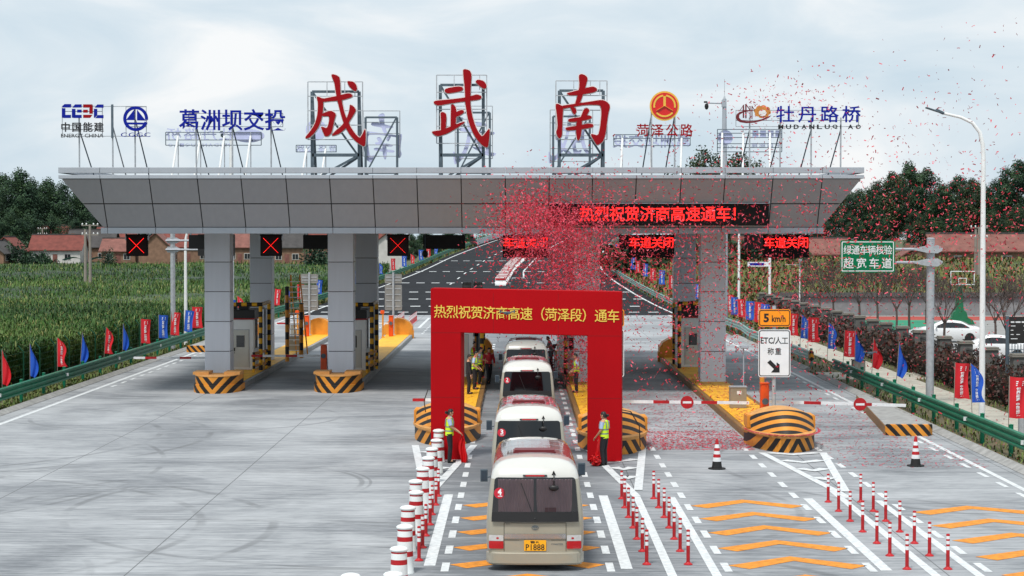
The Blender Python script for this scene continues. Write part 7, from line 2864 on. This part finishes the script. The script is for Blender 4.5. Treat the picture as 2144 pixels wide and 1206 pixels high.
# basketball hoop with green stand
xh, Yh = at(2012, 158), 158
t = thing('basketball_hoop', 'basketball hoop with clear backboard on a green stand', 'basketball hoop', (xh, Yh, 0))
M_HG = pm('hoop_green', lin(20, 106, 70), .5, 0, .12, 2)
mb = MB(); mb.prism([(-1.2, 0), (1.2, 0), (1.0, .35), (.62, .55), (.5, 1.0), (.3, 1.1), (.22, 2.0), (.16, 2.9), (-.16, 2.9), (-.22, 2.0), (-.3, 1.1), (-.5, 1.0), (-.62, .55), (-1.0, .35)], .1, .9); mb.build('stand', M_HG, t, bevel=.03)
mb = MB(); mb.bar((0, .4, 2.8), (0, -.6, 3.2), .2, .2); mb.build('arm', M_HG, t)
mb = MB()
z0, z1 = Q(2012, 596, Yh)[1], Q(2012, 567, Yh)[1]
for a_, b_, c_, d_ in ((-.95, .95, z0, z0 + .06), (-.95, .95, z1 - .06, z1), (-.95, -.89, z0 + .06, z1 - .06), (.89, .95, z0 + .06, z1 - .06), (-.33, .33, z0 + .1, z0 + .15), (-.33, .33, z0 + .5, z0 + .55), (-.33, -.28, z0 + .15, z0 + .5), (.28, .33, z0 + .15, z0 + .5)):
    mb.box(a_, b_, -.66, -.63, c_, d_)
bb = mb.build('backboard_frame', M_WHITE, t)
mb = MB()
mb.tube([(.23 * math.cos(a_), -.9 + .23 * math.sin(a_), z0 + .12) for a_ in np.linspace(0, 2 * math.pi, 17)], .02, 6); mb.build('rim', M_ORG, t)

# bare young trees in the yard
M_TWIG = pm('twig_bark', lin(82, 70, 66), .9, 0, .2, 4)


def bare_tree(seed, h):
    r_ = random.Random(seed)
    t = thing('bare_tree', 'x', 'tree')
    mb = MB(); mb.tube([(0, 0, -.1), (.03, 0, h * .2), (0, .04, h * .36)], [.10, .085, .07], 8); mb.build('trunk', M_TWIG, t, smooth=60)
    mb = MB()
    def grow(p, d, l, r, dep):
        q = p + d * l
        mid = p + d * l * .5 + Vector((r_.uniform(-1, 1), r_.uniform(-1, 1), 0)) * l * .06
        mb.tube([p, mid, q], [r, r * .8, r * .55], 5, cap=False)
        if dep == 0: return
        for k in range(3 if dep > 1 else 3):
            nd = (d + Vector((r_.uniform(-1, 1), r_.uniform(-1, 1), r_.uniform(-.1, .6))) * .62).normalized()
            grow(p + d * l * r_.uniform(.55, 1.0), nd, l * r_.uniform(.55, .8), max(.011, r * .55), dep - 1)
    for k in range(5):
        a = k * 1.26 + r_.uniform(-.3, .3)
        grow(Vector((0, .04, h * .30)), Vector((math.cos(a) * .55, math.sin(a) * .55, 1)).normalized(), h * .26, .04, 4)
    mb.build('crown', M_TWIG, t, fix=False)
    n = 260
    rg2 = np.random.default_rng(seed)
    pos = rg2.normal(0, 1, (n, 3)) * np.array([h * .16, h * .16, h * .16]) + np.array([0, 0, h * .68])
    a = rg2.normal(0, 1, (n, 3)); a /= np.linalg.norm(a, axis=1)[:, None]
    b = np.cross(a, rg2.normal(0, 1, (n, 3))); b /= np.linalg.norm(b, axis=1)[:, None]
    s = rg2.uniform(.03, .07, n)[:, None]
    V = np.stack([pos - a * s, pos + b * s * .6, pos + a * s, pos - b * s * .6], 1).reshape(-1, 3)
    c = raw_mesh('leaves', V, np.arange(n)[:, None] * 4 + np.array([[0, 1, 2, 3]]), [M_PHOT]); c.parent = t
    return t


pr = [bare_tree(3, 5.5), bare_tree(8, 5.5)]
used = [False, False]
for k, (px, Y, top) in enumerate(((1716, 168, 520), (1745, 160, 540), (1800, 156, 535), (1838, 152, 530), (1878, 146, 545), (1905, 150, 530), (1978, 124, 560), (2110, 112, 545), (2085, 128, 560), (1940, 160, 545), (1682, 165, 560))):
    x = at(px, Y); h = Q(px, top, Y)[1]
    i = k % 2
    lab_ = f'bare young tree in the yard, {ORD[k]} counted by planting along the wall and cars'
    lab_ = ['bare young tree beside the thin camera post', 'bare young tree below the green direction sign', 'bare young tree before the wall under the sign edge', 'bare young tree propped beside the green court', 'bare young tree nearest the direction sign pole',
            'bare young tree just beyond the direction sign pole', 'bare young tree in front of the white sedan', 'bare young tree behind the dark notice board', 'bare young tree between the lamp and the second white car', 'bare young tree before the basketball hoop', 'bare young tree at the corner of the wall'][k]
    if not used[i]:
        used[i] = True
        o = pr[i]; o.location = (x, Y, 0); o.scale = (h / 5.5,) * 3; o['label'] = lab_; o['group'] = 'bare young trees in the yard'
    else:
        dup(pr[i], (x, Y, 0), rt.uniform(0, 6), lab_, None, None, (h / 5.5,) * 3)

# notice board and grey box
xb = at(2108, 84)
t = thing('notice_board', 'tall dark lattice notice board with white lines of characters at the frame edge', 'notice board', (xb, 84, 0))
zt = Q(2108, 662, 84)[1]
mb = MB(); mb.box(0, .12, 0, .12, 0, zt); mb.box(3.4, 3.52, 0, .12, 0, zt); mb.build('post', M_STEELD, t)
mb = MB(); mb.box(.12, 3.4, .03, .09, zt - 1.15, zt - .03); bp_ = mb.build('board', M_BLACKY, t)
mb = MB()
for k in range(26):
    mb.bar((.14 + k * .125, .06, .3), (.14 + k * .125, .06, zt - 1.17), .03, .03)
for k in range(16):
    mb.bar((.13, .061, .35 + k * .13), (3.39, .061, .35 + k * .13), .028, .028)
mb.build('lattice', M_STEELD, t)
mb = MB()
rb = random.Random(3)
for r_ in range(5):
    x = .2
    while x < 3.2:
        l = rb.uniform(.1, .3); z = zt - .22 - r_ * .18
        mb.box(x, x + l, .02, .029, z - (.06 if r_ == 0 else .03), z); x += l + (.05 if r_ == 0 else rb.uniform(.06, .5))
mb.build('lettering', M_REFW, bp_)
t = thing('utility_cabinet', 'small grey utility cabinet with two pale doors beside the path', 'cabinet', (17.05, 99.5, 0))
mb = MB(); mb.box(-.32, .32, 0, .4, 0, .85); mb.build('cabinet_body', M_STONEC, t, bevel=.02)
mb = MB(); mb.box(-.35, .35, -.03, .43, .852, .9); mb.build('lid', M_STONE, t, bevel=.01)
dr = None
for s in (-1, 1):
    mb = MB(); mb.box(s * .15 - .09, s * .15 + .09, -.012, 0, .15, .7); mb.build('door', M_SIGNBACK, t)
t = thing('marker_post', 'short grey steel post beside the near red flag', 'post', (17.6, 69.5, 0))
mb = MB(); mb.tube([(0, 0, -.1), (0, 0, 1.6)], .13, 12); mb.build('post_shaft', M_STEEL, t, smooth=40)
mb = MB(); mb.lathe([(.14, 1.6), (.14, 1.63), (.05, 1.66)], 12); mb.build('cap', M_STEELD, t)

# ================================================================== confetti
M_CONF = leaf_mat('confetti_paper', [lin(170, 8, 36), lin(202, 24, 58), lin(140, 4, 28), lin(220, 84, 106), lin(184, 12, 44)], .55)
rg = np.random.default_rng(21)


def slips(pos, rg, l0=.05, w0=.0165):
    n = len(pos)
    a = rg.normal(0, 1, (n, 3)); a /= np.linalg.norm(a, axis=1)[:, None]
    b = np.cross(a, rg.normal(0, 1, (n, 3))); b /= np.linalg.norm(b, axis=1)[:, None]
    l = l0 * rg.uniform(.45, 1.4, n)[:, None]; w = w0 * rg.uniform(.6, 1.5, n)[:, None]
    nrm = np.cross(a, b)
    curl = l * rg.uniform(-.35, .35, n)[:, None]
    p0, p1, p2 = pos - a * l + nrm * curl, pos, pos + a * l + nrm * curl
    V = np.stack([p0 - b * w, p0 + b * w, p1 + b * w, p1 - b * w, p2 + b * w, p2 - b * w], 1).reshape(-1, 3)
    i = np.arange(n)[:, None] * 6
    return V, np.concatenate([i + np.array([[0, 1, 2, 3]]), i + np.array([[3, 2, 4, 5]])], 0)


parts_ = []
def cloud(n, px0, px1, py0, py1, Y0, Y1, px_s=None):
    """pieces hanging in a volume of air, bounds given as where the cloud's edges stand at mid depth"""
    Ym = (Y0 + Y1) / 2
    x0, z1 = Q(px0, py0, Ym); x1, z0 = Q(px1, py1, Ym)
    return np.stack([rg.uniform(x0, x1, n), rg.uniform(Y0, Y1, n), rg.uniform(z0, z1, n)], 1)


def puff(n, px, py, sx, sy, Y0, Y1):
    Ym = (Y0 + Y1) / 2
    x, z = Q(px, py, Ym)
    s_ = FPX / Ym
    p = np.stack([rg.normal(x, sx / s_, n), rg.uniform(Y0, Y1, n), rg.normal(z, sy / s_, n)], 1)
    return p


parts_.append(puff(4600, 1170, 470, 78, 50, 78, 86))
parts_.append(puff(4200, 1170, 545, 60, 58, 76, 88))
parts_.append(puff(2550, 1215, 600, 42, 62, 76, 90))
parts_.append(puff(1530, 1215, 740, 26, 50, 84, 96))
parts_.append(puff(1105, 1180, 770, 30, 34, 96, 106))
parts_.append(puff(2200, 1105, 455, 44, 30, 76, 85))
parts_.append(puff(2550, 1400, 520, 120, 90, 74, 90))
parts_.append(puff(1530, 1500, 700, 130, 90, 72, 90))
parts_.append(puff(1530, 1640, 500, 120, 90, 72, 92))
parts_.append(puff(1360, 1850, 520, 150, 90, 66, 92))
parts_.append(puff(714, 2120, 480, 50, 80, 60, 84))
parts_.append(cloud(1250, 1300, 2144, 420, 880, 66, 90))
parts_.append(cloud(525, 1480, 2144, 180, 420, 66, 92))
parts_.append(puff(272, 1640, 210, 60, 26, 76, 90))
parts_.append(cloud(75, 1880, 2144, 60, 260, 70, 90))
parts_.append(cloud(200, 1000, 1200, 700, 800, 86, 104))
pos = np.concatenate(parts_)
pos = pos[pos[:, 2] > .15]
V, F = slips(pos, rg)
c = raw_mesh('confetti', V, F, [M_CONF]); stuff(c)
c['label'] = 'cloud of red paper confetti blown through the air over the lanes'

# fallen pieces
def fallen(n, x0, x1, y0, y1, z):
    return np.stack([rg.uniform(x0, x1, n), rg.uniform(y0, y1, n), np.full(n, z)], 1)


g_ = []
g_.append(fallen(2250, 4.3, 7.9, 66, 72.5, .012))
g_.append(fallen(1350, 4.3, 7.9, 72.5, 90, .012))
g_.append(fallen(1050, 4.3, 7.9, 90, 125, .012))
g_.append(fallen(1200, 10.0, 14.6, 61, 80, .012))
g_.append(fallen(450, 10.0, 14.6, 80, 110, .012))
g_.append(fallen(1050, 8.2, 9.7, 70, 95, .272))
g_.append(fallen(600, 2.45, 3.9, 69, 95, .272))
g_.append(fallen(525, 1.3, 2.2, 66, 92, .012))
g_.append(fallen(390, -1.5, 2.1, 66, 130, .012))
g_.append(fallen(375, -3.2, -1.8, 76, 96, .272))
g_.append(fallen(750, 15.5, 21, 60, 100, .05))
th = rg.uniform(0, math.pi, 500)
g_.append(np.stack([8.95 + 1.24 * np.cos(th), 67.6 - 2.5 * np.sin(th) + rg.uniform(-.15, .2, 500), np.full(500, .575)], 1))
for b_ in buses[1:]:
    n = 420
    xx = rg.uniform(-.75, .75, n); yy = rg.uniform(1.0, 5.0, n)
    g_.append(np.stack([b_.location.x + xx, b_.location.y + yy, 2.395 - .16 * np.abs(xx) ** 2.3 - .05 * np.maximum(0, (yy - 1.3) / 1.9)], 1))
pos = np.concatenate(g_)
n = len(pos)
an = rg.uniform(0, math.pi, n)
a = np.stack([np.cos(an), np.sin(an), rg.uniform(-.12, .12, n)], 1); b = np.stack([-np.sin(an), np.cos(an), rg.uniform(-.12, .12, n)], 1)
l = (.048 * rg.uniform(.7, 1.25, n))[:, None]; w = (.018 * rg.uniform(.8, 1.3, n))[:, None]
V = np.stack([pos - a * l - b * w, pos - a * l + b * w, pos + a * l + b * w, pos + a * l - b * w], 1).reshape(-1, 3)
V[:, 2] = np.maximum(V[:, 2], np.repeat(pos[:, 2], 4) - .004)
c = raw_mesh('confetti_litter', V, np.arange(n)[:, None] * 4 + np.array([[0, 1, 2, 3]]), [M_CONF]); stuff(c)
c['label'] = 'red paper slips scattered over the lanes, islands and bus roofs'

bpy.data.objects.remove(FONTO)
